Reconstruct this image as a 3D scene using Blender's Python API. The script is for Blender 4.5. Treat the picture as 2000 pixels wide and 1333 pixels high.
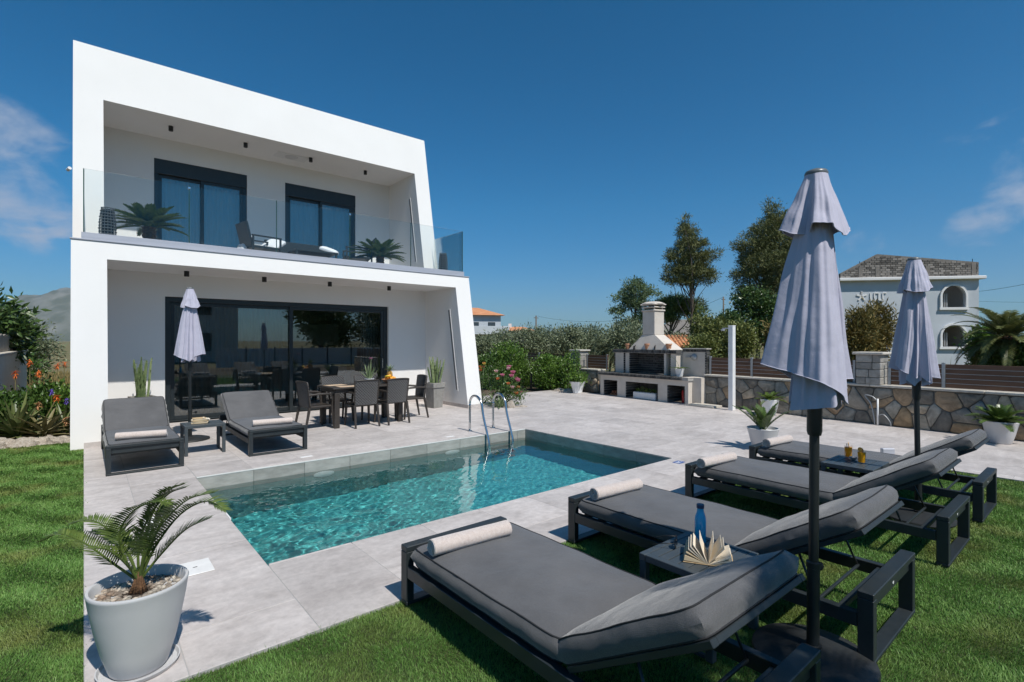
import bpy, bmesh, math, random
import numpy as np
from mathutils import Vector, Matrix, noise as mnoise

for o in list(bpy.data.objects):
    bpy.data.objects.remove(o, do_unlink=True)
SC = bpy.context.scene
COL = SC.collection
R = math.radians
rng = np.random.default_rng(7)
random.seed(7)

# ------------------------------------------------------------------ camera
cam_d = bpy.data.cameras.new('camera')
cam = bpy.data.objects.new('camera', cam_d)
COL.objects.link(cam)
cam.location = (0, 0, 1.65)
cam.rotation_euler = (R(90), 0, R(-40))
cam_d.sensor_width = 36
cam_d.lens = 997 / 2000 * 36
cam_d.clip_start = 0.05
cam_d.clip_end = 30000
SC.camera = cam

# ------------------------------------------------------------------ sun, sky
SUN_DIR = Vector((0.032, 1.0, -1.43)).normalized()      # the way the light travels
sun_d = bpy.data.lights.new('sun', 'SUN')
sun = bpy.data.objects.new('sun', sun_d)
COL.objects.link(sun)
sun.rotation_euler = SUN_DIR.to_track_quat('-Z', 'Y').to_euler()
sun.location = (0, -20, 30)
sun_d.energy = 4.35
sun_d.angle = R(0.53)
sun_d.color = (1.0, 0.955, 0.885)
sun_d.cycles.is_caustics_light = True

world = bpy.data.worlds.new('World')
SC.world = world
world.use_nodes = True
wn = world.node_tree
wn.nodes.clear()
w_out = wn.nodes.new('ShaderNodeOutputWorld')
w_bg = wn.nodes.new('ShaderNodeBackground')
w_bg.inputs['Strength'].default_value = 0.115
sky = wn.nodes.new('ShaderNodeTexSky')
sky.sky_type = 'NISHITA'
sky.sun_disc = False
sky.sun_elevation = math.asin(-SUN_DIR.z)
sky.sun_rotation = math.atan2(-SUN_DIR.x, -SUN_DIR.y)
sky.altitude = 0
sky.air_density = 1.0
sky.dust_density = 0.35
sky.ozone_density = 4.0
w_hsv = wn.nodes.new('ShaderNodeHueSaturation')
w_hsv.inputs['Hue'].default_value = 0.495
w_hsv.inputs['Saturation'].default_value = 1.30
w_hsv.inputs['Value'].default_value = 0.74
wn.links.new(sky.outputs[0], w_hsv.inputs['Color'])
# thin summer clouds: one noise field all round the sky, strongest low down
tc = wn.nodes.new('ShaderNodeTexCoord')
w_map = wn.nodes.new('ShaderNodeMapping')
w_map.inputs['Scale'].default_value = (1.0, 1.0, 2.2)
w_map.inputs['Location'].default_value = (0.0, 0.0, 0.0)
wn.links.new(tc.outputs['Generated'], w_map.inputs['Vector'])
w_n1 = wn.nodes.new('ShaderNodeTexNoise')
w_n1.inputs['Scale'].default_value = 7.5
w_n1.inputs['Detail'].default_value = 9
w_n1.inputs['Roughness'].default_value = 0.58
w_n1.inputs['Distortion'].default_value = 0.35
wn.links.new(w_map.outputs[0], w_n1.inputs['Vector'])


def cloud_blob(direction, radius):
    """mask: 1 towards a direction, 0 beyond the radius (in radians)"""
    d = Vector(direction).normalized()
    dot = wn.nodes.new('ShaderNodeVectorMath'); dot.operation = 'DOT_PRODUCT'
    nrm = wn.nodes.new('ShaderNodeVectorMath'); nrm.operation = 'NORMALIZE'
    wn.links.new(tc.outputs['Generated'], nrm.inputs[0])
    wn.links.new(nrm.outputs[0], dot.inputs[0])
    dot.inputs[1].default_value = d
    mr = wn.nodes.new('ShaderNodeMapRange'); mr.interpolation_type = 'SMOOTHSTEP'
    mr.inputs['From Min'].default_value = math.cos(radius)
    mr.inputs['From Max'].default_value = math.cos(radius * 0.15)
    wn.links.new(dot.outputs['Value'], mr.inputs['Value'])
    return mr.outputs[0]


def view_dir(u, v):
    f = Vector((math.cos(R(50)), math.sin(R(50)), 0)); r = Vector((math.sin(R(50)), -math.cos(R(50)), 0))
    return f + r * ((u - 1000) / 997) + Vector((0, 0, 1)) * ((666.5 - v) / 997)


acc = None
for u, v, rad, k in ((10, 300, 0.11, 0.95), (20, 375, 0.11, 0.95), (60, 330, 0.08, 0.8), (118, 425, 0.045, 1.0), (1900, 440, 0.05, 0.95), (1945, 418, 0.05, 1.0), (1990, 398, 0.05, 1.0), (1865, 458, 0.035, 0.85), (1925, 445, 0.05, 0.8),
                     (1405, 438, 0.06, 0.45), (935, 510, 0.035, 0.6), (1680, 475, 0.05, 0.55), (1590, 455, 0.05, 0.5),
                     (2500, 250, 0.35, 0.9), (-700, 250, 0.35, 0.9), (5000, -900, 0.5, 0.8)):
    o = cloud_blob(view_dir(u, v), rad)
    m = wn.nodes.new('ShaderNodeMath'); m.operation = 'MULTIPLY'; m.inputs[1].default_value = k
    wn.links.new(o, m.inputs[0])
    if acc is None:
        acc = m.outputs[0]
    else:
        mx = wn.nodes.new('ShaderNodeMath'); mx.operation = 'MAXIMUM'
        wn.links.new(acc, mx.inputs[0]); wn.links.new(m.outputs[0], mx.inputs[1])
        acc = mx.outputs[0]
w_a = wn.nodes.new('ShaderNodeMath'); w_a.operation = 'MULTIPLY_ADD'; w_a.inputs[1].default_value = 0.42; w_a.inputs[2].default_value = -0.42
wn.links.new(acc, w_a.inputs[0])
w_s = wn.nodes.new('ShaderNodeMath'); w_s.operation = 'ADD'
wn.links.new(w_a.outputs[0], w_s.inputs[0]); wn.links.new(w_n1.outputs['Fac'], w_s.inputs[1])
w_r = wn.nodes.new('ShaderNodeMapRange'); w_r.interpolation_type = 'SMOOTHSTEP'
w_r.inputs['From Min'].default_value = 0.30
w_r.inputs['From Max'].default_value = 0.66
wn.links.new(w_s.outputs[0], w_r.inputs['Value'])
w_m2 = wn.nodes.new('ShaderNodeMath'); w_m2.operation = 'MULTIPLY'; w_m2.inputs[1].default_value = 0.85
wn.links.new(w_r.outputs[0], w_m2.inputs[0])
# clear dry air: the low sky stays blue instead of paling to yellow, alike all round
w_sep = wn.nodes.new('ShaderNodeSeparateXYZ'); w_nrm = wn.nodes.new('ShaderNodeVectorMath'); w_nrm.operation = 'NORMALIZE'
wn.links.new(tc.outputs['Generated'], w_nrm.inputs[0]); wn.links.new(w_nrm.outputs[0], w_sep.inputs[0])
w_cr = wn.nodes.new('ShaderNodeValToRGB')
ce = w_cr.color_ramp.elements
ce[0].position = 0.0; ce[0].color = (0.44, 0.70, 0.95, 1)
ce[1].position = 0.55; ce[1].color = (0.10, 0.86, 0.93, 1)
ce.new(0.10).color = (0.44, 0.77, 0.98, 1)
ce.new(0.25).color = (0.34, 0.90, 1.02, 1)
wn.links.new(w_sep.outputs['Z'], w_cr.inputs[0])
w_tint = wn.nodes.new('ShaderNodeMix'); w_tint.data_type = 'RGBA'; w_tint.blend_type = 'MULTIPLY'; w_tint.inputs['Factor'].default_value = 1.0
wn.links.new(w_hsv.outputs[0], w_tint.inputs[6]); wn.links.new(w_cr.outputs[0], w_tint.inputs[7])
w_mix = wn.nodes.new('ShaderNodeMix'); w_mix.data_type = 'RGBA'
wn.links.new(w_m2.outputs[0], w_mix.inputs['Factor'])
wn.links.new(w_tint.outputs[2], w_mix.inputs[6])
w_mix.inputs[7].default_value = (3.3, 3.8, 4.8, 1)
wn.links.new(w_mix.outputs[2], w_bg.inputs['Color'])
wn.links.new(w_bg.outputs[0], w_out.inputs['Surface'])

SC.view_settings.view_transform = 'Standard'
SC.view_settings.look = 'None'
SC.view_settings.exposure = 0.12
SC.view_settings.gamma = 1.0
SC.view_settings.use_curve_mapping = False
SC.render.engine = 'CYCLES'
SC.cycles.use_denoising = True
SC.cycles.use_adaptive_sampling = True
SC.cycles.adaptive_threshold = 0.015
SC.cycles.max_bounces = 10
SC.cycles.diffuse_bounces = 4
SC.cycles.glossy_bounces = 5
SC.cycles.transmission_bounces = 8
SC.cycles.transparent_max_bounces = 16
SC.cycles.sample_clamp_indirect = 6.0
SC.cycles.caustics_refractive = True
SC.cycles.caustics_reflective = False
SC.cycles.blur_glossy = 0.3


# ================================================================== materials
def new_mat(name):
    m = bpy.data.materials.new(name)
    m.use_nodes = True
    nt = m.node_tree
    b = nt.nodes['Principled BSDF']
    return m, nt, b


def nd(nt, t, **kw):
    n = nt.nodes.new(t)
    for k, v in kw.items():
        if hasattr(n, k) and k not in n.inputs:
            setattr(n, k, v)
        else:
            n.inputs[k].default_value = v
    return n


def rgba(c):
    return (c[0], c[1], c[2], 1)


def mat(name, c1, c2=None, scale=5.0, detail=5, rough=0.6, metal=0.0, spec=0.5, bump=0.0, bscale=None, bdist=0.01, stretch=(1, 1, 1),
        contrast=(0.35, 0.65), rnd=0.0, attr=None, rough2=None, trans=0.0, sheen=0.0, coat=0.0):
    """plain procedural surface: noise between two real colours, optional fine relief, optional per-object variation"""
    m, nt, b = new_mat(name)
    L = nt.links.new
    b.inputs['Roughness'].default_value = rough
    b.inputs['Metallic'].default_value = metal
    b.inputs['Specular IOR Level'].default_value = spec
    if sheen:
        b.inputs['Sheen Weight'].default_value = sheen
        b.inputs['Sheen Roughness'].default_value = 0.5
    if coat:
        b.inputs['Coat Weight'].default_value = coat
    t = nd(nt, 'ShaderNodeTexCoord')
    mp = nd(nt, 'ShaderNodeMapping')
    mp.inputs['Scale'].default_value = stretch
    L(t.outputs['Object'], mp.inputs['Vector'])
    vec = mp.outputs[0]
    oi = None
    if rnd:
        oi = nd(nt, 'ShaderNodeObjectInfo')
        mul = nd(nt, 'ShaderNodeVectorMath', operation='SCALE')
        L(oi.outputs['Random'], mul.inputs['Scale'])
        mul.inputs[0].default_value = (37.0, 91.0, 53.0)
        add = nd(nt, 'ShaderNodeVectorMath', operation='ADD')
        L(vec, add.inputs[0]); L(mul.outputs[0], add.inputs[1])
        vec = add.outputs[0]
    col = None
    if c2 is not None:
        n = nd(nt, 'ShaderNodeTexNoise')
        n.inputs['Scale'].default_value = scale
        n.inputs['Detail'].default_value = detail
        n.inputs['Roughness'].default_value = 0.6
        L(vec, n.inputs['Vector'])
        ra = nd(nt, 'ShaderNodeMapRange')
        ra.inputs['From Min'].default_value = contrast[0]
        ra.inputs['From Max'].default_value = contrast[1]
        L(n.outputs['Fac'], ra.inputs['Value'])
        mx = nd(nt, 'ShaderNodeMix', data_type='RGBA')
        mx.inputs[6].default_value = rgba(c1)
        mx.inputs[7].default_value = rgba(c2)
        L(ra.outputs[0], mx.inputs['Factor'])
        col = mx.outputs[2]
        if rough2 is not None:
            rr = nd(nt, 'ShaderNodeMapRange')
            rr.inputs['To Min'].default_value = rough
            rr.inputs['To Max'].default_value = rough2
            L(ra.outputs[0], rr.inputs['Value'])
            L(rr.outputs[0], b.inputs['Roughness'])
    else:
        rg = nd(nt, 'ShaderNodeRGB')
        rg.outputs[0].default_value = rgba(c1)
        col = rg.outputs[0]
    val = None
    if attr:
        at = nd(nt, 'ShaderNodeAttribute', attribute_name=attr)
        val = at.outputs['Fac']
        amt = 0.55
    elif rnd:
        val = oi.outputs['Random']
        amt = rnd
    if val is not None:
        mr = nd(nt, 'ShaderNodeMapRange')
        mr.inputs['To Min'].default_value = 1 - amt
        mr.inputs['To Max'].default_value = 1 + amt
        L(val, mr.inputs['Value'])
        sc = nd(nt, 'ShaderNodeVectorMath', operation='SCALE')
        L(col, sc.inputs[0]); L(mr.outputs[0], sc.inputs['Scale'])
        col = sc.outputs[0]
    L(col, b.inputs['Base Color'])
    if bump:
        bn = nd(nt, 'ShaderNodeTexNoise')
        bn.inputs['Scale'].default_value = bscale or scale * 6
        bn.inputs['Detail'].default_value = 6
        L(vec, bn.inputs['Vector'])
        bp = nd(nt, 'ShaderNodeBump')
        bp.inputs['Strength'].default_value = bump
        bp.inputs['Distance'].default_value = bdist
        L(bn.outputs['Fac'], bp.inputs['Height'])
        L(bp.outputs[0], b.inputs['Normal'])
    if trans:
        tr = nd(nt, 'ShaderNodeBsdfTranslucent')
        L(col, tr.inputs['Color'])
        ms = nd(nt, 'ShaderNodeMixShader')
        ms.inputs[0].default_value = trans
        L(b.outputs[0], ms.inputs[1]); L(tr.outputs[0], ms.inputs[2])
        L(ms.outputs[0], nt.nodes['Material Output'].inputs['Surface'])
    return m


def leaf_mat(name, dark, light, rough=0.45, trans=0.25, spec=0.4):
    """leaves: each leaf has its own tone between two greens, light passes through a little"""
    m, nt, b = new_mat(name)
    L = nt.links.new
    at = nd(nt, 'ShaderNodeAttribute', attribute_name='rnd')
    mx = nd(nt, 'ShaderNodeMix', data_type='RGBA')
    mx.inputs[6].default_value = rgba(dark)
    mx.inputs[7].default_value = rgba(light)
    L(at.outputs['Fac'], mx.inputs['Factor'])
    L(mx.outputs[2], b.inputs['Base Color'])
    b.inputs['Roughness'].default_value = rough
    b.inputs['Specular IOR Level'].default_value = spec
    tr = nd(nt, 'ShaderNodeBsdfTranslucent')
    L(mx.outputs[2], tr.inputs['Color'])
    ms = nd(nt, 'ShaderNodeMixShader')
    ms.inputs[0].default_value = trans
    L(b.outputs[0], ms.inputs[1]); L(tr.outputs[0], ms.inputs[2])
    L(ms.outputs[0], nt.nodes['Material Output'].inputs['Surface'])
    return m


def fabric_mat(name, c, c2, weave=900, bump=0.25, sheen=0.3):
    """woven cloth: crossed fine waves for the thread, a slow noise for wear"""
    m, nt, b = new_mat(name)
    L = nt.links.new
    t = nd(nt, 'ShaderNodeTexCoord')
    n = nd(nt, 'ShaderNodeTexNoise'); n.inputs['Scale'].default_value = 3.5; n.inputs['Detail'].default_value = 8
    L(t.outputs['Object'], n.inputs['Vector'])
    n2 = nd(nt, 'ShaderNodeTexNoise'); n2.inputs['Scale'].default_value = 260; n2.inputs['Detail'].default_value = 2
    L(t.outputs['Object'], n2.inputs['Vector'])
    ad = nd(nt, 'ShaderNodeMath', operation='ADD'); L(n.outputs['Fac'], ad.inputs[0]); L(n2.outputs['Fac'], ad.inputs[1])
    ra = nd(nt, 'ShaderNodeMapRange'); ra.inputs['From Min'].default_value = 0.75; ra.inputs['From Max'].default_value = 1.25
    L(ad.outputs[0], ra.inputs['Value'])
    mx = nd(nt, 'ShaderNodeMix', data_type='RGBA'); mx.inputs[6].default_value = rgba(c); mx.inputs[7].default_value = rgba(c2)
    L(ra.outputs[0], mx.inputs['Factor']); L(mx.outputs[2], b.inputs['Base Color'])
    b.inputs['Roughness'].default_value = 0.85
    b.inputs['Specular IOR Level'].default_value = 0.25
    b.inputs['Sheen Weight'].default_value = sheen
    b.inputs['Sheen Roughness'].default_value = 0.45
    hs = []
    for d in ('X', 'Y'):
        w = nd(nt, 'ShaderNodeTexWave', bands_direction=d); w.inputs['Scale'].default_value = weave / 6.28
        L(t.outputs['Object'], w.inputs['Vector']); hs.append(w.outputs['Fac'])
    a2 = nd(nt, 'ShaderNodeMath', operation='ADD'); L(hs[0], a2.inputs[0]); L(hs[1], a2.inputs[1])
    a3 = nd(nt, 'ShaderNodeMath', operation='ADD'); L(a2.outputs[0], a3.inputs[0]); L(n2.outputs['Fac'], a3.inputs[1])
    n4 = nd(nt, 'ShaderNodeTexNoise'); n4.inputs['Scale'].default_value = 9; n4.inputs['Detail'].default_value = 4
    L(t.outputs['Object'], n4.inputs['Vector'])
    bp = nd(nt, 'ShaderNodeBump'); bp.inputs['Strength'].default_value = bump; bp.inputs['Distance'].default_value = 0.001
    L(a3.outputs[0], bp.inputs['Height'])
    bp2 = nd(nt, 'ShaderNodeBump'); bp2.inputs['Strength'].default_value = 0.35; bp2.inputs['Distance'].default_value = 0.02
    L(n4.outputs['Fac'], bp2.inputs['Height']); L(bp.outputs[0], bp2.inputs['Normal'])
    L(bp2.outputs[0], b.inputs['Normal'])
    return m


def glass_mat(name, tint=(0.9, 0.95, 0.95), refl=1.0, rough=0.0, ior=1.5):
    """flat pane: see-through with its tint, mirror by Fresnel"""
    m, nt, b = new_mat(name)
    nt.nodes.remove(b)
    L = nt.links.new
    tr = nd(nt, 'ShaderNodeBsdfTransparent'); tr.inputs['Color'].default_value = rgba(tint)
    gl = nd(nt, 'ShaderNodeBsdfGlossy'); gl.inputs['Roughness'].default_value = rough
    fr = nd(nt, 'ShaderNodeFresnel'); fr.inputs['IOR'].default_value = ior
    mu = nd(nt, 'ShaderNodeMath', operation='MULTIPLY'); mu.inputs[1].default_value = refl; mu.use_clamp = True
    L(fr.outputs[0], mu.inputs[0])
    ms = nd(nt, 'ShaderNodeMixShader')
    L(mu.outputs[0], ms.inputs[0]); L(tr.outputs[0], ms.inputs[1]); L(gl.outputs[0], ms.inputs[2])
    L(ms.outputs[0], nt.nodes['Material Output'].inputs['Surface'])
    return m


M = {}
M['stucco'] = mat('white_stucco', (0.80, 0.79, 0.775), (0.75, 0.738, 0.72), scale=.9, detail=9, rough=0.85, spec=0.2, bump=0.35, bscale=160, bdist=0.004, contrast=(0.2, 0.8))
M['anthracite'] = mat('anthracite_metal', (0.018, 0.024, 0.027), (0.024, 0.030, 0.033), scale=14, rough=0.42, rough2=0.5, spec=0.5, bump=0.08, bscale=900, bdist=0.0006)
M['darkframe'] = mat('dark_window_frame', (0.012, 0.018, 0.021), (0.016, 0.022, 0.025), scale=6, rough=0.38)
M['black'] = mat('black_fixture', (0.008, 0.008, 0.009), (0.012, 0.012, 0.012), scale=20, rough=0.45)
M['steel'] = mat('stainless_steel', (0.62, 0.63, 0.64), (0.55, 0.56, 0.57), scale=30, rough=0.22, metal=1.0, bump=0.02, bscale=500)
M['alu'] = mat('brushed_aluminium', (0.50, 0.51, 0.56), (0.44, 0.45, 0.50), scale=3, rough=0.45, metal=0.35, stretch=(0.3, 6, 6))
M['cushion'] = fabric_mat('charcoal_cushion_cloth', (0.080, 0.079, 0.081), (0.125, 0.123, 0.125))
M['piping'] = mat('black_piping', (0.012, 0.013, 0.015), (0.02, 0.02, 0.022), scale=60, rough=0.8)
M['canopy'] = fabric_mat('lavender_grey_canopy_cloth', (0.44, 0.432, 0.525), (0.49, 0.48, 0.575), weave=1300, bump=0.15, sheen=0.15)
M['towel'] = mat('beige_terry_cloth', (0.60, 0.495, 0.44), (0.70, 0.605, 0.55), scale=70, rough=0.95, spec=0.1, bump=0.9, bscale=420, bdist=0.006, sheen=0.6)
M['towel_edge'] = mat('towel_hem', (0.55, 0.50, 0.47), (0.72, 0.68, 0.66), scale=90, rough=0.95, bump=0.5, bscale=300)
M['pot'] = mat('pale_grey_pot', (0.555, 0.548, 0.55), (0.52, 0.514, 0.516), scale=3, rough=0.38, spec=0.45, bump=0.03, bscale=40)
M['potw'] = mat('white_glazed_pot', (0.80, 0.80, 0.80), (0.72, 0.72, 0.71), scale=6, rough=0.4)
M['planter'] = mat('grey_concrete_planter', (0.22, 0.21, 0.195), (0.28, 0.27, 0.25), scale=9, rough=0.85, bump=0.3)
M['soil'] = mat('potting_soil', (0.035, 0.024, 0.016), (0.07, 0.05, 0.035), scale=40, rough=1, bump=0.8, bscale=120)
M['terracotta'] = mat('terracotta', (0.45, 0.20, 0.10), (0.55, 0.29, 0.17), scale=12, rough=0.8)
M['wicker'] = None
M['brown'] = mat('brown_wicker_plastic', (0.030, 0.024, 0.020), (0.045, 0.037, 0.031), scale=40, rough=0.5, bump=0.3, bscale=220, bdist=0.003)
M['greychair'] = mat('charcoal_chair_frame', (0.030, 0.030, 0.032), (0.042, 0.042, 0.045), scale=25, rough=0.5)
M['chrome'] = M['steel']


# ================================================================== mesh helpers
class MB:
    """collects shapes; build() links them as ONE mesh object"""

    def __init__(s):
        s.v = []; s.f = []; s.r = []; s.cur = 0.5

    def add(s, vs, fs):
        o = len(s.v)
        s.v.extend([tuple(p) for p in vs])
        for f in fs:
            s.f.append(tuple(i + o for i in f)); s.r.append(s.cur)
        return s

    def box(s, x0, x1, y0, y1, z0, z1):
        return s.add([(x0, y0, z0), (x1, y0, z0), (x1, y1, z0), (x0, y1, z0), (x0, y0, z1), (x1, y0, z1), (x1, y1, z1), (x0, y1, z1)],
                     [(3, 2, 1, 0), (4, 5, 6, 7), (0, 1, 5, 4), (1, 2, 6, 5), (2, 3, 7, 6), (3, 0, 4, 7)])

    def cbox(s, x0, x1, y0, y1, z0, z1, c=0.004, mtx=None):
        """box with chamfered edges"""
        c = min(c, (x1 - x0) * .49, (y1 - y0) * .49, (z1 - z0) * .49)
        X = (x0, x1); Y = (y0, y1); Z = (z0, z1)
        vs = []; idx = {}
        for i in (0, 1):
            for j in (0, 1):
                for k in (0, 1):
                    sx = 1 - 2 * i; sy = 1 - 2 * j; sz = 1 - 2 * k
                    x, y, z = X[i], Y[j], Z[k]
                    idx[i, j, k, 0] = len(vs); vs.append((x, y + sy * c, z + sz * c))
                    idx[i, j, k, 1] = len(vs); vs.append((x + sx * c, y, z + sz * c))
                    idx[i, j, k, 2] = len(vs); vs.append((x + sx * c, y + sy * c, z))
        g = lambda i, j, k, a: idx[i, j, k, a]
        fs = [(g(0, 0, 0, 0), g(0, 0, 1, 0), g(0, 1, 1, 0), g(0, 1, 0, 0)), (g(1, 0, 0, 0), g(1, 1, 0, 0), g(1, 1, 1, 0), g(1, 0, 1, 0)),
              (g(0, 0, 0, 1), g(1, 0, 0, 1), g(1, 0, 1, 1), g(0, 0, 1, 1)), (g(0, 1, 0, 1), g(0, 1, 1, 1), g(1, 1, 1, 1), g(1, 1, 0, 1)),
              (g(0, 0, 0, 2), g(0, 1, 0, 2), g(1, 1, 0, 2), g(1, 0, 0, 2)), (g(0, 0, 1, 2), g(1, 0, 1, 2), g(1, 1, 1, 2), g(0, 1, 1, 2))]
        for j in (0, 1):
            for k in (0, 1):
                fs.append((g(0, j, k, 1), g(1, j, k, 1), g(1, j, k, 2), g(0, j, k, 2)) if (j + k) % 2 else (g(0, j, k, 2), g(1, j, k, 2), g(1, j, k, 1), g(0, j, k, 1)))
        for i in (0, 1):
            for k in (0, 1):
                fs.append((g(i, 0, k, 0), g(i, 0, k, 2), g(i, 1, k, 2), g(i, 1, k, 0)) if (i + k) % 2 == 0 else (g(i, 1, k, 0), g(i, 1, k, 2), g(i, 0, k, 2), g(i, 0, k, 0)))
        for i in (0, 1):
            for j in (0, 1):
                fs.append((g(i, j, 0, 0), g(i, j, 1, 0), g(i, j, 1, 1), g(i, j, 0, 1)) if (i + j) % 2 else (g(i, j, 0, 1), g(i, j, 1, 1), g(i, j, 1, 0), g(i, j, 0, 0)))
        for i in (0, 1):
            for j in (0, 1):
                for k in (0, 1):
                    t = (g(i, j, k, 0), g(i, j, k, 1), g(i, j, k, 2))
                    fs.append(t if (i + j + k) % 2 == 0 else t[::-1])
        if mtx is not None:
            vs = [mtx @ Vector(p) for p in vs]
        return s.add(vs, fs)

    def bar(s, p0, p1, w, h=None, up=(0, 0, 1), c=0.003):
        """square bar from p0 to p1, w wide (sideways) and h high"""
        h = h or w
        p0 = Vector(p0); p1 = Vector(p1); d = p1 - p0; ln = d.length; d.normalize()
        u = Vector(up)
        if abs(d.dot(u)) > 0.98:
            u = Vector((1, 0, 0))
        sx = d.cross(u).normalized(); uu = sx.cross(d)
        m = Matrix((sx, d, uu)).transposed().to_4x4(); m.translation = p0
        return s.cbox(-w / 2, w / 2, 0, ln, -h / 2, h / 2, c, m)

    def tube(s, pts, rad, n=8, caps=True):
        pts = [Vector(p) for p in pts]
        rs = rad if isinstance(rad, (list, tuple)) else [rad] * len(pts)
        vs = []; fs = []
        t0 = (pts[1] - pts[0]).normalized()
        u = t0.orthogonal().normalized()
        for i, p in enumerate(pts):
            t = ((pts[min(i + 1, len(pts) - 1)] - pts[max(i - 1, 0)])).normalized()
            u = (u - t * u.dot(t))
            u = u.normalized() if u.length > 1e-6 else t.orthogonal().normalized()
            w = t.cross(u)
            for k in range(n):
                a = 2 * math.pi * k / n
                vs.append(p + (u * math.cos(a) + w * math.sin(a)) * rs[i])
        for i in range(len(pts) - 1):
            for k in range(n):
                a = i * n + k; b = i * n + (k + 1) % n
                fs.append((a, b, b + n, a + n))
        if caps:
            fs.append(tuple(range(n))[::-1]); fs.append(tuple(range((len(pts) - 1) * n, len(pts) * n)))
        return s.add(vs, fs)

    def lathe(s, prof, n=24, c=(0, 0, 0), close=False):
        vs = []; fs = []
        for r, z in prof:
            for k in range(n):
                a = 2 * math.pi * k / n
                vs.append((c[0] + r * math.cos(a), c[1] + r * math.sin(a), c[2] + z))
        m = len(prof)
        for i in range(m - 1):
            for k in range(n):
                a = i * n + k; b = i * n + (k + 1) % n
                fs.append((a, b, b + n, a + n))
        if not close:
            fs.append(tuple(range(n))[::-1]); fs.append(tuple(range((m - 1) * n, m * n)))
        return s.add(vs, fs)

    def extr(s, poly, axis, a, b):
        """polygon of (p,q) pairs extruded along an axis: axis 'x' -> (p,q)=(y,z), 'y' -> (x,z), 'z' -> (x,y)"""
        n = len(poly)
        def pt(p, q, t):
            return (t, p, q) if axis == 'x' else (p, t, q) if axis == 'y' else (p, q, t)
        vs = [pt(p, q, a) for p, q in poly] + [pt(p, q, b) for p, q in poly]
        fs = [tuple(range(n))[::-1], tuple(range(n, 2 * n))]
        for i in range(n):
            j = (i + 1) % n
            fs.append((i, j, j + n, i + n))
        return s.add(vs, fs)

    def grid(s, P):
        """P[i][j] points -> quads"""
        a = len(P); b = len(P[0])
        vs = [p for row in P for p in row]
        fs = [(i * b + j, i * b + j + 1, (i + 1) * b + j + 1, (i + 1) * b + j) for i in range(a - 1) for j in range(b - 1)]
        return s.add(vs, fs)

    def mesh(s, name, m, smooth=False, fix=True):
        me = bpy.data.meshes.new(name)
        me.from_pydata(s.v, [], s.f)
        if fix:
            bm = bmesh.new(); bm.from_mesh(me); bmesh.ops.recalc_face_normals(bm, faces=bm.faces); bm.to_mesh(me); bm.free()
        at = me.attributes.new('rnd', 'FLOAT', 'FACE'); at.data.foreach_set('value', s.r)
        if m is not None:
            me.materials.append(m)
        if smooth:
            me.shade_smooth() if smooth is True else me.polygons.foreach_set('use_smooth', [True] * len(me.polygons))
            if smooth is not True:
                me.set_sharp_from_angle(angle=R(smooth))
        me.update()
        return me

    def build(s, name, m, parent=None, smooth=False, loc=None, rz=None, fix=True):
        return link(name, s.mesh(name, m, smooth, fix), parent, loc, rz)


def link(name, me, parent=None, loc=None, rz=None):
    o = bpy.data.objects.new(name, me)
    COL.objects.link(o)
    if parent is not None:
        o.parent = parent
    if loc is not None:
        o.location = loc
    if rz is not None:
        o.rotation_euler = (0, 0, rz)
    return o


def tag(o, label=None, cat=None, group=None, kind=None):
    for k, v in (('label', label), ('category', cat), ('group', group), ('kind', kind)):
        if v:
            o[k] = v
    return o


def thing(name, label, cat, loc=(0, 0, 0), rz=0.0, group=None):
    o = bpy.data.objects.new(name, None)
    COL.objects.link(o)
    o.empty_display_size = 0.1
    o.location = loc; o.rotation_euler = (0, 0, rz)
    return tag(o, label, cat, group)


def copy_tree(o, parent=None, mats=None):
    c = o.copy()
    COL.objects.link(c)
    c.parent = parent
    for ch in list(o.children):
        copy_tree(ch, c)
    return c


def copy_thing(o, label, loc, rz=0.0, scale=None):
    c = copy_tree(o)
    c.location = loc; c.rotation_euler = (0, 0, rz)
    if scale:
        c.scale = scale if isinstance(scale, tuple) else (scale,) * 3
    c['label'] = label
    return c


def struct(o):
    o['kind'] = 'structure'
    return o


def np_mesh(name, V, F, rnd=None, m=None, smooth=False):
    """fast mesh from numpy arrays: V (n,3), F (m,k) all faces with k corners; rnd per face"""
    me = bpy.data.meshes.new(name)
    n, k = F.shape
    me.vertices.add(len(V)); me.vertices.foreach_set('co', np.ascontiguousarray(V, dtype=np.float32).ravel())
    me.loops.add(n * k); me.loops.foreach_set('vertex_index', np.ascontiguousarray(F, dtype=np.int32).ravel())
    me.polygons.add(n); me.polygons.foreach_set('loop_start', np.arange(0, n * k, k, dtype=np.int32))
    if smooth:
        me.polygons.foreach_set('use_smooth', np.ones(n, dtype=bool))
    if rnd is not None:
        at = me.attributes.new('rnd', 'FLOAT', 'FACE'); at.data.foreach_set('value', np.ascontiguousarray(rnd, dtype=np.float32))
    if m is not None:
        me.materials.append(m)
    me.update(calc_edges=True)
    me.validate()
    return me


def unit(a):
    return a / np.maximum(np.linalg.norm(a, axis=-1, keepdims=True), 1e-9)


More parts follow.
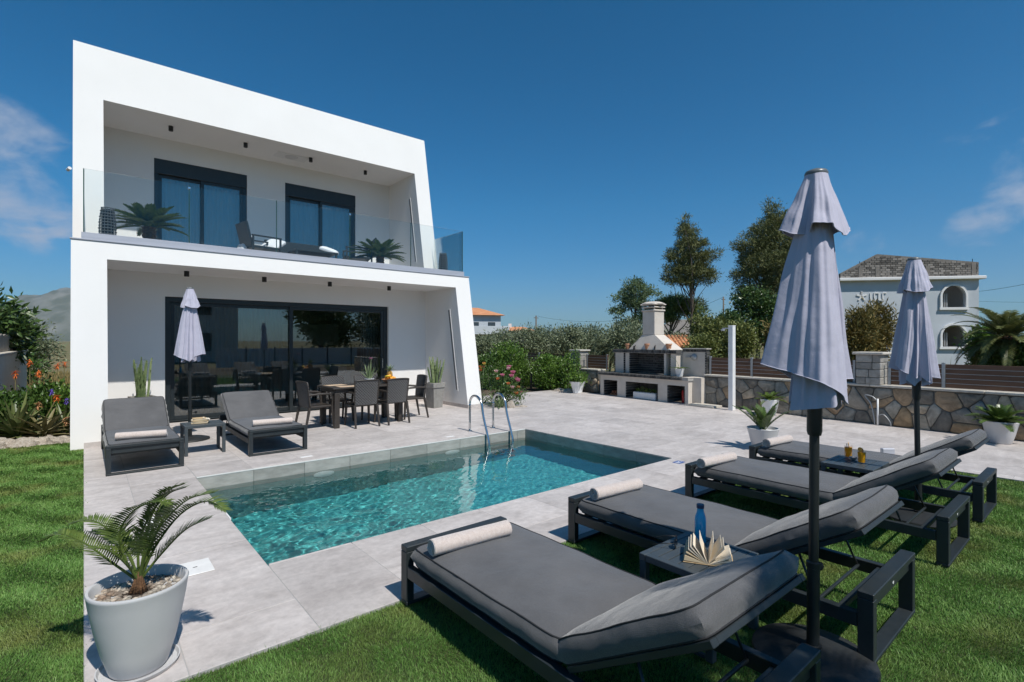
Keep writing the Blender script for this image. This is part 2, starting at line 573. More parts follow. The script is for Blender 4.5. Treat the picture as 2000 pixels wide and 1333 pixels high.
def leaf_cloud(P, size, elong=2.2, D=None, spread=1.0, rnd=None, jitter=0.35, fold=0.18, g=None):
    """one diamond-shaped leaf (two triangles, folded on its midrib) at each point P; D = main direction of each leaf"""
    g = g or rng
    n = len(P)
    d = unit(g.normal(size=(n, 3)))
    if D is not None:
        d = unit(D + d * spread)
    u = unit(np.cross(d, g.normal(size=(n, 3))))
    nn = np.cross(d, u)
    s = (size * (1 + jitter * g.uniform(-1, 1, n)))[:, None]
    a = P; c = P + d * s * elong
    mid = P + d * s * elong * 0.45
    b = mid + u * s * 0.5 + nn * s * fold; e = mid - u * s * 0.5 + nn * s * fold
    V = np.stack([a, b, c, e], axis=1).reshape(-1, 3)
    i = np.arange(n)[:, None] * 4
    F = np.concatenate([i + np.array([[0, 1, 2]]), i + np.array([[0, 2, 3]])], axis=1).reshape(-1, 3)
    r = g.uniform(0, 1, n) if rnd is None else rnd
    return V, F, np.repeat(r, 2)


def merge(parts):
    V = []; F = []; Rn = []; o = 0
    for v, f, r in parts:
        V.append(v); F.append(f + o); Rn.append(r); o += len(v)
    return np.concatenate(V), np.concatenate(F), np.concatenate(Rn)


# ================================================================== ground, lawn, patio
POOL = (1.046, 6.353, 4.057, 7.183)
WATER_Z = -0.16
M['field'] = mat('dry_field_soil_and_grass', (0.20, 0.15, 0.07), (0.10, 0.105, 0.035), scale=0.35, detail=10, rough=0.95, bump=0.6, bscale=3, bdist=0.1)
M['bedsoil'] = mat('planting_bed_soil', (0.07, 0.05, 0.033), (0.13, 0.10, 0.07), scale=7, detail=9, rough=1, bump=0.8, bscale=30, bdist=0.03)
M['turf'] = mat('turf_soil', (0.030, 0.045, 0.012), (0.055, 0.070, 0.020), scale=9, rough=1)
g = MB()
for a in (( -7500, 7500, -7500, -12.0), (-7500, -6, -12, 7500), (-6, 13.4, 20.5, 7500), (13.4, 7500, -12, 7500)):
    x0, x1, y0, y1 = a
    g.add([(x0, y0, -0.08), (x1, y0, -0.08), (x1, y1, -0.08), (x0, y1, -0.08)], [(0, 1, 2, 3)])
struct(g.build('ground', M['field']))
# the plot: soil under bed and turf, with the pool cut out by laying it as strips
g = MB()
for x0, x1, y0, y1 in ((-6, 13.4, -12, 3.6), (-6, 0.6, 3.6, 20.5), (0.6, 13.4, 7.6, 20.5), (6.8, 13.4, 3.6, 7.6)):
    g.add([(x0, y0, -0.075), (x1, y0, -0.075), (x1, y1, -0.075), (x0, y1, -0.075)], [(0, 1, 2, 3)])
struct(g.build('garden_soil', M['bedsoil']))

# patio: a bedding slab (joint colour) and porcelain tiles 0.64 x 1.28 m laid in half bond
TX, TY, JG = 0.64, 1.28, 0.0045
M['grout'] = mat('pale_joint_grout', (0.40, 0.39, 0.38), (0.34, 0.33, 0.32), scale=20, rough=0.9)


def tile_material():
    m, nt, b = new_mat('grey_stone_porcelain')
    L = nt.links.new
    t = nd(nt, 'ShaderNodeTexCoord'); oi = nd(nt, 'ShaderNodeObjectInfo')
    sc = nd(nt, 'ShaderNodeVectorMath', operation='SCALE'); sc.inputs[0].default_value = (31, 57, 83); L(oi.outputs['Random'], sc.inputs['Scale'])
    ad = nd(nt, 'ShaderNodeVectorMath', operation='ADD'); L(t.outputs['Object'], ad.inputs[0]); L(sc.outputs[0], ad.inputs[1])
    mp = nd(nt, 'ShaderNodeMapping'); mp.inputs['Scale'].default_value = (1.0, 2.6, 1.0); L(ad.outputs[0], mp.inputs['Vector'])
    n1 = nd(nt, 'ShaderNodeTexNoise'); n1.inputs['Scale'].default_value = 2.1; n1.inputs['Detail'].default_value = 12; n1.inputs['Roughness'].default_value = 0.62; n1.inputs['Distortion'].default_value = 0.6
    L(mp.outputs[0], n1.inputs['Vector'])
    n2 = nd(nt, 'ShaderNodeTexNoise'); n2.inputs['Scale'].default_value = 1.6; n2.inputs['Detail'].default_value = 3
    L(ad.outputs[0], n2.inputs['Vector'])
    cr = nd(nt, 'ShaderNodeValToRGB')
    e = cr.color_ramp.elements
    e[0].position = 0.22; e[0].color = (0.396, 0.358, 0.339, 1)
    e[1].position = 0.80; e[1].color = (0.626, 0.575, 0.548, 1)
    e.new(0.45).color = (0.508, 0.463, 0.441, 1)
    e.new(0.55).color = (0.547, 0.502, 0.480, 1)
    L(n1.outputs['Fac'], cr.inputs[0])
    mr = nd(nt, 'ShaderNodeMapRange'); mr.inputs['From Min'].default_value = 0.3; mr.inputs['From Max'].default_value = 0.7; mr.inputs['To Min'].default_value = 0.86; mr.inputs['To Max'].default_value = 1.08
    L(n2.outputs['Fac'], mr.inputs['Value'])
    n5 = nd(nt, 'ShaderNodeTexNoise'); n5.inputs['Scale'].default_value = 16; n5.inputs['Detail'].default_value = 8; n5.inputs['Roughness'].default_value = 0.7
    L(ad.outputs[0], n5.inputs['Vector'])
    mr5 = nd(nt, 'ShaderNodeMapRange'); mr5.inputs['From Min'].default_value = 0.32; mr5.inputs['From Max'].default_value = 0.68; mr5.inputs['To Min'].default_value = 0.84; mr5.inputs['To Max'].default_value = 1.10
    L(n5.outputs['Fac'], mr5.inputs['Value'])
    mr2 = nd(nt, 'ShaderNodeMapRange'); mr2.inputs['To Min'].default_value = 0.91; mr2.inputs['To Max'].default_value = 1.06; L(oi.outputs['Random'], mr2.inputs['Value'])
    mu = nd(nt, 'ShaderNodeMath', operation='MULTIPLY'); L(mr.outputs[0], mu.inputs[0]); L(mr2.outputs[0], mu.inputs[1])
    mu5 = nd(nt, 'ShaderNodeMath', operation='MULTIPLY'); L(mu.outputs[0], mu5.inputs[0]); L(mr5.outputs[0], mu5.inputs[1]); mu = mu5
    vs = nd(nt, 'ShaderNodeVectorMath', operation='SCALE'); L(cr.outputs[0], vs.inputs[0]); L(mu.outputs[0], vs.inputs['Scale'])
    L(vs.outputs[0], b.inputs['Base Color'])
    rr = nd(nt, 'ShaderNodeMapRange'); rr.inputs['To Min'].default_value = 0.62; rr.inputs['To Max'].default_value = 0.45; L(n1.outputs['Fac'], rr.inputs['Value'])
    L(rr.outputs[0], b.inputs['Roughness'])
    b.inputs['Specular IOR Level'].default_value = 0.35
    n3 = nd(nt, 'ShaderNodeTexNoise'); n3.inputs['Scale'].default_value = 90; n3.inputs['Detail'].default_value = 6; L(mp.outputs[0], n3.inputs['Vector'])
    bp = nd(nt, 'ShaderNodeBump'); bp.inputs['Strength'].default_value = 0.18; bp.inputs['Distance'].default_value = 0.002
    L(n3.outputs['Fac'], bp.inputs['Height']); L(bp.outputs[0], b.inputs['Normal'])
    return m


M['tile'] = tile_material()
PATIO = [(0.0, 8.5, 2.95, 12.36), (8.5, 11.75, -3.2, 12.36)]      # lit paving; the wall bounds it on the right
pat = MB()
px0, px1, py0, py1 = POOL
for x0, x1, y0, y1 in ((0, px0 - .03, 2.95, 12.3), (px0 - .03, px1 + .03, 2.95, py0 - .03), (px0 - .03, px1 + .03, py1 + .03, 12.3), (px1 + .03, 12.35, 2.95, 12.3), (8.5, 12.3, -3.2, 2.95)):
    pat.box(x0, x1, y0, y1, -0.06, -0.0022)
patio = struct(pat.build('patio', M['grout']))
_tile_meshes = {}


def add_tile(x0, x1, y0, y1):
    k = (round(x1 - x0, 3), round(y1 - y0, 3))
    if k not in _tile_meshes:
        w, h = k
        mb = MB(); mb.cbox(JG / 2, w - JG / 2, JG / 2, h - JG / 2, -0.012, 0, 0.0015)
        _tile_meshes[k] = mb.mesh('tile', M['tile'])
    o = link('tile', _tile_meshes[k], patio, (x0, y0, random.uniform(-0.0006, 0.0006)))


def sub_rect(r, h):
    """rectangle r minus rectangle h -> list of rectangles"""
    x0, x1, y0, y1 = r; a0, a1, b0, b1 = h
    if a0 >= x1 or a1 <= x0 or b0 >= y1 or b1 <= y0:
        return [r]
    out = []
    if a0 > x0: out.append((x0, a0, y0, y1))
    if a1 < x1: out.append((a1, x1, y0, y1))
    xa, xb = max(x0, a0), min(x1, a1)
    if b0 > y0: out.append((xa, xb, y0, b0))
    if b1 < y1: out.append((xa, xb, b1, y1))
    return out


for i in range(-1, 19):
    cx0 = 0.40 + (i) * TX; cx1 = cx0 + TX
    for j in range(-6, 9):
        cy0 = 4.67 + j * TY + (0.0 if i % 2 == 0 else 0.64); cy1 = cy0 + TY
        x0, x1, y0, y1 = max(cx0, 0.0), min(cx1, 12.3), max(cy0, -3.2), min(cy1, 12.29)
        if x1 - x0 < .02 or y1 - y0 < .02:
            continue
        rects = [(x0, x1, y0, y1)]
        for hole in ((px0, px1, py0, py1), (-1, 8.5, -9, 2.95)):
            rects = [q for rr in rects for q in sub_rect(rr, hole)]
        for q in rects:
            if q[1] - q[0] > .012 and q[3] - q[2] > .012:
                add_tile(*q)

# ------------------------------------------------------------------ pool
def pool_tile_material(name, lo, hi, sc):
    m, nt, b = new_mat(name)
    L = nt.links.new
    t = nd(nt, 'ShaderNodeTexCoord')
    vo = nd(nt, 'ShaderNodeTexVoronoi'); vo.inputs['Scale'].default_value = sc
    L(t.outputs['Object'], vo.inputs['Vector'])
    n = nd(nt, 'ShaderNodeTexNoise'); n.inputs['Scale'].default_value = 2.5; n.inputs['Detail'].default_value = 8; L(t.outputs['Object'], n.inputs['Vector'])
    sp = nd(nt, 'ShaderNodeSeparateColor'); L(vo.outputs['Color'], sp.inputs[0])
    ad = nd(nt, 'ShaderNodeMath', operation='ADD'); L(sp.outputs[0], ad.inputs[0]); L(n.outputs['Fac'], ad.inputs[1])
    ra = nd(nt, 'ShaderNodeMapRange'); ra.inputs['From Min'].default_value = 0.35; ra.inputs['From Max'].default_value = 1.3; L(ad.outputs[0], ra.inputs['Value'])
    mx = nd(nt, 'ShaderNodeMix', data_type='RGBA'); mx.inputs[6].default_value = rgba(lo); mx.inputs[7].default_value = rgba(hi)
    L(ra.outputs[0], mx.inputs['Factor']); L(mx.outputs[2], b.inputs['Base Color'])
    b.inputs['Roughness'].default_value = 0.5
    return m


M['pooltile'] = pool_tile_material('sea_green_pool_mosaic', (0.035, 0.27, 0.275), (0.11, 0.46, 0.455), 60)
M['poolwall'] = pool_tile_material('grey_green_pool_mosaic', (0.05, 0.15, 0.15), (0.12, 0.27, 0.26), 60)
M['bandtile'] = mat('pool_edge_stone_tile', (0.29, 0.285, 0.26), (0.40, 0.39, 0.36), scale=5, detail=10, rough=0.6, stretch=(1, 1, 3), rnd=0.1)
PD = -1.46
mb = MB()
mb.add([(px0, py0, PD), (px1, py0, PD), (px1, py1, PD), (px0, py1, PD)], [(0, 1, 2, 3)])
pool = struct(mb.build('pool', M['pooltile'], fix=False))
wb = MB()
t = 0.06
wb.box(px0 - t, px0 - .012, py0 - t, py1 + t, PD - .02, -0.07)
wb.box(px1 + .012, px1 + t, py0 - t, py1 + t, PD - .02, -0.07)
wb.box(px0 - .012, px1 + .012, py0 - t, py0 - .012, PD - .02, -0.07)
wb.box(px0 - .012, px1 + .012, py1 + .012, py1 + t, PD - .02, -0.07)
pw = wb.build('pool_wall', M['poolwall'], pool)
BZ0 = -0.34
kx = [px0] + [1.68 + .64 * i for i in range(8) if 1.68 + .64 * i < px1 - .05] + [px1]
ky = [py0] + [4.67 + .64 * i for i in range(5) if 4.67 + .64 * i < py1 - .05] + [py1]
for a, b in zip(kx[:-1], kx[1:]):
    for yy, s in ((py1, 1), (py0, -1)):
        q = MB().cbox(a + .002, b - .002, min(yy, yy + s * .012), max(yy, yy + s * .012), BZ0, -0.0125, 0.001)
        q.build('edge_tile', M['bandtile'], pool)
for a, b in zip(ky[:-1], ky[1:]):
    for xx, s in ((px1, 1), (px0, -1)):
        q = MB().cbox(min(xx, xx + s * .012), max(xx, xx + s * .012), a + .002, b - .002, BZ0, -0.0125, 0.001)
        q.build('edge_tile', M['bandtile'], pool)
M['trim'] = mat('pale_pool_trim', (0.74, 0.73, 0.70), (0.66, 0.65, 0.62), scale=8, rough=0.5)
q = MB(); q.cbox(px0, px1, py1 - .004, py1 + .010, -0.012, 0.003, 0.001); q.build('edge_trim', M['trim'], pool)

# water: one rippled surface that really refracts
WN = nx = 330; ny = 196
xs = np.linspace(px0 - .004, px1 + .004, nx); ys = np.linspace(py0 - .004, py1 + .004, ny)
XX, YY = np.meshgrid(xs, ys, indexing='ij')
ZZ = np.zeros_like(XX)
gw = np.random.default_rng(3)
for k in range(60):
    lam = gw.uniform(0.16, 0.5) if k < 14 else gw.uniform(0.055, 0.14)
    th = gw.uniform(0, 2 * math.pi)
    amp = 0.00026 * (lam / 0.25) ** 1.3
    ZZ += amp * np.sin(2 * math.pi / lam * (XX * math.cos(th) + YY * math.sin(th)) + gw.uniform(0, 6.28))
calm = 0.42 + 0.58 * np.clip((5.2 - XX) / 3.5, 0, 1)            # rougher towards the left end
ZZ = WATER_Z + ZZ * calm
V = np.stack([XX, YY, ZZ], -1).reshape(-1, 3)
ii, jj = np.meshgrid(np.arange(nx - 1), np.arange(ny - 1), indexing='ij')
a = (ii * ny + jj).ravel()
F = np.stack([a, a + ny, a + ny + 1, a + 1], 1)
m, nt, b = new_mat('pool_water')
b.inputs['Base Color'].default_value = (0.78, 0.97, 0.98, 1)
b.inputs['Roughness'].default_value = 0.0
b.inputs['IOR'].default_value = 1.33
b.inputs['Transmission Weight'].default_value = 1.0
M['water'] = m
water = struct(link('water', np_mesh('water', V, F, None, m, smooth=True)))
water.cycles.is_caustics_caster = True
for o in [pool] + list(pool.children):
    o.cycles.is_caustics_receiver = True

# ================================================================== the house
M['roomfloor'] = mat('interior_floor', (0.16, 0.15, 0.14), (0.22, 0.21, 0.20), scale=4, rough=0.4)
M['roomwall'] = mat('interior_wall', (0.35, 0.35, 0.34), (0.30, 0.30, 0.29), scale=3, rough=0.9)
M['pane'] = glass_mat('tinted_door_glass', (0.74, 0.80, 0.79), refl=3.6)
M['pane_up'] = glass_mat('balcony_door_glass', (0.88, 0.94, 0.95), refl=3.0)
M['railglass'] = glass_mat('clear_balustrade_glass', (0.945, 0.972, 0.970), refl=0.7)
M['skirting'] = M['tile']
HX0, HX1, IX0, IX1 = -0.158, 7.642, 0.297, 7.206
house = thing('villa', 'white modern two storey villa with slanted fins and glass balcony', 'house', (0, 0, 0))
yf = lambda z: 10.251 + 0.183 * z                # lower front plane
yu = lambda z: 12.30 + 0.192 * (z - 3.3)         # upper front plane
ZS, ZC1, ZC2, ZR = 3.298, 3.005, 6.407, 7.516
YB1, YB2, YE = 12.30, 14.467, 20.0
for x0, x1 in ((HX0, IX0), (IX1, HX1)):
    MB().extr([(yf(-.1), -.1), (YE, -.1), (YE, ZS), (yf(ZS), ZS)], 'x', x0, x1).build('wall', M['stucco'], house)
    MB().extr([(yu(ZS), ZS + .001), (YE, ZS + .001), (YE, ZR), (yu(ZR), ZR)], 'x', x0, x1).build('wall', M['stucco'], house)
MB().extr([(yf(ZC1), ZC1), (YE, ZC1), (YE, ZS), (yf(ZS), ZS)], 'x', IX0, IX1).build('slab', M['stucco'], house)
rf = MB().extr([(yu(ZC2), ZC2), (YE, ZC2), (YE, ZR), (yu(ZR), ZR)], 'x', IX0, IX1).build('roof', M['stucco'], house)
# back walls of the two loggias, built round their openings
DX0, DX1, DZ = 1.248, 6.107, 2.547
for x0, x1, z0, z1 in ((IX0, DX0, 0, ZC1), (DX1, IX1, 0, ZC1), (DX0, DX1, DZ, ZC1)):
    MB().box(x0, x1, YB1, YB1 + .22, z0, z1).build('wall', M['stucco'], house)
UD = ((1.255, 3.226), (4.157, 6.129)); UZ = 5.925
for x0, x1, z0, z1 in ((IX0, UD[0][0], ZS, ZC2), (UD[0][1], UD[1][0], ZS, ZC2), (UD[1][1], IX1, ZS, ZC2), (UD[0][0], UD[0][1], UZ, ZC2), (UD[1][0], UD[1][1], UZ, ZC2)):
    MB().box(x0, x1, YB2, YB2 + .22, z0, z1).build('wall', M['stucco'], house)
# closing the shell: rear wall, room floor, inner walls
MB().box(HX0, HX1, YE + .002, YE + .2, 0, ZR).build('rear_wall', M['stucco'], house)
MB().box(IX0 + .002, IX1 - .002, 12.53, YE - .002, 0.004, 0.03).build('interior_floor', M['roomfloor'], house)
MB().box(IX0 + .002, IX1 - .002, 17.4, 17.5, 0.03, ZC1 - .002).build('interior_wall', M['roomwall'], house)
MB().box(IX0 + .002, IX1 - .002, 17.4, 17.5, ZS + .03, ZC2 - .002).build('interior_wall', M['roomwall'], house)
# kitchen block deep in the room
MB().cbox(4.1, 6.6, 16.3, 16.9, 0.03, 0.93, .01).build('kitchen_counter', M['potw'], house)
MB().cbox(4.1, 6.6, 17.0, 17.35, 1.5, 2.2, .01).build('kitchen_cabinet', M['potw'], house)
# skirting tiles along the foot of the white walls
sk = 0.085
MB().box(HX0 + .16, IX0, yf(0) - .012, yf(0) - .001, 0.0, sk * 0.95).build('skirting', M['tile'], house)
MB().box(IX0 + .001, IX0 + .012, yf(0) - .012, YB1 - .012, 0.0, sk).build('skirting', M['tile'], house)
MB().box(IX0 + .012, DX0 - .02, YB1 - .012, YB1 - .001, 0.0, sk).build('skirting', M['tile'], house)
MB().box(DX1 + .02, IX1 - .012, YB1 - .012, YB1 - .001, 0.0, sk).build('skirting', M['tile'], house)
MB().box(IX1 - .012, IX1 - .001, yf(0) - .012, YB1 - .012, 0.0, sk).build('skirting', M['tile'], house)
MB().box(IX1, HX1, yf(0) - .012, yf(0) - .001, 0.0, sk).build('skirting', M['tile'], house)
# metal drip edge and balustrade channel on the balcony rim
MB().cbox(HX0 - .015, HX1 + .015, yf(ZS) - .02, yf(ZS) + .06, ZS + .002, ZS + .022, .002).build('drip_edge', M['alu'], house)
MB().box(HX0, HX1, yf(ZS) + .062, YB2 - .002, ZS + .0015, ZS + .03).build('balcony_floor', M['tile'], house)
bal = MB().cbox(-0.03, 7.55, 10.925, 11.0, ZS + .031, 3.44, .003).build('balustrade', M['alu'], house)
BY = 10.96
xs_ = [0.0, 1.48, 2.985, 4.51, 6.02, 7.52]
for a, b in zip(xs_[:-1], xs_[1:]):
    MB().cbox(a + .008, b - .008, BY - .008, BY + .008, 3.441, 4.49, .002).build('glass_panel', M['railglass'], bal)
for x in (0.0, 7.52):
    MB().cbox(x - .03, x + .03, 11.0, 12.36, ZS + .031, 3.44, .003).build('side_channel', M['alu'], bal)
    MB().cbox(x - .008, x + .008, BY + .012, 12.36, 3.441, 4.49, .002).build('glass_panel', M['railglass'], bal)
M['glassedge'] = mat('dark_green_glass_edge', (0.02, 0.06, 0.05), (0.03, 0.075, 0.06), scale=20, rough=0.2)
for x in xs_:
    MB().box(x - .007, x + .007, BY - .0075, BY + .0075, 3.4415, 4.489).build('panel_joint', M['glassedge'], bal)
for x in (1.48, 4.51):
    MB().cbox(x - .022, x + .022, BY - .018, BY + .018, 4.43, 4.47, .003).build('clamp', M['steel'], bal)
# light channel in the right hand fins; a grey strip paints its recess shade
M['channel_shade'] = mat('channel_shade_grey', (0.16, 0.16, 0.165), (0.2, 0.2, 0.205), scale=8, rough=0.6)
for za, zb, yfun, dy in ((0.42, 2.45, yf, 0.38), (3.9, 5.75, yu, 0.38)):
    mb = MB()
    w = .07
    mb.extr([(yfun(za) + dy, za), (yfun(za) + dy + w, za), (yfun(zb) + dy + w, zb), (yfun(zb) + dy, zb)], 'x', IX1 - .004, IX1 - .0005)
    mb.build('channel_shade_strip', M['channel_shade'], house)
    MB().extr([(yfun(za) + dy - .02, za - .02), (yfun(za) + dy, za - .02), (yfun(zb) + dy, zb + .02), (yfun(zb) + dy - .02, zb + .02)], 'x', IX1 - .008, IX1 - .0005).build('light_channel_lip', M['stucco'], house)
# black surface downlights
for i, (x, y) in enumerate(((1.53, 11.64), (2.93, 11.65), (4.32, 11.64), (5.79, 11.63))):
    MB().lathe([(.0, -.105), (.042, -.105), (.045, -.10), (.045, -.001)], 20, (x, y, ZC1)).build('downlight', M['black'], house, smooth=40)
for i, (x, y) in enumerate(((1.48, 13.52), (2.98, 13.51), (4.52, 13.52), (6.03, 13.56))):
    MB().lathe([(.0, -.105), (.042, -.105), (.045, -.10), (.045, -.001)], 20, (x, y, ZC2)).build('downlight', M['black'], house, smooth=40)
M['grille'] = mat('ceiling_speaker_white', (0.72, 0.72, 0.71), (0.66, 0.66, 0.65), scale=20, rough=0.8)
sp_ = MB().cbox(3.72, 4.5, 13.56, 13.98, ZC2 - .008, ZC2 - .001, .003).build('ceiling_panel', M['grille'], house)
MB().lathe([(.0, -.016), (.15, -.016), (.155, -.009)], 28, (4.11, 13.77, ZC2)).build('speaker_grille', mat('speaker_mesh', (0.5, 0.5, 0.5), (0.62, 0.62, 0.62), scale=300, rough=.8), sp_, smooth=40)
# security camera on the left upper corner
sc_ = MB().lathe([(.0, 0), (.03, .0), (.03, .09), (.0, .09)], 12, (0, 0, 0)).build('security_camera', M['potw'], house, smooth=40)
sc_.location = (HX0 - .07, 12.7, 4.86); sc_.rotation_euler = (R(75), 0, R(20))


def pleats(x0, x1, z0, z1, y, n, amp):
    mb = MB(); cols = []
    k = n * 8
    for i in range(k + 1):
        t = i / k
        x = x0 + (x1 - x0) * t
        a = amp * (math.sin(t * n * 6.283) + .35 * math.sin(t * n * 2.7 * 6.283 + 1))
        cols.append([(x, y + a * (0.7 + .3 * s), z0 + (z1 - z0) * s) for s in (0, .33, .66, 1)])
    return mb.grid(cols)


M['curtain'] = mat('sheer_curtain', (0.70, 0.74, 0.77), (0.62, 0.66, 0.70), scale=2, rough=0.9, trans=0.2)
M['curtain2'] = mat('grey_sheer_curtain', (0.40, 0.40, 0.39), (0.34, 0.34, 0.33), scale=2, rough=0.9, trans=0.3)
# wide sliding door of the ground floor
sd = MB()
YD = YB1 + .07
fw_ = .075
sd.cbox(DX0, DX1, YD, YD + .12, DZ - .10, DZ - .001, .004)
sd.cbox(DX0, DX0 + .10, YD + .001, YD + .119, 0.03, DZ - .101, .004)
sd.cbox(DX1 - .10, DX1, YD + .001, YD + .119, 0.03, DZ - .101, .004)
sd.cbox(DX0, DX1, YD, YD + .12, 0.002, 0.03, .004)
sdo = sd.build('sliding_door', M['darkframe'], house)
xm = 3.70
for k, (a, b, yy) in enumerate(((DX0 + .101, xm + .04, YD + .065), (xm - .04, DX1 - .101, YD + .012))):
    f = MB()
    f.cbox(a, a + fw_, yy, yy + .045, .031, DZ - .102, .003); f.cbox(b - fw_, b, yy, yy + .045, .031, DZ - .102, .003)
    f.cbox(a + fw_, b - fw_, yy + .001, yy + .044, .031, .031 + .085, .003); f.cbox(a + fw_, b - fw_, yy + .001, yy + .044, DZ - .102 - .07, DZ - .102, .003)
    f.build('sash', M['darkframe'], sdo)
    MB().box(a + fw_ - .004, b - fw_ + .004, yy + .018, yy + .026, .11, DZ - .168).build('glass_pane', M['pane'], sdo)
MB().cbox(DX1 - .101 - .052, DX1 - .101 - .022, YD - .02, YD + .011, 0.95, 1.2, .006).build('handle', M['steel'], sdo)
pleats(DX0 + .1, xm - .1, .04, DZ - .12, 12.72, 26, .035).build('curtain', M['curtain2'], house, smooth=True)
pleats(DX1 - .55, DX1 - .05, .04, DZ - .12, 12.76, 7, .035).build('curtain', M['curtain2'], house, smooth=True)
# balcony doors with shutter box
for x0, x1 in UD:
    f = MB()
    y0 = YB2 + .03
    f.cbox(x0, x1, y0 - .015, y0 + .16, UZ - .34, UZ - .001, .004)
    f.cbox(x0, x0 + .09, y0, y0 + .12, ZS + .06, UZ - .341, .004); f.cbox(x1 - .09, x1, y0, y0 + .12, ZS + .06, UZ - .341, .004)
    f.cbox(x0, x1, y0, y0 + .12, ZS + .031, ZS + .06, .004)
    bd = f.build('balcony_door', M['darkframe'], house)
    xm2 = (x0 + x1) / 2
    for a, b, yy in ((x0 + .091, xm2 + .04, y0 + .065), (xm2 - .04, x1 - .091, y0 + .012)):
        f = MB()
        f.cbox(a, a + .07, yy, yy + .045, ZS + .061, UZ - .342, .003); f.cbox(b - .07, b, yy, yy + .045, ZS + .061, UZ - .342, .003)
        f.cbox(a + .07, b - .07, yy + .001, yy + .044, ZS + .061, ZS + .15, .003); f.cbox(a + .07, b - .07, yy + .001, yy + .044, UZ - .41, UZ - .342, .003)
        f.build('sash', M['darkframe'], bd)
        MB().box(a + .066, b - .066, yy + .018, yy + .026, ZS + .145, UZ - .406).build('glass_pane', M['pane_up'], bd)
    pleats(x0 + .05, x1 - .05, ZS + .06, UZ - .36, YB2 + .34, 16, .03).build('curtain', M['curtain'], house, smooth=True)

# ================================================================== garden furniture
def cushion(w, l, t, nx=14, ny=18, puff=0.026, bulge=0.026, seed=0, wr=0.008):
    """soft rectangular cushion centred in x, from y=0 to y=-l, z 0..t"""
    mb = MB()
    def top(i, j, s):
        a = -1 + 2 * i / nx; b = -1 + 2 * j / ny
        e = (1 - abs(a) ** 5) * (1 - abs(b) ** 7)
        wv = mnoise.noise(Vector((a * 2.2 + seed, b * 3.1, s * 3))) * wr * e
        shr = 1 - 0.035 * (abs(a) ** 10 * abs(b) ** 14)
        ed = mnoise.noise(Vector((a * 1.6 + seed * 1.7, b * 2.6, s * 2))) * .006      # the edges sag a little unevenly
        sx_o = mnoise.noise(Vector((b * 3 + seed, s, 7))) * .004 * abs(a) ** 4
        return (a * w / 2 * shr + sx_o, -l / 2 - b * l / 2 * shr, (t - .004 + puff * e + wv + ed) if s > 0 else (-puff * .3 * e))
    mb.grid([[top(i, j, 1) for j in range(ny + 1)] for i in range(nx + 1)])
    mb.grid([[top(i, j, -1) for j in range(ny + 1)] for i in range(nx + 1)][::-1])
    per = [(i, 0) for i in range(nx)] + [(nx, j) for j in range(ny)] + [(i, ny) for i in range(nx, 0, -1)] + [(0, j) for j in range(ny, 0, -1)]
    rows = []
    for s in (0, .2, .5, .8, 1):
        row = []
        for i, j in per:
            pt = Vector(top(i, j, 1)); pb = Vector(top(i, j, -1))
            p = pb.lerp(pt, s)
            o = Vector(((1 if i == nx else -1 if i == 0 else 0), (1 if j == 0 else -1 if j == ny else 0), 0))
            k = bulge * math.sin(math.pi * s) * (1 + .6 * mnoise.noise(Vector((i * .55 + seed, j * .55, 4 * s))))
            row.append(p + o * k)
        rows.append(row + [row[0]])
    mb.grid(rows)
    pp = [Vector(top(i, j, 1)) for i, j in per]; pb = [Vector(top(i, j, -1)) for i, j in per]
    return mb, pp, pb


def closed(pts):
    return pts + [pts[0]]


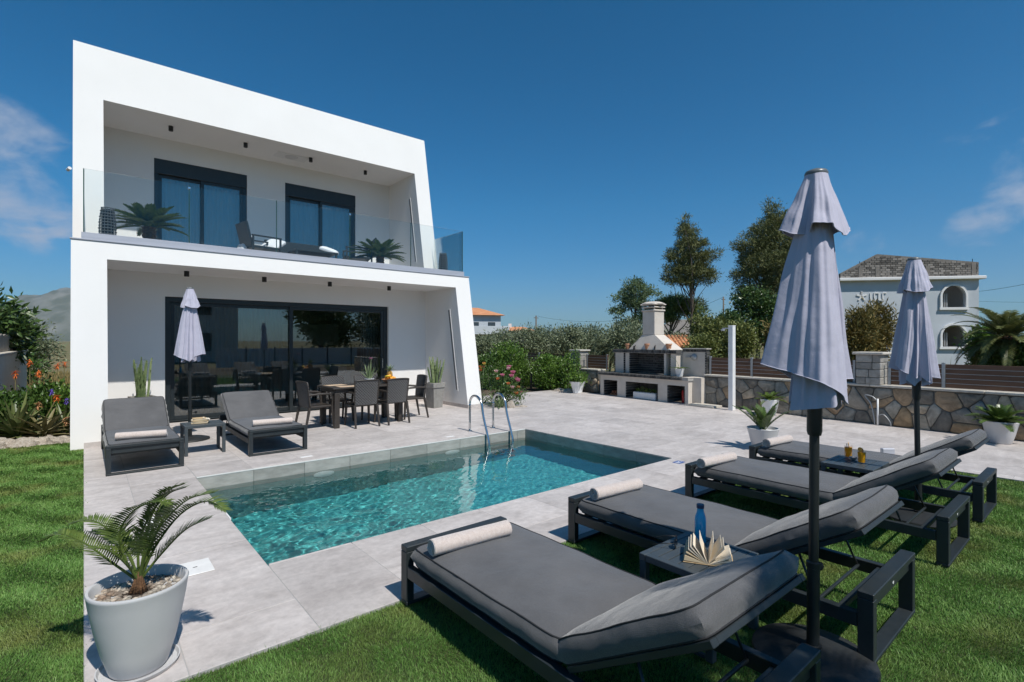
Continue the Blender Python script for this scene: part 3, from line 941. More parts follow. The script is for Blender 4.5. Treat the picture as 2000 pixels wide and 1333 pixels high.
def make_lounger(name, label, loc, rz, group, seed=0, tilt=32.0, strap=False):
    t = thing(name, label, 'sun lounger', loc, rz, group)
    am = M['anthracite']
    W = .405
    for y0, y1, nm in ((-.075, 0, 'foot_frame'), (-2.13, -2.055, 'head_frame')):
        f = MB()
        f.cbox(-W, W, y0, y1, .330, .365, .004)
        f.cbox(-W, W, y0, y1, 0, .022, .004)
        f.cbox(-W + .052, W - .052, y0 + .022, y1 - .022, .262, .3295, .003)
        e = f.build(nm, am, t)
        for s in (-1, 1):
            MB().cbox(min(s * W, s * (W - .052)), max(s * W, s * (W - .052)), y0 + .001, y1 - .001, .0225, .3295, .003).build('leg', am, e)
        if nm == 'head_frame':
            MB().lathe([(0, 0), (.012, 0), (.012, .002)], 14).build('badge', M['potw'], e).matrix_basis = Matrix.Translation((0.02, -2.1085, .297)) @ Matrix.Rotation(R(90), 4, 'X')
    for s in (-1, 1):
        MB().cbox(s * .38 - .022, s * .38 + .022, -2.054, -.076, .172, .245, .003).build('side_rail', am, t)
    for k in range(9):
        y = -.16 - k * .145
        MB().cbox(-.357, .357, y - .03, y + .03, .225, .244, .003).build('slat', am, t)
    for y, hh in ((-1.845, .016), (-1.96, .03)):
        MB().cbox(-.357, .357, y - hh / 2, y + hh / 2, .20, .20 + hh, .003).build('cross_bar', am, t)
    mb, pp, pb = cushion(.755, 1.295, .103, nx=18, ny=26, seed=seed)
    seat = mb.build('seat_cushion', M['cushion'], t, smooth=55, loc=(0, -.098, .262))
    p = MB(); p.tube(closed(pp), .0042, 6, False); p.tube(closed(pb), .0042, 6, False)
    p.build('piping', M['piping'], seat, smooth=True)
    # backrest: hinge frame, cushion, cloth hood over its upper end
    H0 = Vector((0, -1.40, .262))
    bm = Matrix.Translation(H0) @ Matrix.Rotation(-R(tilt), 4, 'X')
    f = MB()
    for s in (-1, 1):
        f.cbox(s * .36 - .018, s * .36 + .018, -.785, -.02, -.034, -.006, .003)
    f.cbox(-.342, .342, -.785, -.755, -.033, -.007, .003); f.cbox(-.342, .342, -.40, -.375, -.033, -.007, .003); f.cbox(-.342, .342, -.05, -.02, -.033, -.007, .003)
    f.build('backrest_frame', am, t).matrix_basis = bm
    mb, pp, pb = cushion(.755, .78, .103, nx=18, ny=18, seed=seed + 9)
    back = mb.build('back_cushion', M['cushion'], t, smooth=55); back.matrix_basis = bm
    p = MB(); p.tube(closed(pp), .0042, 6, False); p.tube(closed(pb), .0042, 6, False)
    p.build('piping', M['piping'], back, smooth=True)
    for s in (-1, 1):
        a = bm @ Vector((s * .33, -.39, -.03)); b = Vector((s * .345, -1.845, .21))
        MB().tube([a, b], .007, 6).build('support_arm', am, t, smooth=True)
    if strap:
        pts = [bm @ Vector((-.405, -.58 + .12 * q, -.05 - .09 * math.sin(math.pi * q))) for q in [i / 8 for i in range(9)]]
        m2 = MB()
        rows = [[p + Vector((d, 0, 0)) for p in pts] for d in (-.012, .012)]
        m2.grid(rows); m2.grid([[q + Vector((0, 0, .004)) for q in r] for r in rows][::-1]); m2.build('carry_strap', M['piping'], t)
    return t


GL = 'sun loungers on the lawn by the pool'
LX = (1.945, 3.465, 5.225, 6.655)
make_lounger('sun_lounger', 'charcoal cushioned sun lounger nearest the camera, leaf shade on its raised backrest', (LX[0], 2.93, 0.0), 0, GL, 1)
make_lounger('sun_lounger', 'dark sun lounger behind the slatted table with the open book', (LX[1], 2.93, 0.0), 0, GL, 21)
make_lounger('sun_lounger', 'dark sun lounger left of the orange drinks, third from the camera', (LX[2], 2.93, 0.0), 0, GL, 41)
make_lounger('sun_lounger', 'farthest lawn sun lounger with a carry strap hanging under its backrest', (LX[3], 2.93, 0.0), 0, GL, 61, strap=True)
GP = 'sun loungers on the patio'
make_lounger('sun_lounger', 'grey sun lounger by the white house corner, left of the patio umbrella', (0.61, 7.93, 0.001), R(180), GP, 81)
make_lounger('sun_lounger', 'grey sun lounger on the patio between umbrella and dining table', (2.21, 7.97, 0.001), R(180), GP, 101)


# ------------------------------------------------------------------ rolled towels
def make_towel(label, loc, rz, ln=0.53, r=0.056, seed=0):
    t = thing('rolled_towel', label, 'towel', loc, rz, 'rolled beige towels on the loungers')
    mb = MB(); turns = 3.6; n = 96; th = .0085
    segs = 14
    P = []
    for k in range(segs + 1):
        x = -ln / 2 + ln * k / segs
        ring = []
        def rad(i, inner):
            a = i / n
            base = .010 + (r - .010) * a
            return base - (th if inner else 0)
        for inner in (0, 1):
            rng_ = range(n + 1) if not inner else range(n, -1, -1)
            for i in rng_:
                a = i / n * turns * 2 * math.pi + 2.2
                q = rad(i, inner) + .0022 * mnoise.noise(Vector((math.cos(a) * 2 + seed, math.sin(a) * 2, x * 9)))
                ring.append((x + .004 * mnoise.noise(Vector((i * .2, seed, 0))) * (1 if k in (0, segs) else 0), q * math.cos(a) * 1.08, r + q * math.sin(a) * .96))
        P.append(ring + [ring[0]])
    mb.grid(P)
    for ring, flip in ((P[0], 0), (P[-1], 1)):
        m = 2 * (n + 1)
        for i in range(n):
            q = [ring[i], ring[i + 1], ring[m - 2 - i], ring[m - 1 - i]]
            mb.add(q if flip else q[::-1], [(0, 1, 2, 3)])
    mb.build('roll', M['towel'], t, smooth=50)
    e = MB()
    for x in (-ln / 2 - .0015, ln / 2 + .0015):
        pts = []
        for i in range(0, n + 1, 2):
            a = i / n * turns * 2 * math.pi + 2.2; q = .010 + (r - .010) * i / n - th * .5
            pts.append((x, q * math.cos(a) * 1.08, r + q * math.sin(a) * .96))
        e.tube(pts, .0022, 5, False)
    e.build('hem', M['towel_edge'], t, smooth=True)
    return t


TZ = .375
make_towel('rolled beige towel on the nearest charcoal lounger', (1.85, 2.60, TZ), R(-4), .55, seed=1)
make_towel('rolled beige towel on the lounger behind the open book', (3.38, 2.68, TZ), R(-5), .52, seed=5)
make_towel('rolled beige towel on the third lawn lounger', (5.0, 2.67, TZ), R(-6), .54, seed=9)
make_towel('rolled beige towel on the farthest lawn lounger beside the potted sago', (6.52, 2.70, TZ), R(-7), .50, seed=13)
make_towel('rolled beige towel on the patio lounger at the house corner', (0.58, 8.20, TZ), R(-13), .54, seed=17)
make_towel('rolled beige towel on the patio lounger near the dining chairs', (2.19, 8.24, TZ), R(-7), .54, seed=21)


# ------------------------------------------------------------------ slatted side tables
M['tablemetal'] = mat('slate_blue_grey_aluminium', (0.050, 0.062, 0.070), (0.06, 0.072, 0.08), scale=12, rough=0.38, rough2=0.46, spec=0.5, bump=0.05, bscale=700, bdist=0.0006)


def make_table(label, loc):
    t = thing('side_table', label, 'side table', loc, 0, 'slatted metal side tables')
    am = M['tablemetal']
    hx, hy, H = .26, .225, .43
    f = MB()
    f.cbox(-hx, hx, -hy, -hy + .04, H - .04, H, .003); f.cbox(-hx, hx, hy - .04, hy, H - .04, H, .003)
    f.cbox(-hx, -hx + .04, -hy + .041, hy - .041, H - .04, H, .003); f.cbox(hx - .04, hx, -hy + .041, hy - .041, H - .04, H, .003)
    f.build('top_frame', am, t)
    n = 6; w = (2 * hy - .08) / n
    for k in range(n):
        y = -hy + .04 + w * k
        MB().cbox(-hx + .041, hx - .041, y + .003, y + w - .003, H - .022, H - .002, .002).build('slat', am, t)
    for sx in (-1, 1):
        for sy in (-1, 1):
            x = sx * (hx - .022); y = sy * (hy - .022)
            MB().cbox(x - .021, x + .021, y - .021, y + .021, 0, H - .041, .003).build('leg', am, t)
        f = MB().cbox(sx * (hx - .022) - .012, sx * (hx - .022) + .012, -hy + .045, hy - .045, .001, .02, .002).build('foot_rail', am, t)
    return t


make_table('slatted dark table holding the open book and blue bottle', (2.715, 1.56, 0))
make_table('slatted dark table holding two orange drinks between the far loungers', (5.96, 1.72, 0))
make_table('slatted dark table with stacked books beside the patio umbrella', (1.36, 8.78, 0.001))


# ------------------------------------------------------------------ closed parasols
def folded_cloth(ctrl, r_top, z_top, n=240, m=36, twist=0.0, top_k=0.95, seed=0.0, soft=2, belly=0.0):
    """cloth hanging in broad flat folds: ctrl = [(angle_deg, reach, hem height), ...] going once round; flat faces between the folds"""
    pts = []
    L = len(ctrl)
    cs = [Vector((math.cos(R(a)) * r, math.sin(R(a)) * r, z)) for a, r, z in ctrl]
    for i in range(L):
        p0, p1 = cs[i], cs[(i + 1) % L]
        k = max(4, int(n * (p1.xy - p0.xy).length / sum((cs[(j + 1) % L].xy - cs[j].xy).length for j in range(L))))
        for q in range(k):
            pts.append(p0.lerp(p1, q / k))
    for _ in range(soft):
        pts = [(pts[i - 1] + pts[i] * 2 + pts[(i + 1) % len(pts)]) / 4 for i in range(len(pts))]
    rows = []
    for j in range(m + 1):
        s = j / m; k = s ** top_k
        row = []
        for i, p in enumerate(pts):
            rb = p.xy.length; th = math.atan2(p.y, p.x)
            r = r_top * (1 - k) + rb * k
            r *= 1 + belly * math.sin(math.pi * s)
            r += .010 * mnoise.noise(Vector((math.cos(th) * 2.5 + seed, math.sin(th) * 2.5, s * 3.5))) * min(1, s * 2)
            r += .013 * mnoise.noise(Vector((math.cos(th) * 6 + seed * 2, math.sin(th) * 6, .4 * s))) * min(1, 1.4 * s) * min(1, rb / .12)
            r += .003 * math.sin(th * 11 + s * 5 + seed) * s
            z = z_top + (p.z - z_top) * s
            a = th + R(twist) * (1 - s)
            row.append((r * math.cos(a), r * math.sin(a), z))
        rows.append(row + [row[0]])
    return MB().grid(rows), rows[-1]


def make_umbrella(label, loc, rz, ctrl, cap, seed=0.0, twist=10, lean=(0, 0)):
    t = thing('closed_umbrella', label, 'umbrella', loc, rz, 'closed lavender grey parasols')
    pm = M['poleblack']
    MB().lathe([(0, .0), (.285, .0), (.29, .012), (.285, .026), (.22, .044), (.10, .056), (.04, .060), (.04, .075), (.0, .075)], 48).build('base_plate', M['basemat'], t, smooth=35)
    MB().lathe([(.030, .06), (.030, .47), (.034, .472), (.034, .50), (.026, .505)], 24).build('sleeve', pm, t, smooth=35)
    MB().lathe([(.0235, .50), (.0235, 2.46)], 20).build('pole', pm, t, smooth=35)
    MB().lathe([(.031, 1.16), (.036, 1.18), (.036, 1.40), (.031, 1.42)], 20).build('runner', pm, t, smooth=35)
    k = MB(); k.tube([(.028, 0, .455), (.075, 0, .455)], .008, 10); k.lathe([(.0, -.018), (.016, -.018), (.022, 0), (.016, .018), (.0, .018)], 12, (.082, 0, .455))
    k.build('clamp_knob', pm, t, smooth=40)
    mb, hem = folded_cloth(ctrl, .056, 2.40, twist=twist, seed=seed)
    c = mb.build('canopy', M['canopy'], t, smooth=True)
    MB().tube(hem, .0028, 5, False).build('hem', M['canopy'], c, smooth=True)
    inner = [(a + 23, r * .62 + .02 * ((i * 5) % 3), 1.29 + .035 * ((i * 7) % 3)) for i, (a, r, z) in enumerate(ctrl)]
    mb, hem = folded_cloth(inner, .06, 2.2, n=140, m=18, twist=twist + 12, seed=seed + 2)
    mb.build('inner_fold', M['canopy'], c, smooth=True)
    mb, hem = folded_cloth(cap, .052, 2.518, n=170, m=14, twist=0, top_k=1.0, seed=seed + 4, soft=3)
    v = mb.build('vent_cap', M['canopy'], t, smooth=True)
    MB().tube(hem, .003, 5, False).build('hem', M['canopy'], v, smooth=True)
    MB().lathe([(.0, 2.512), (.052, 2.512), (.056, 2.522), (.050, 2.536), (.02, 2.548), (.0, 2.549)], 24).build('finial', M['finial'], t, smooth=50)
    t.rotation_euler = (lean[0], lean[1], rz)
    return t


M['poleblack'] = mat('black_painted_pole', (0.012, 0.015, 0.016), (0.018, 0.021, 0.022), scale=8, rough=0.35, rough2=0.45, bump=0.03, bscale=300, bdist=.001)
M['basemat'] = mat('charcoal_cast_base', (0.018, 0.020, 0.021), (0.028, 0.030, 0.031), scale=12, rough=0.5, bump=0.25, bscale=120, bdist=.002)
M['finial'] = mat('grey_plastic_finial', (0.10, 0.115, 0.12), (0.14, 0.15, 0.155), scale=30, rough=0.35)
# folds as (angle, reach, hem height); angle 0 looks at the pool side of the camera, growing anticlockwise from above
LO1 = [(-100, .265, 1.53), (-24, .215, 1.45), (6, .182, 1.40), (32, .165, 1.335), (44, .022, 1.42), (60, .155, 1.41), (70, .05, 1.45), (94, .225, 1.455), (112, .10, 1.46), (140, .19, 1.50), (162, .08, 1.44), (190, .20, 1.47), (215, .085, 1.42), (240, .16, 1.50), (250, .09, 1.46)]
CP1 = [(a, r * .86, z) for a, r, z in [(-98, .20, 2.235), (-74, .175, 2.20), (-58, .075, 2.20), (-36, .19, 2.24), (0, .165, 2.235), (22, .15, 2.19), (50, .155, 2.185), (88, .205, 2.245), (120, .13, 2.21), (160, .18, 2.24), (200, .13, 2.20), (235, .18, 2.24)]]
LO2 = [(-100, .215, 1.47), (-72, .085, 1.42), (-60, .19, 1.50), (-30, .17, 1.43), (-18, .07, 1.40), (0, .15, 1.37), (14, .085, 1.40), (34, .175, 1.335), (58, .10, 1.39), (85, .185, 1.37), (115, .11, 1.40), (150, .20, 1.47), (180, .10, 1.42), (215, .20, 1.48), (240, .10, 1.44)]
CP2 = [(a, r * .86, z) for a, r, z in [(-100, .165, 2.215), (-75, .15, 2.20), (-60, .085, 2.20), (-45, .155, 2.235), (0, .155, 2.20), (40, .16, 2.20), (75, .175, 2.245), (110, .12, 2.21), (160, .17, 2.23), (205, .12, 2.2), (235, .17, 2.23)]]
LO3 = [(-95, .235, 1.43), (-60, .20, 1.39), (-48, .13, 1.36), (-32, .185, 1.36), (-18, .12, 1.33), (-5, .165, 1.325), (6, .06, 1.36), (22, .16, 1.33), (36, .10, 1.39), (60, .19, 1.43), (92, .225, 1.43), (120, .11, 1.42), (150, .20, 1.46), (185, .11, 1.42), (215, .20, 1.45), (240, .10, 1.42)]
FACE = R(50 + 180)       # the side turned to the camera


def faced(c, extra=0.0):
    f = math.degrees(FACE) + extra
    return [(f + a, r, z) for a, r, z in c]


make_umbrella('large closed lavender parasol nearest the camera, right of the open book', (2.91, 1.03, 0), 0, faced(LO1), faced(CP1), 0.0, 5, lean=(R(0.2), R(0.5)))
make_umbrella('closed lavender parasol in front of the unfinished grey building', (5.97, 1.21, 0), 0, faced(LO2, -38), faced(CP2, -38), 3.0, 20, lean=(R(-0.6), R(-1.0))).scale = (.96, .96, .955)
make_umbrella('closed lavender parasol in front of the dark sliding door', (1.36, 9.98, 0.001), 0, faced(LO3, 32), faced(CP2, 40), 6.0, 6)

# ------------------------------------------------------------------ things on the tables
M['paper'] = mat('book_paper', (0.72, 0.62, 0.47), (0.80, 0.72, 0.60), scale=60, rough=0.9, bump=0.3, bscale=400, bdist=.001)
M['paperedge'] = mat('book_page_edge', (0.62, 0.47, 0.28), (0.74, 0.60, 0.40), scale=8, detail=3, rough=0.9, stretch=(1, 1, 200))
M['kraft'] = mat('kraft_cover', (0.50, 0.34, 0.18), (0.60, 0.44, 0.26), scale=30, rough=0.8)


def make_open_book(label, loc, rz):
    t = thing('open_book', label, 'book', loc, rz)
    dpt, wid = .185, .125
    def leaf(a0, a1, curl, m, nm, wk=1.0):
        rows0 = []; rows1 = []
        for q in range(9):
            s = q / 8 * wid * wk
            for a, rr in ((a0, rows0), (a1, rows1)):
                aa = R(a) + curl * (q / 8)
                x = 0; z = .004
                for h in range(q):
                    ab = R(a) + curl * (h / 8)
                    x += math.cos(ab) * wid * wk / 8; z += math.sin(ab) * wid * wk / 8
                rr.append((x, z))
        mb = MB()
        P = [rows0, rows1]
        mb.grid([[(x, y, z) for x, z in rows0] for y in (0, dpt)])
        mb.grid([[(x, y, z) for x, z in rows1] for y in (0, dpt)][::-1])
        mb.grid([[(x, 0, z) for x, z in rows0], [(x, 0, z) for x, z in rows1]])
        mb.grid([[(x, dpt, z) for x, z in rows0], [(x, dpt, z) for x, z in rows1]][::-1])
        mb.add([(rows0[-1][0], 0, rows0[-1][1]), (rows0[-1][0], dpt, rows0[-1][1]), (rows1[-1][0], dpt, rows1[-1][1]), (rows1[-1][0], 0, rows1[-1][1])], [(0, 1, 2, 3)])
        mb.build(nm, m, t)
    # left fan (angles over 90 lean left), right fan
    for a0, a1, c in ((163, 176, .05), (155, 158.5, -.05), (147, 149, -.10), (139, 141.5, -.12), (132, 133.2, -.15), (116, 117, -.25)):
        leaf(a0, a1, c, M['paperedge'] if a1 - a0 > 3 else M['paper'], 'page_block' if a1 - a0 > 3 else 'page')
    for a0, a1, c in ((3, 9, -.02), (13, 16, .05), (20, 23, .12), (47, 48.2, .05), (52, 52.8, .20), (74, 75, .10)):
        leaf(a0, a1, c, M['paperedge'] if a1 - a0 > 3 else M['paper'], 'page_block' if a1 - a0 > 3 else 'page')
    cv = MB(); cv.cbox(-.13, .13, -.002, dpt + .003, .0005, .0035, .0005); cv.build('cover', M['kraft'], t)
    return t


make_open_book('open paperback standing fanned out on the near slatted table', (2.60, 1.44, .431), R(-60))


def make_bottle():
    m, nt, b = new_mat('blue_tinted_bottle')
    b.inputs['Base Color'].default_value = (0.02, 0.42, 0.74, 1); b.inputs['Roughness'].default_value = 0.12
    b.inputs['Transmission Weight'].default_value = 0.15
    t = thing('water_bottle', 'blue water bottle behind the open book', 'bottle', (2.87, 1.64, .431))
    MB().lathe([(.0, .0), (.030, .0), (.033, .004), (.033, .13), (.030, .155), (.022, .18), (.0195, .19), (.0195, .205), (.0, .205)], 32).build('body', m, t, smooth=40)
    MB().lathe([(.0, .2055), (.0225, .2055), (.0225, .225), (.021, .228), (.0, .228)], 28).build('cap', mat('dark_blue_cap', (0.006, 0.03, 0.09), (0.008, 0.035, 0.1), rough=.35), t, smooth=40)


make_bottle()
t = thing('sunglasses', 'black sunglasses lying on the near slatted table', 'sunglasses', (2.70, 1.70, .431), R(25))
lm = mat('dark_lens', (0.004, 0.004, 0.005), (0.006, 0.006, 0.007), rough=0.08)
for s in (-1, 1):
    o = MB().lathe([(.0, -.0015), (.026, -.0015), (.029, 0), (.026, .0015), (.0, .0015)], 20).build('lens', lm, t, smooth=40)
    o.matrix_basis = Matrix.Translation((s * .033, 0, .026)) @ Matrix.Rotation(R(80), 4, 'X')
    a = MB(); a.tube([(s * .062, 0, .034), (s * .066, .06, .030), (s * .064, .12, .012), (s * .06, .135, .003)], .0028, 6); a.build('temple', M['black'], t, smooth=True)
a = MB(); a.tube([(-.01, -.002, .034), (0, -.004, .037), (.01, -.002, .034)], .003, 6); a.build('bridge', M['black'], t, smooth=True)


def make_drink(label, loc, rz):
    t = thing('orange_drink', label, 'drink', loc, rz, 'orange drinks in glass tumblers')
    MB().lathe([(.030, .0), (.034, .005), (.037, .125), (.0345, .125), (.0315, .010), (.0, .010)], 28, close=True).build('tumbler', M['tumbler'], t, smooth=40)
    MB().lathe([(.0, .0105), (.031, .0105), (.0345, .108), (.0, .108)], 28).build('juice', M['juice'], t, smooth=40)
    sl = MB(); sl.lathe([(.0, -.003), (.027, -.003), (.029, 0), (.027, .003), (.0, .003)], 18)
    o = sl.build('orange_slice', M['slice'], t, smooth=40); o.matrix_basis = Matrix.Translation((.012, .0, .128)) @ Matrix.Rotation(R(78), 4, 'X') @ Matrix.Rotation(R(15), 4, 'Y')
    s = MB(); s.tube([(-.012, .004, .02), (-.02, .008, .148)], .0035, 8); s.build('straw', M['straw'], t, smooth=True)


M['tumbler'] = glass_mat('clear_tumbler', (1.0, 1.0, 1.0), refl=0.22)
M['juice'] = mat('orange_juice', (1.0, 0.46, 0.012), (1.0, 0.56, 0.02), scale=30, rough=0.3, trans=0.4)
M['slice'] = mat('orange_slice', (0.85, 0.38, 0.04), (0.92, 0.55, 0.15), scale=60, rough=0.4)
M['straw'] = mat('brown_straw', (0.30, 0.10, 0.04), (0.34, 0.12, 0.05), rough=0.5)
make_drink('left orange drink with a brown straw on the far slatted table', (6.13, 1.83, .431), 0)
make_drink('right orange drink with an orange slice on the far slatted table', (5.95, 1.66, .431), R(60))
t = thing('shell_dish', 'small pale speckled bowl beside the right orange drink', 'bowl', (6.05, 1.76, .431))
MB().lathe([(.0, .004), (.018, .0), (.034, .018), (.038, .03), (.035, .03), (.03, .018), (.0, .008)], 20, close=True).build('bowl', mat('speckled_ceramic', (.5, .5, .5), (.15, .14, .14), scale=120, rough=.4), t, smooth=40)
# stacked books on the patio table
t = thing('paperback_books', 'pile of cream paperbacks with a folded cloth on the patio side table', 'books', (1.32, 8.78, .432), R(-12))
for k, (w, d, h, z, a, x) in enumerate(((.21, .14, .022, 0, 0, 0), (.20, .135, .018, .0225, 8, .01), (.20, .14, .022, .041, -4, 0), (.16, .12, .016, .0635, 12, -.01))):
    b = MB().cbox(-w / 2, w / 2, -d / 2, d / 2, z + .002, z + h - .002, .001).build('book', M['paperedge'], t, rz=R(a)); b.location.x = x
    MB().cbox(-w / 2 - .003, w / 2 + .003, -d / 2 - .003, d / 2 + .002, z + h - .0018, z + h, .0004).build('cover', M['kraft'] if k % 2 else M['paper'], b)
fl = MB(); fl.grid([[(.04 + .09 * i / 8, -.07 + .14 * j / 6, .083 + .010 * mnoise.noise(Vector((i * .8, j * .9, 3))) - .004 * i) for j in range(7)] for i in range(9)])
fl.build('folded_cloth', M['paper'], t, smooth=True)

# ================================================================== dining set
def lattice_mat():
    m, nt, b = new_mat('woven_lattice_plastic')
    L = nt.links.new
    t = nd(nt, 'ShaderNodeTexCoord')
    mp = nd(nt, 'ShaderNodeMapping'); mp.inputs['Rotation'].default_value = (0, R(45), 0); L(t.outputs['Object'], mp.inputs['Vector'])
    hs = []
    for d in ('X', 'Z'):
        w = nd(nt, 'ShaderNodeTexWave', bands_direction=d, wave_profile='SIN'); w.inputs['Scale'].default_value = 8.5; L(mp.outputs[0], w.inputs['Vector']); hs.append(w.outputs['Fac'])
    mx = nd(nt, 'ShaderNodeMath', operation='MAXIMUM'); L(hs[0], mx.inputs[0]); L(hs[1], mx.inputs[1])
    bp = nd(nt, 'ShaderNodeBump'); bp.inputs['Strength'].default_value = 1.0; bp.inputs['Distance'].default_value = 0.012; L(mx.outputs[0], bp.inputs['Height']); L(bp.outputs[0], b.inputs['Normal'])
    c = nd(nt, 'ShaderNodeMix', data_type='RGBA'); c.inputs[6].default_value = (0.035, 0.034, 0.034, 1); c.inputs[7].default_value = (0.10, 0.097, 0.096, 1)
    L(mx.outputs[0], c.inputs['Factor']); L(c.outputs[2], b.inputs['Base Color'])
    b.inputs['Roughness'].default_value = 0.42
    return m


M['lattice'] = lattice_mat()


def make_chair(label, loc, rz):
    """faces +y, back at -y"""
    t = thing('dining_chair', label, 'chair', loc, rz, 'woven dining armchairs')
    fm = M['brown']
    mb = MB()
    mb.cbox(-.235, .235, -.21, .235, .405, .445, .012); mb.build('seat', fm, t)
    P = []
    for k in range(7):
        z = .43 + .46 * k / 6
        row = []
        for i in range(11):
            a = -1 + 2 * i / 10
            row.append((a * (.225 + .012 * k / 6), -.215 - .055 * (k / 6) ** 1.3 - .03 * (1 - a * a), z + (.012 * (1 - a * a) if k == 6 else 0)))
        P.append(row)
    b = MB(); b.grid(P); b.grid([[(x, y + .022, z) for x, y, z in r] for r in P][::-1])
    for e in (P[0], P[-1]):
        b.grid([e, [(x, y + .022, z) for x, y, z in e]])
    for c in (0, -1):
        e = [r[c] for r in P]; b.grid([e, [(x, y + .022, z) for x, y, z in e]])
    bk = b.build('backrest', M['lattice'], t)
    rim = MB(); rim.tube([P[k][0] for k in range(7)] + P[6][1:-1] + [P[k][-1] for k in range(6, -1, -1)], .014, 7); rim.build('back_frame', fm, bk, smooth=True)
    for s in (-1, 1):
        MB().tube([(s * .222, -.215, .43), (s * .235, -.30, .0)], [.029, .020], 8).build('leg', fm, t, smooth=40)
        MB().tube([(s * .225, .215, .66 - .24), (s * .245, .245, .0)], [.030, .020], 8).build('leg', fm, t, smooth=40)
        MB().tube([(s * .235, -.238, .655), (s * .265, -.05, .668), (s * .27, .12, .662), (s * .262, .20, .645), (s * .245, .218, .56), (s * .228, .215, .42)], [.019, .021, .022, .022, .02, .022], 8).build('armrest', fm, t, smooth=40)
    return t


make_chair('dark woven armchair with its lattice back to the pool, left of the near pair', (4.16, 9.52, 0.001), R(-2))
make_chair('dark woven armchair with its lattice back to the pool, right of the near pair', (4.78, 9.50, 0.001), R(4))
make_chair('brown woven armchair at the left end of the dining table', (3.36, 9.78, 0.001), R(-84))
make_chair('brown woven armchair at the right end of the table, by the grey planter', (5.42, 9.86, 0.001), R(84))
make_chair('woven armchair behind the table, left of the white aloe pot', (4.02, 10.42, 0.001), R(180))
make_chair('woven armchair behind the table, right of the white aloe pot', (4.72, 10.42, 0.001), R(176))
t = thing('dining_table', 'rectangular dark brown dining table between the woven armchairs', 'table', (4.32, 9.88, 0.001))
MB().cbox(-.75, .75, -.44, .44, .735, .765, .006).build('table_top', M['brown'], t)
MB().cbox(-.70, .70, -.39, .39, .665, .7345, .006).build('apron', M['brown'], t)
for sx in (-1, 1):
    for sy in (-1, 1):
        MB().cbox(sx * .66 - .05, sx * .66 + .05, sy * .35 - .05, sy * .35 + .05, 0, .6645, .006).build('leg', M['brown'], t)
TT = .767
M['mat_'] = mat('straw_placemat', (0.50, 0.36, 0.24), (0.62, 0.47, 0.33), scale=80, rough=0.9, bump=0.5, bscale=200)
for k, (x, y) in enumerate(((3.93, 9.66), (3.85, 10.08))):
    MB().cbox(-.19, .19, -.13, .13, 0, .004, .001).build('placemat', M['mat_'], None, loc=(x, y, TT), rz=R(6 * k))
    tag(COL.objects[-1], ('straw placemat at the near left corner of the dining table', 'straw placemat at the far left corner of the dining table')[k], 'placemat', 'straw placemats on the dining table')


# ------------------------------------------------------------------ plant helpers
def blade(mb, base, d, ln, w, curl=0.0, channel=0.3, seg=7, twist=0.0, tip=0.06, thick=0.0):
    """tapered leaf blade with a channelled section that bends towards gravity by curl (radians along its length)"""
    p = Vector(base); d = Vector(d).normalized()
    side = d.cross(Vector((0, 0, 1)))
    side = side.normalized() if side.length > .05 else Vector((1, 0, 0))
    if twist:
        side = Matrix.Rotation(twist, 3, d) @ side
    rows = []
    st = ln / seg
    for i in range(seg + 1):
        s = i / seg
        ww = w * (min(1, .55 + s * 2.2)) * max(tip, (1 - s ** 2.4))
        n = side.cross(d).normalized()
        rows.append([p + side * ww * .5 + n * ww * channel, p - n * thick * (1 - s), p - side * ww * .5 + n * ww * channel])
        d = (Matrix.Rotation(-curl / seg, 3, side) @ d)
        p = p + d * st
    mb.grid(rows)
    if thick:
        mb.grid([[r[0], r[0].lerp(r[2], .5) - (side.cross(d)).normalized() * thick * 1.4 * (1 - i / seg), r[2]] for i, r in enumerate(rows)][::-1])
    return p


def arc(base, d, ln, curl, seg=12, side_curl=0.0):
    p = Vector(base); d = Vector(d).normalized(); side = d.cross(Vector((0, 0, 1)))
    side = side.normalized() if side.length > .05 else Vector((1, 0, 0))
    pts = [p.copy()]
    for i in range(seg):
        k = (i + .5) / seg
        d = Matrix.Rotation(-curl / seg * (0.4 + 1.2 * k), 3, side) @ d
        if side_curl:
            d = Matrix.Rotation(side_curl / seg, 3, Vector((0, 0, 1))) @ d
        p = p + d * (ln / seg); pts.append(p.copy())
    return pts


def frond(pts, nl, ll, lw, v_up=0.30, forward=0.55, start=0.14, rad=0.006, g=random, droop=0.25, seg2=True):
    """feather leaf: a rachis and two rows of narrow leaflets"""
    mb = MB(); mb.cur = .35
    n = len(pts) - 1
    mb.tube(pts, [rad * (1 - .8 * i / n) for i in range(n + 1)], 5)
    for k in range(nl):
        s = start + (1 - start) * (k + .5) / nl
        f = s * n; i = min(int(f), n - 1); q = f - i
        p = pts[i].lerp(pts[i + 1], q)
        tg = (pts[i + 1] - pts[i]).normalized()
        sd = tg.cross(Vector((0, 0, 1)))
        sd = sd.normalized() if sd.length > .05 else Vector((1, 0, 0))
        up = sd.cross(tg).normalized()
        L = ll * (0.42 + 0.58 * math.sin(math.pi * min(1, (s * .92 + .10)) ** .8)) * g.uniform(.88, 1.1)
        if s > .9:
            L *= .8
        for sg in (-1, 1):
            d = (tg * (forward + .5 * s * s) + sd * sg * 1.0 + up * (v_up + g.uniform(-.08, .08))).normalized()
            mid = p + d * L * .5
            d2 = (d + Vector((0, 0, -droop)) * (.6 + .8 * s)).normalized()
            end = mid + d2 * L * .5
            wv = tg * lw * .5
            mb.cur = g.uniform(0, 1)
            mb.add([p - wv * .6, p + wv * .6, mid + wv, mid - wv, end], [(0, 1, 2, 3), (3, 2, 4)])
    return mb


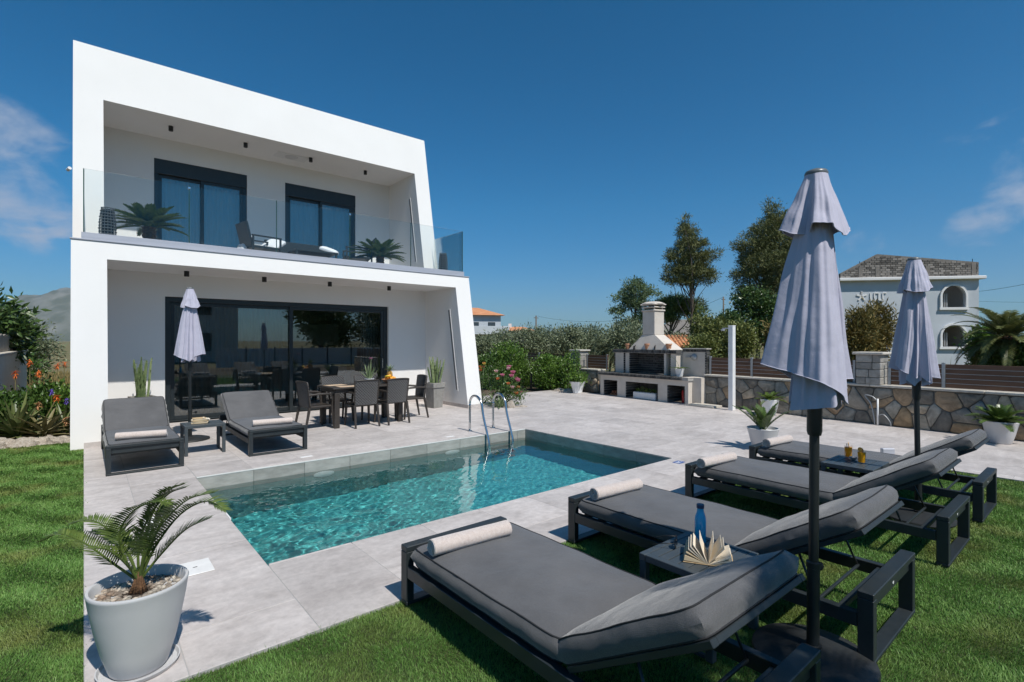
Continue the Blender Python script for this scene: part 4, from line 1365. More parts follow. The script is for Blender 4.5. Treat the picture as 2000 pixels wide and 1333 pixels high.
M['cycad'] = leaf_mat('cycad_green', (0.045, 0.085, 0.016), (0.115, 0.175, 0.040), rough=0.36, trans=0.15, spec=0.5)
M['cycad_y'] = leaf_mat('yellow_cycad_green', (0.055, 0.095, 0.012), (0.13, 0.19, 0.035), rough=0.35, trans=0.2)  # yellower leaf green for the small sago and the trough leaves
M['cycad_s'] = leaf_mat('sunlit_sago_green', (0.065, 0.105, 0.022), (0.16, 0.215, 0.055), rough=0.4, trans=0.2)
M['bark_b'] = mat('brown_fibre_trunk', (0.09, 0.045, 0.02), (0.20, 0.10, 0.045), scale=30, rough=0.95, bump=0.8, bscale=90, bdist=.01)
M['pebble'] = mat('river_pebbles', (0.20, 0.14, 0.10), (0.40, 0.36, 0.30), scale=14, detail=2, rough=0.7, rnd=0.0, attr='rnd')
M['aloe'] = leaf_mat('grey_green_aloe', (0.13, 0.19, 0.085), (0.26, 0.33, 0.17), rough=0.5, trans=0.12)
M['cactus'] = leaf_mat('euphorbia_green', (0.085, 0.13, 0.045), (0.20, 0.25, 0.11), rough=0.6, trans=0.05)


def pebbles(n, r, z, size, seed, hole=0.06):
    g = np.random.default_rng(seed)
    mb = MB()
    for k in range(n):
        a = g.uniform(0, 6.283); q = math.sqrt(g.uniform((hole / r) ** 2, 1)) * r * .97
        s = size * g.uniform(.6, 1.4)
        c = Vector((q * math.cos(a), q * math.sin(a), z + g.uniform(0, size * .5)))
        mb.cur = g.uniform(0, 1)
        rot = Matrix.Rotation(g.uniform(0, 6.28), 3, 'Z') @ Matrix.Rotation(g.uniform(-.5, .5), 3, 'X')
        vs = []
        for th, ra in ((0, 0.05), (55, .8), (100, .95), (140, .65)):
            for j in range(6):
                b = j * math.pi / 3
                vs.append(c + rot @ Vector((s * ra * math.cos(b), s * .72 * ra * math.sin(b), s * .5 * math.cos(R(th)))))
        fs = [tuple(range(6))] + [(i * 6 + j, (i + 1) * 6 + j, (i + 1) * 6 + (j + 1) % 6, i * 6 + (j + 1) % 6) for i in range(3) for j in range(6)]
        mb.add(vs, fs)
    return mb


POT = [(.0, .004), (.148, .004), (.156, .012), (.196, .12), (.230, .25), (.254, .36), (.265, .425), (.2685, .434), (.264, .441), (.250, .441), (.244, .434), (.236, .385), (.0, .382)]


def pot_body(t, prof, m=None, n=56):
    return MB().lathe(prof, n).build('pot', m or M['pot'], t, smooth=50)


# ------------------------------------------------------------------ big potted palm, left foreground
bp_ = thing('potted_palm', 'young palm in a large pale grey pot at the left lawn edge', 'potted plant', (0.215, 3.20, 0.001))
pot_body(bp_, [(r * .80, z * .97) for r, z in POT])
MB().lathe([(r * .82, z) for r, z in [(.0, .0005), (.195, .0005), (.205, .003), (.215, .022), (.208, .022), (.197, .006), (.175, .0035)]], 48, close=True).build('saucer', M['pot'], bp_, smooth=50)
MB().lathe([(.0, .30), (.186, .366), (.0, .378)], 24).build('soil', M['soil'], bp_)
pe = pebbles(420, .186, .374, .0135, 4).build('pebbles', M['pebble'], bp_, smooth=60); pe['kind'] = 'stuff'
cr_ = MB()
for k in range(26):
    a = k * 2.4; q = .006 + .013 * (k % 5) / 4
    cr_.tube([(q * 1.9 * math.cos(a), q * 1.9 * math.sin(a), .375), (q * math.cos(a), q * math.sin(a), .43), (q * .8 * math.cos(a + .3), q * .8 * math.sin(a + .3), .44 + .012 * (k % 4))], [.009, .007, .003], 6)
cr_.build('crown_base', M['bark_b'], bp_, smooth=True)
rv = Vector((math.sin(R(50)), -math.cos(R(50)), 0)); fv = Vector((math.cos(R(50)), math.sin(R(50)), 0)); uz = Vector((0, 0, 1))
rg = random.Random(11)


def spline(pts, n=14):
    out = []
    P = [Vector(p) for p in pts]
    P = [P[0] * 2 - P[1]] + P + [P[-1] * 2 - P[-2]]
    k = len(P) - 3
    for i in range(n + 1):
        f = i / n * k; j = min(int(f), k - 1); t = f - j
        a, b, c, d = P[j], P[j + 1], P[j + 2], P[j + 3]
        out.append(.5 * ((2 * b) + (c - a) * t + (2 * a - 5 * b + 4 * c - d) * t * t + (3 * b - a - 3 * c + d) * t ** 3))
    return out


def rf_(a, b, c):           # right, away, up offsets as the camera sees the plant
    return rv * a + fv * b + uz * c


base = uz * .43
FR = [
    ([(0, 0, 0), (.07, .02, .17), (.19, .03, .33), (.33, .02, .40), (.44, 0, .36)], 44, .105),
    ([(0, 0, 0), (.05, -.02, .15), (.14, -.04, .30), (.28, -.06, .43), (.42, -.06, .47)], 44, .115),
    ([(0, 0, 0), (-.06, -.02, .13), (-.075, -.03, .26), (.0, -.04, .37), (.12, -.05, .42), (.20, -.05, .40)], 44, .095),
    ([(0, 0, 0), (-.03, .04, .16), (.01, .06, .31), (.10, .07, .42), (.20, .06, .46)], 40, .10),
    ([(0, 0, 0), (-.13, 0, .09), (-.27, .0, .19), (-.40, .0, .24), (-.50, 0, .20)], 42, .085),
    ([(0, 0, 0), (-.10, .06, .12), (-.22, .10, .19), (-.34, .12, .21)], 34, .08),
    ([(0, 0, 0), (.02, .05, .14), (.05, .09, .27), (.05, .14, .36)], 30, .09),
    ([(0, 0, 0), (-.03, -.04, .10), (-.09, -.08, .19), (-.14, -.13, .22)], 26, .075),
    ([(0, 0, 0), (.01, .03, .17), (.03, .05, .32), (.11, .05, .44), (.22, .02, .49)], 42, .10),
    ([(0, 0, 0), (.08, .05, .12), (.18, .09, .23), (.29, .12, .28)], 34, .09),
    ([(0, 0, 0), (-.08, .03, .13), (-.19, .05, .24), (-.30, .06, .29), (-.40, .05, .27)], 38, .085),
]
for pts, nl, ll in FR:
    P = [base + rf_(*p) for p in pts]
    frond(spline(P, 18), int(nl * 1.1), ll * 1.15, .0105, v_up=.28, forward=.5, start=.22, rad=.0075, g=rg, droop=.12).build('frond', M['cycad_s'], bp_, fix=False)


# ------------------------------------------------------------------ sago palms in pots
def make_sago(name, label, loc, potprof, nf, flen, z0, spread, matl, seed, trunk=0.0, lift=(20, 75), potm=None, tr_r=.06, group='potted sago palms', nl=34, ll=.085, lw=.010, curl=.9):
    t = thing(name, label, 'potted plant', loc, 0, group)
    if potprof:
        pot_body(t, potprof, potm, 40)
        rr, zz = potprof[-2]
        MB().lathe([(.0, zz - .012), (rr * .99, zz - .012), (.0, zz + .004)], 20).build('soil', M['soil'], t)
    g = random.Random(seed)
    if trunk:
        prof = [(tr_r * .9, z0 - .01)]
        k = 9
        for i in range(k):
            prof += [(tr_r * (1.06 if i % 2 == 0 else .9), z0 + trunk * (i + .5) / k)]
        prof += [(tr_r * .6, z0 + trunk), (.0, z0 + trunk + .02)]
        MB().lathe(prof, 14).build('trunk', M['bark_b'], t, smooth=60)
    zb = z0 + trunk
    for i in range(nf):
        a = i * 2.399963 + g.uniform(-.2, .2)
        q = i / max(1, nf - 1)
        el = R(lift[1] + (lift[0] - lift[1]) * q + g.uniform(-6, 6))
        d = Vector((math.cos(a) * math.cos(el), math.sin(a) * math.cos(el), math.sin(el)))
        pts = arc((tr_r * .35 * math.cos(a), tr_r * .35 * math.sin(a), zb), d, flen * g.uniform(.85, 1.1) * (.75 + .25 * q), curl * g.uniform(.7, 1.15), 10)
        frond(pts, nl, ll * spread, lw, v_up=.35, forward=.6, start=.12, rad=.006, g=g, droop=.05).build('frond', matl, t, fix=False)
    return t


POT2 = [(.0, .003), (.135, .003), (.14, .010), (.18, .14), (.215, .285), (.225, .315), (.228, .325), (.224, .331), (.210, .331), (.204, .322), (.195, .285), (.0, .283)]
make_sago('sago_palm', 'upright sago palm in a pale grey pot behind the far lounger', (7.93, 3.50, 0.001), POT2, 15, .52, .29, .8, M['cycad'], 5, lift=(48, 86), nl=44, ll=.11, lw=.014, curl=.55)
make_sago('sago_palm', 'bushy sago palm in a grey pot at the right edge against the stone wall', (11.36, 1.25, 0.001), [(r * 1.02, z * 1.08) for r, z in POT2], 26, .44, .31, 1.0, M['cycad'], 6, lift=(12, 80), nl=40, ll=.11, lw=.014, curl=.8)
make_sago('sago_palm', 'small yellow green sago in a white pot by the stone wall', (11.78, 5.05, 0.001), [(r * .85, z * 1.05) for r, z in POT2], 18, .36, .30, .9, M['cycad_y'], 7, lift=(20, 70), potm=M['potw'], nl=20, ll=.09, lw=.016)
BZ = 3.33
BOWL = [(.0, .003), (.17, .003), (.20, .02), (.27, .11), (.285, .13), (.28, .14), (.26, .14), (.25, .125), (.0, .12)]
make_sago('sago_palm', 'sago palm with a stout trunk on the balcony, left of the left door', (0.95, 11.85, BZ), BOWL, 44, .66, .13, 1.0, M['cycad_s'], 8, trunk=.36, lift=(4, 62), tr_r=.11, nl=44, ll=.13, lw=.022, curl=.45)
make_sago('sago_palm', 'sago palm with a stout trunk at the right end of the balcony', (5.68, 11.9, BZ), BOWL, 44, .70, .13, 1.0, M['cycad_s'], 9, trunk=.30, lift=(4, 62), tr_r=.10, nl=44, ll=.13, lw=.022, curl=.45)


# ------------------------------------------------------------------ columnar succulents in tall planters
def make_columns(label, loc, seed, n, h, tall):
    t = thing('columnar_cactus', label, 'potted plant', loc, R(8), 'columnar succulents in square planters')
    m = MB(); w0, w1, H = .135, .17, .62
    m.add([(-w0, -w0, 0), (w0, -w0, 0), (w0, w0, 0), (-w0, w0, 0), (-w1, -w1, H * .8), (w1, -w1, H * .8), (w1, w1, H * .8), (-w1, w1, H * .8)], [(3, 2, 1, 0), (0, 1, 5, 4), (1, 2, 6, 5), (2, 3, 7, 6), (3, 0, 4, 7), (4, 5, 6, 7)])
    pl = m.build('planter', M['planter'], t)
    r = MB()
    for a in ((-.19, .19, -.19, -.15), (-.19, .19, .15, .19), (-.19, -.15, -.149, .149), (.15, .19, -.149, .149)):
        r.cbox(*a, H * .8 + .001, H, .006)
    r.build('rim', M['planter'], pl)
    MB().box(-.149, .149, -.149, .149, H * .8 + .002, H - .03).build('soil', M['soil'], t)
    g = random.Random(seed)
    for k in range(n):
        a = g.uniform(0, 6.28); q = g.uniform(.02, .12)
        b = Vector((q * math.cos(a), q * math.sin(a), H - .03))
        L = g.uniform(.6, 1.0) * h
        tip = b + Vector((math.cos(a) * q * g.uniform(.3, 1.3), math.sin(a) * q * g.uniform(.3, 1.3), L))
        mb = MB(); rad = g.uniform(.018, .028)
        rows = []
        S = 16
        for i in range(S + 1):
            s = i / S; p = b.lerp(tip, s) + Vector((math.sin(s * 3 + k), math.cos(s * 2.4 + k), 0)) * .012 * s
            rr = rad * (1 - .15 * s) * (1 if s < .93 else .6) * (1 + .10 * (i % 2))
            rows.append([p + Vector((math.cos(h_ * 1.0472 / 1) * rr * (1.15 if h_ % 2 else .72), math.sin(h_ * 1.0472) * rr * (1.15 if h_ % 2 else .72), 0)) for h_ in range(6)])
            rows[-1].append(rows[-1][0])
        mb.cur = g.uniform(0, 1)
        mb.grid(rows); mb.r = [min(1, max(0, x + g.uniform(-.25, .25))) for x in mb.r]
        st = mb.build('stem', M['cactus'], t)
        lf = MB()
        for q2 in range(10):
            s = g.uniform(.35, 1); p = b.lerp(tip, s)
            aa = g.uniform(0, 6.28); lf.cur = g.uniform(.3, 1)
            blade(lf, p + Vector((math.cos(aa), math.sin(aa), 0)) * rad, (math.cos(aa), math.sin(aa), .7), .05, .018, .4, .2, 3)
        lf.build('leaves', M['cactus'], st, fix=False)
    return t


make_columns('columnar succulent in a tall planter behind the left patio lounger', (0.84, 11.72, 0.001), 3, 10, .78, 1)
make_columns('columnar succulent in a square grey planter against the right fin', (6.68, 10.95, 0.001), 4, 13, .68, 1)

# aloe and fruit on the dining table
t = thing('potted_aloe', 'spiky aloe in a white pot on the dining table', 'potted plant', (4.50, 9.93, TT), 0)
MB().lathe([(.0, .0), (.075, .0), (.095, .10), (.098, .115), (.09, .115), (.086, .10), (.0, .098)], 28).build('pot', M['potw'], t, smooth=45)
lf = random.Random(5)
for k in range(15):
    a = k * 2.4; el = R(82 - 3.6 * k + lf.uniform(-5, 5))
    mb = MB(); mb.cur = lf.uniform(0, 1)
    blade(mb, (.015 * math.cos(a), .015 * math.sin(a), .10), (math.cos(a) * math.cos(el), math.sin(a) * math.cos(el), math.sin(el)), lf.uniform(.26, .36), .042, -.25, .3, 6, thick=.006)
    mb.build('leaf', M['aloe'], t, fix=False)
fl = MB(); fl.tube([(.01, .02, .1), (.05, .06, .35), (.09, .1, .52)], .004, 6); fl.build('flower_stalk', M['aloe'], t)
fl = MB()
for k in range(7):
    blade(fl, (.09, .1, .52), (lf.uniform(-1, 1), lf.uniform(-1, 1), lf.uniform(-.2, .9)), .045, .035, .6, .2, 3)
fl.build('flower', mat('pink_petals', (.62, .22, .40), (.72, .34, .52), scale=20, rough=.6, trans=.3), t, fix=False)
t = thing('fruit_bowl', 'bowl of oranges and bananas with a pineapple on the dining table', 'fruit bowl', (4.93, 9.86, TT), 0)
MB().lathe([(.0, .0), (.07, .0), (.15, .05), (.175, .085), (.165, .085), (.14, .055), (.0, .012)], 30, close=True).build('bowl', M['terracotta'], t, smooth=45)
OR = mat('orange_peel', (.85, .33, .02), (.90, .42, .04), scale=9, rough=.45, bump=.3, bscale=200)
YE_ = mat('banana_peel', (.85, .58, .05), (.78, .50, .03), scale=9, rough=.5)
for k, (x, y, z) in enumerate(((-.09, -.03, .10), (-.02, -.09, .10), (.06, -.07, .10), (-.05, .07, .10), (-.02, -.02, .15), (.07, .03, .105))):
    MB().lathe([(.0005, -.036)] + [(.037 * math.sin(R(a)), -.037 * math.cos(R(a))) for a in range(20, 180, 20)] + [(.0005, .036)], 16, (x, y, z)).build('orange', OR, t, smooth=True)
for k in range(3):
    q = MB(); q.tube([(-.13 + .02 * k, -.05 + .02 * k, .12), (-.14 + .02 * k, -.08, .15), (-.10, -.12 + .01 * k, .16), (-.05, -.14 + .01 * k, .145)], [.006, .017, .017, .005], 8); q.build('banana', YE_, t, smooth=True)
q = MB().lathe([(.0, .06), (.045, .07), (.062, .12), (.064, .18), (.05, .235), (.03, .25), (.0, .252)], 16, (.03, .08, 0)).build('pineapple', mat('pineapple_skin', (.30, .16, .04), (.50, .30, .07), scale=45, rough=.7, bump=1, bscale=60, bdist=.02), t, smooth=True)
cr = MB()
for k in range(22):
    a = k * 2.4; el = R(80 - 2.6 * k); cr.cur = lf.uniform(0, 1)
    blade(cr, (.03, .08, .245), (math.cos(a) * math.cos(el), math.sin(a) * math.cos(el), math.sin(el)), lf.uniform(.11, .19), .022, .5, .3, 5)
cr.build('pineapple_leaves', M['aloe'], q, fix=False)

# ------------------------------------------------------------------ pool ladder and deck fittings
t = thing('pool_ladder', 'stainless steel pool ladder with two curved handrails', 'pool ladder', (0, 0, 0))
for x in (5.42, 5.96):
    r_ = MB()
    pts = [(x, 7.66, 0.0), (x, 7.66, .50)]
    for a in range(0, 181, 15):
        pts.append((x, 7.50 + .16 * math.cos(R(a)) - (.0 if a < 90 else .05 * (a - 90) / 90), .50 + .16 * math.sin(R(a))))
    pts += [(x, 7.245, .30), (x, 7.13, 0.0), (x, 7.07, -.25), (x, 7.06, -.95)]
    r_.tube(spline(pts, 60), .0215, 14); r_.build('handrail', M['steel'], t, smooth=True)
    MB().lathe([(.0, .0), (.045, .0), (.043, .012), (.026, .016), (.0, .016)], 24, (x, 7.66, .001)).build('flange', M['steel'], t, smooth=40)
for z in (-.38, -.66, -.92):
    MB().cbox(5.44, 5.94, 7.03, 7.10, z - .015, z + .015, .006).build('step', M['steel'], t)
M['whiteplastic'] = mat('white_plastic_cover', (0.78, 0.77, 0.75), (0.70, 0.69, 0.67), scale=10, rough=0.5)
for (x, y, w, h, a), lab in zip(((.62, 4.32, .21, .26, 0), (.50, 5.70, .20, .22, 0)), ('white square skimmer lid in the paving beside the potted palm', 'white square lid in the paving behind the palm fronds')):
    t = thing('pool_deck_cover', lab, 'cover', (x, y, .001), R(a), 'white covers in the paving')
    MB().cbox(-w / 2, w / 2, -h / 2, h / 2, .0, .006, .002).build('lid', M['whiteplastic'], t)
    MB().cbox(-.014, .014, -.004, .004, .0062, .008, .0005).build('lift_slot', M['black'], t)
for (x, y), lab in zip(((2.43, 7.45), (4.83, 7.42)), ('small white deck light near the right patio lounger', 'small white deck light left of the pool ladder')):
    t = thing('deck_light', lab, 'deck light', (x, y, .001), 0, 'white deck lights along the pool')
    MB().cbox(-.085, .085, -.035, .035, 0, .005, .002).build('frame', M['whiteplastic'], t)
    MB().cbox(-.07, .07, -.022, .022, .0052, .007, .001).build('lens', M['potw'], t)
t = thing('skimmer_mouth', 'white skimmer rim on the left pool edge', 'skimmer', (px0, 5.56, 0))
MB().cbox(-.008, .006, -.24, .24, -.018, .003, .001).build('rim', M['whiteplastic'], t)
for (x, y, z), lab in zip(((2.58, py1 - .001, -.36), (4.72, py1 - .001, -.36)), ('round pale pool lamp low on the far wall, left one', 'round pale pool lamp on the far wall nearer the ladder')):
    t = thing('pool_lamp', lab, 'pool light', (x, y, z), 0, 'round lamps in the pool wall')
    o = MB().lathe([(.0, .0), (.14, .0), (.145, .01), (.13, .022), (.0, .03)], 28).build('lamp_disc', M['potw'], t, smooth=40)
    o.rotation_euler = (R(90), 0, 0); o.cycles.is_caustics_receiver = True
for y, lab in ((6.2, 'small white inlet on the right pool wall, far one'), (4.6, 'small white inlet on the right pool wall, near one')):
    t = thing('pool_inlet', lab, 'pool inlet', (px1 - .001, y, -.20), 0, 'white inlets on the right pool wall')
    o = MB().lathe([(.0, .0), (.03, .0), (.026, .012), (.0, .012)], 16).build('nozzle', M['whiteplastic'], t, smooth=40); o.rotation_euler = (0, R(-90), 0)
# blue depth marker tile
t = thing('depth_marker', 'small blue and white marker sign on the paving at the pool corner', 'sign', (6.20, 3.86, .001), R(4))
MB().cbox(-.075, .075, -.055, .055, 0, .003, .001).build('plate', mat('blue_marker', (.02, .08, .30), (.025, .09, .33), scale=20, rough=.4), t)
for a in ((-.05, -.02, -.03, .03), (.0, .05, .012, .024), (.0, .05, -.024, -.012), (.0, .012, -.011, .011)):
    MB().box(a[0], a[1], a[2], a[3], .0031, .0036).build('mark', M['potw'], t)
# ground spotlight by the far lounger
t = thing('ground_spotlight', 'small grey spotlight box on the paving behind the far backrest', 'spotlight', (8.72, 2.12, 0.001), R(-40))
MB().lathe([(.0, .0), (.05, .0), (.045, .02), (.02, .05), (.0, .05)], 16).build('foot', M['basemat'], t, smooth=40)
MB().cbox(-.085, .085, -.03, .03, .05, .13, .006).build('housing', M['alu'], t)

# ------------------------------------------------------------------ balcony furniture
def wicker_lantern(label, loc, s=1.0):
    t = thing('wicker_lantern', label, 'lantern', loc, 0, 'woven lanterns on the balcony')
    mb = MB()
    for k in range(13):
        z = .02 + .58 * k / 12; r = .105 + .02 * math.sin(math.pi * k / 12) - .02 * k / 12
        mb.tube([(r * math.cos(a * .3927) + .004 * (-1) ** (a + k), r * math.sin(a * .3927), z) for a in range(17)], .009, 5, False)
    for a in range(16):
        q = a * .3927
        mb.tube([((.102 + .02 * math.sin(math.pi * k / 6) - .02 * k / 6) * math.cos(q), (.102 + .02 * math.sin(math.pi * k / 6) - .02 * k / 6) * math.sin(q), .6 * k / 6) for k in range(7)], .006, 4, False)
    mb.build('woven_shade', mat('grey_wicker', (.22, .21, .20), (.34, .32, .30), scale=60, rough=.8), t)
    MB().lathe([(.0, .0), (.085, .0), (.08, .58), (.0, .58)], 16).build('liner', M['black'], t, smooth=40)
    t.scale = (s, s, s)


wicker_lantern('grey woven lantern at the left end of the balcony', (0.32, 11.35, BZ), 1.05)
wicker_lantern('grey woven lantern in the right balcony corner behind glass', (7.18, 11.35, BZ), 1.0)


def balcony_chair(label, loc, rz):
    t = thing('balcony_chair', label, 'chair', loc, rz, 'dark metal chairs on the balcony')
    am = M['anthracite']
    MB().cbox(-.30, .30, -.30, .32, .34, .39, .006).build('seat', am, t)
    b = MB().cbox(-.28, .28, -.02, .02, 0, .52, .006).build('backrest', am, t); b.location = (0, -.30, .38); b.rotation_euler = (R(14), 0, 0)
    for s in (-1, 1):
        MB().cbox(s * .32 - .02, s * .32 + .02, -.34, .30, .58, .61, .005).build('armrest', am, t)
        MB().cbox(s * .32 - .018, s * .32 + .018, .26, .298, 0, .579, .004).build('leg', am, t)
        MB().cbox(s * .32 - .018, s * .32 + .018, -.33, -.292, 0, .579, .004).build('leg', am, t)
    return t


def scatter_cushion(label, loc, rot):
    mb, pp, pb = cushion(.42, .42, .06, nx=12, ny=12, puff=.05, bulge=.004, seed=3)
    o = mb.build('throw_pillow', M['pillow'], None, smooth=True)
    o.location = loc; o.rotation_euler = rot
    tag(o, label, 'pillow', 'white pillows on the balcony')


M['pillow'] = mat('white_pillow_cloth', (.74, .75, .78), (.68, .69, .72), scale=4, rough=.9, bump=.2, bscale=300)
balcony_chair('dark metal armchair facing right in front of the left balcony door', (3.03, 12.3, BZ), R(-80))
balcony_chair('dark metal armchair seen from behind beside the right balcony sago', (5.22, 12.25, BZ), R(75))
scatter_cushion('white pillow on the left balcony armchair', (2.86, 12.5, BZ + .62), (R(62), 0, R(-80)))
t = thing('coffee_table', 'low dark slatted coffee table in the middle of the balcony', 'coffee table', (4.12, 12.15, BZ), 0)
MB().cbox(-.48, .48, -.28, .28, .36, .40, .005).build('table_top', M['anthracite'], t)
MB().cbox(-.42, .42, -.23, .23, .24, .265, .005).build('shelf', M['anthracite'], t)
for sx in (-1, 1):
    for sy in (-1, 1):
        MB().cbox(sx * .45 - .02, sx * .45 + .02, sy * .25 - .02, sy * .25 + .02, 0, .3595, .003).build('leg', M['anthracite'], t)
t = thing('balcony_sofa', 'dark metal sofa behind the coffee table on the balcony', 'sofa', (4.05, 13.0, BZ), 0)
MB().cbox(-.70, .70, -.32, .32, .30, .40, .01).build('seat', M['anthracite'], t)
MB().cbox(-.70, .70, .30, .36, .3, .78, .01).build('backrest', M['anthracite'], t)
for sx in (-1, 1):
    for sy in (-1, 1):
        MB().cbox(sx * .66 - .02, sx * .66 + .02, sy * .28 - .02, sy * .28 + .02, 0, .2995, .003).build('leg', M['anthracite'], t)
scatter_cushion('white pillow at the left end of the balcony sofa', (3.55, 12.86, BZ + .66), (R(35), R(10), R(-50)))
scatter_cushion('white pillow at the right end of the balcony sofa', (4.55, 12.9, BZ + .62), (R(18), R(-8), R(60)))

# ================================================================== lawn
def grass(name, rects, label, seed, zb=-.022):
    g = np.random.default_rng(seed)
    PP = []
    for x0, x1, y0, y1, dens in rects:
        n = int((x1 - x0) * (y1 - y0) * dens)
        p = np.stack([g.uniform(x0, x1, n), g.uniform(y0, y1, n)], 1)
        d = np.hypot(p[:, 0], p[:, 1])
        keep = g.uniform(0, 1, n) < np.clip((3.4 / np.maximum(d, .4)) ** 1.25, .12, 1)
        PP.append(p[keep])
    P = np.concatenate(PP)
    n = len(P)
    d = np.hypot(P[:, 0], P[:, 1])
    w = .0022 * np.clip(d / 2.6, .8, 4.0)
    # soft unevenness: tufts lean and grow alike
    fld = np.zeros(n); lean = np.zeros((n, 2))
    for k in range(14):
        q = g.uniform(2, 16, 2) * np.where(g.uniform(size=2) < .5, -1, 1); ph = g.uniform(0, 6.28)
        s = np.sin(P @ q + ph); fld += s / 14
        lean += np.outer(s, g.normal(size=2)) * .09
    h = (.019 + .006 * fld) * g.uniform(.55, 1.35, n)
    a = g.uniform(0, 6.283, n)
    tilt = g.uniform(.1, .95, n)
    h *= np.where(g.uniform(0, 1, n) < .04, 1.7, 1.0)
    dr = np.stack([np.cos(a) * tilt, np.sin(a) * tilt], 1) + lean
    b = g.uniform(0, 6.283, n); sx = np.stack([np.cos(b), np.sin(b)], 1) * (w / 2)[:, None]
    z0 = np.full((n, 1), zb)
    base = np.concatenate([P, z0], 1)
    mid = np.concatenate([P + dr * h[:, None] * .35, z0 + (h * .62)[:, None]], 1)
    tip = np.concatenate([P + dr * h[:, None] * 1.05, z0 + (h * (1.05 - .25 * tilt))[:, None]], 1)
    s3 = np.concatenate([sx, np.zeros((n, 1))], 1)
    V = np.stack([base - s3, base + s3, mid + s3 * .8, mid - s3 * .8, tip], 1).reshape(-1, 3)
    i = np.arange(n)[:, None] * 5
    F = np.concatenate([i + np.array([[0, 1, 2]]), i + np.array([[0, 2, 3]]), i + np.array([[3, 2, 4]])], 1).reshape(-1, 3)
    tone = np.clip(.42 + .6 * fld + g.normal(0, .30, n), 0, 1)
    o = link(name, np_mesh(name, V, F, np.repeat(tone, 3), M['grass']))
    tag(o, label, 'grass', None, 'stuff')
    return o


def grass_mat():
    m, nt, b = new_mat('lawn_grass')
    L = nt.links.new
    at = nd(nt, 'ShaderNodeAttribute', attribute_name='rnd')
    cr = nd(nt, 'ShaderNodeValToRGB'); e = cr.color_ramp.elements
    e[0].position = 0; e[0].color = (0.097, 0.210, 0.041, 1)
    e[1].position = 1; e[1].color = (0.284, 0.437, 0.130, 1)
    e.new(.5).color = (0.170, 0.329, 0.073, 1)
    L(at.outputs['Fac'], cr.inputs[0])
    t = nd(nt, 'ShaderNodeTexCoord')
    n = nd(nt, 'ShaderNodeTexNoise'); n.inputs['Scale'].default_value = 1.7; n.inputs['Detail'].default_value = 6; L(t.outputs['Object'], n.inputs['Vector'])
    ra = nd(nt, 'ShaderNodeMapRange'); ra.inputs['From Min'].default_value = .49; ra.inputs['From Max'].default_value = .70; ra.inputs['To Max'].default_value = .75; L(n.outputs['Fac'], ra.inputs['Value'])
    mx = nd(nt, 'ShaderNodeMix', data_type='RGBA'); L(ra.outputs[0], mx.inputs['Factor']); L(cr.outputs[0], mx.inputs[6]); mx.inputs[7].default_value = (0.25, 0.25, 0.075, 1)
    L(mx.outputs[2], b.inputs['Base Color'])
    b.inputs['Roughness'].default_value = .5; b.inputs['Specular IOR Level'].default_value = .3
    tr = nd(nt, 'ShaderNodeBsdfTranslucent'); L(mx.outputs[2], tr.inputs['Color'])
    ms = nd(nt, 'ShaderNodeMixShader'); ms.inputs[0].default_value = .3
    L(b.outputs[0], ms.inputs[1]); L(tr.outputs[0], ms.inputs[2]); L(ms.outputs[0], nt.nodes['Material Output'].inputs['Surface'])
    return m


M['grass'] = grass_mat()
lw_ = MB()
for x0, x1, y0, y1 in ((-1.6, -.001, -3.5, 11.15), (-.001, 8.498, -3.5, 2.948)):
    lw_.add([(x0, y0, -.022), (x1, y0, -.022), (x1, y1, -.022), (x0, y1, -.022)], [(0, 1, 2, 3)])
struct(lw_.build('lawn', M['turf']))
grass('lawn_grass', [(-1.6, .018, .4, 11.1, 32000), (-.001, 8.515, -.9, 2.968, 32000), (.0, 8.5, 2.94, 2.985, 6000), (-.01, .03, .4, 11.0, 5000)], 'short green turf around the loungers and left of the paving', 5)

# ================================================================== stone boundary wall, pillars, slatted fence
def wall_pt(y):
    return 11.75 + .08 * y


RZW = math.atan2(.9968, .08)


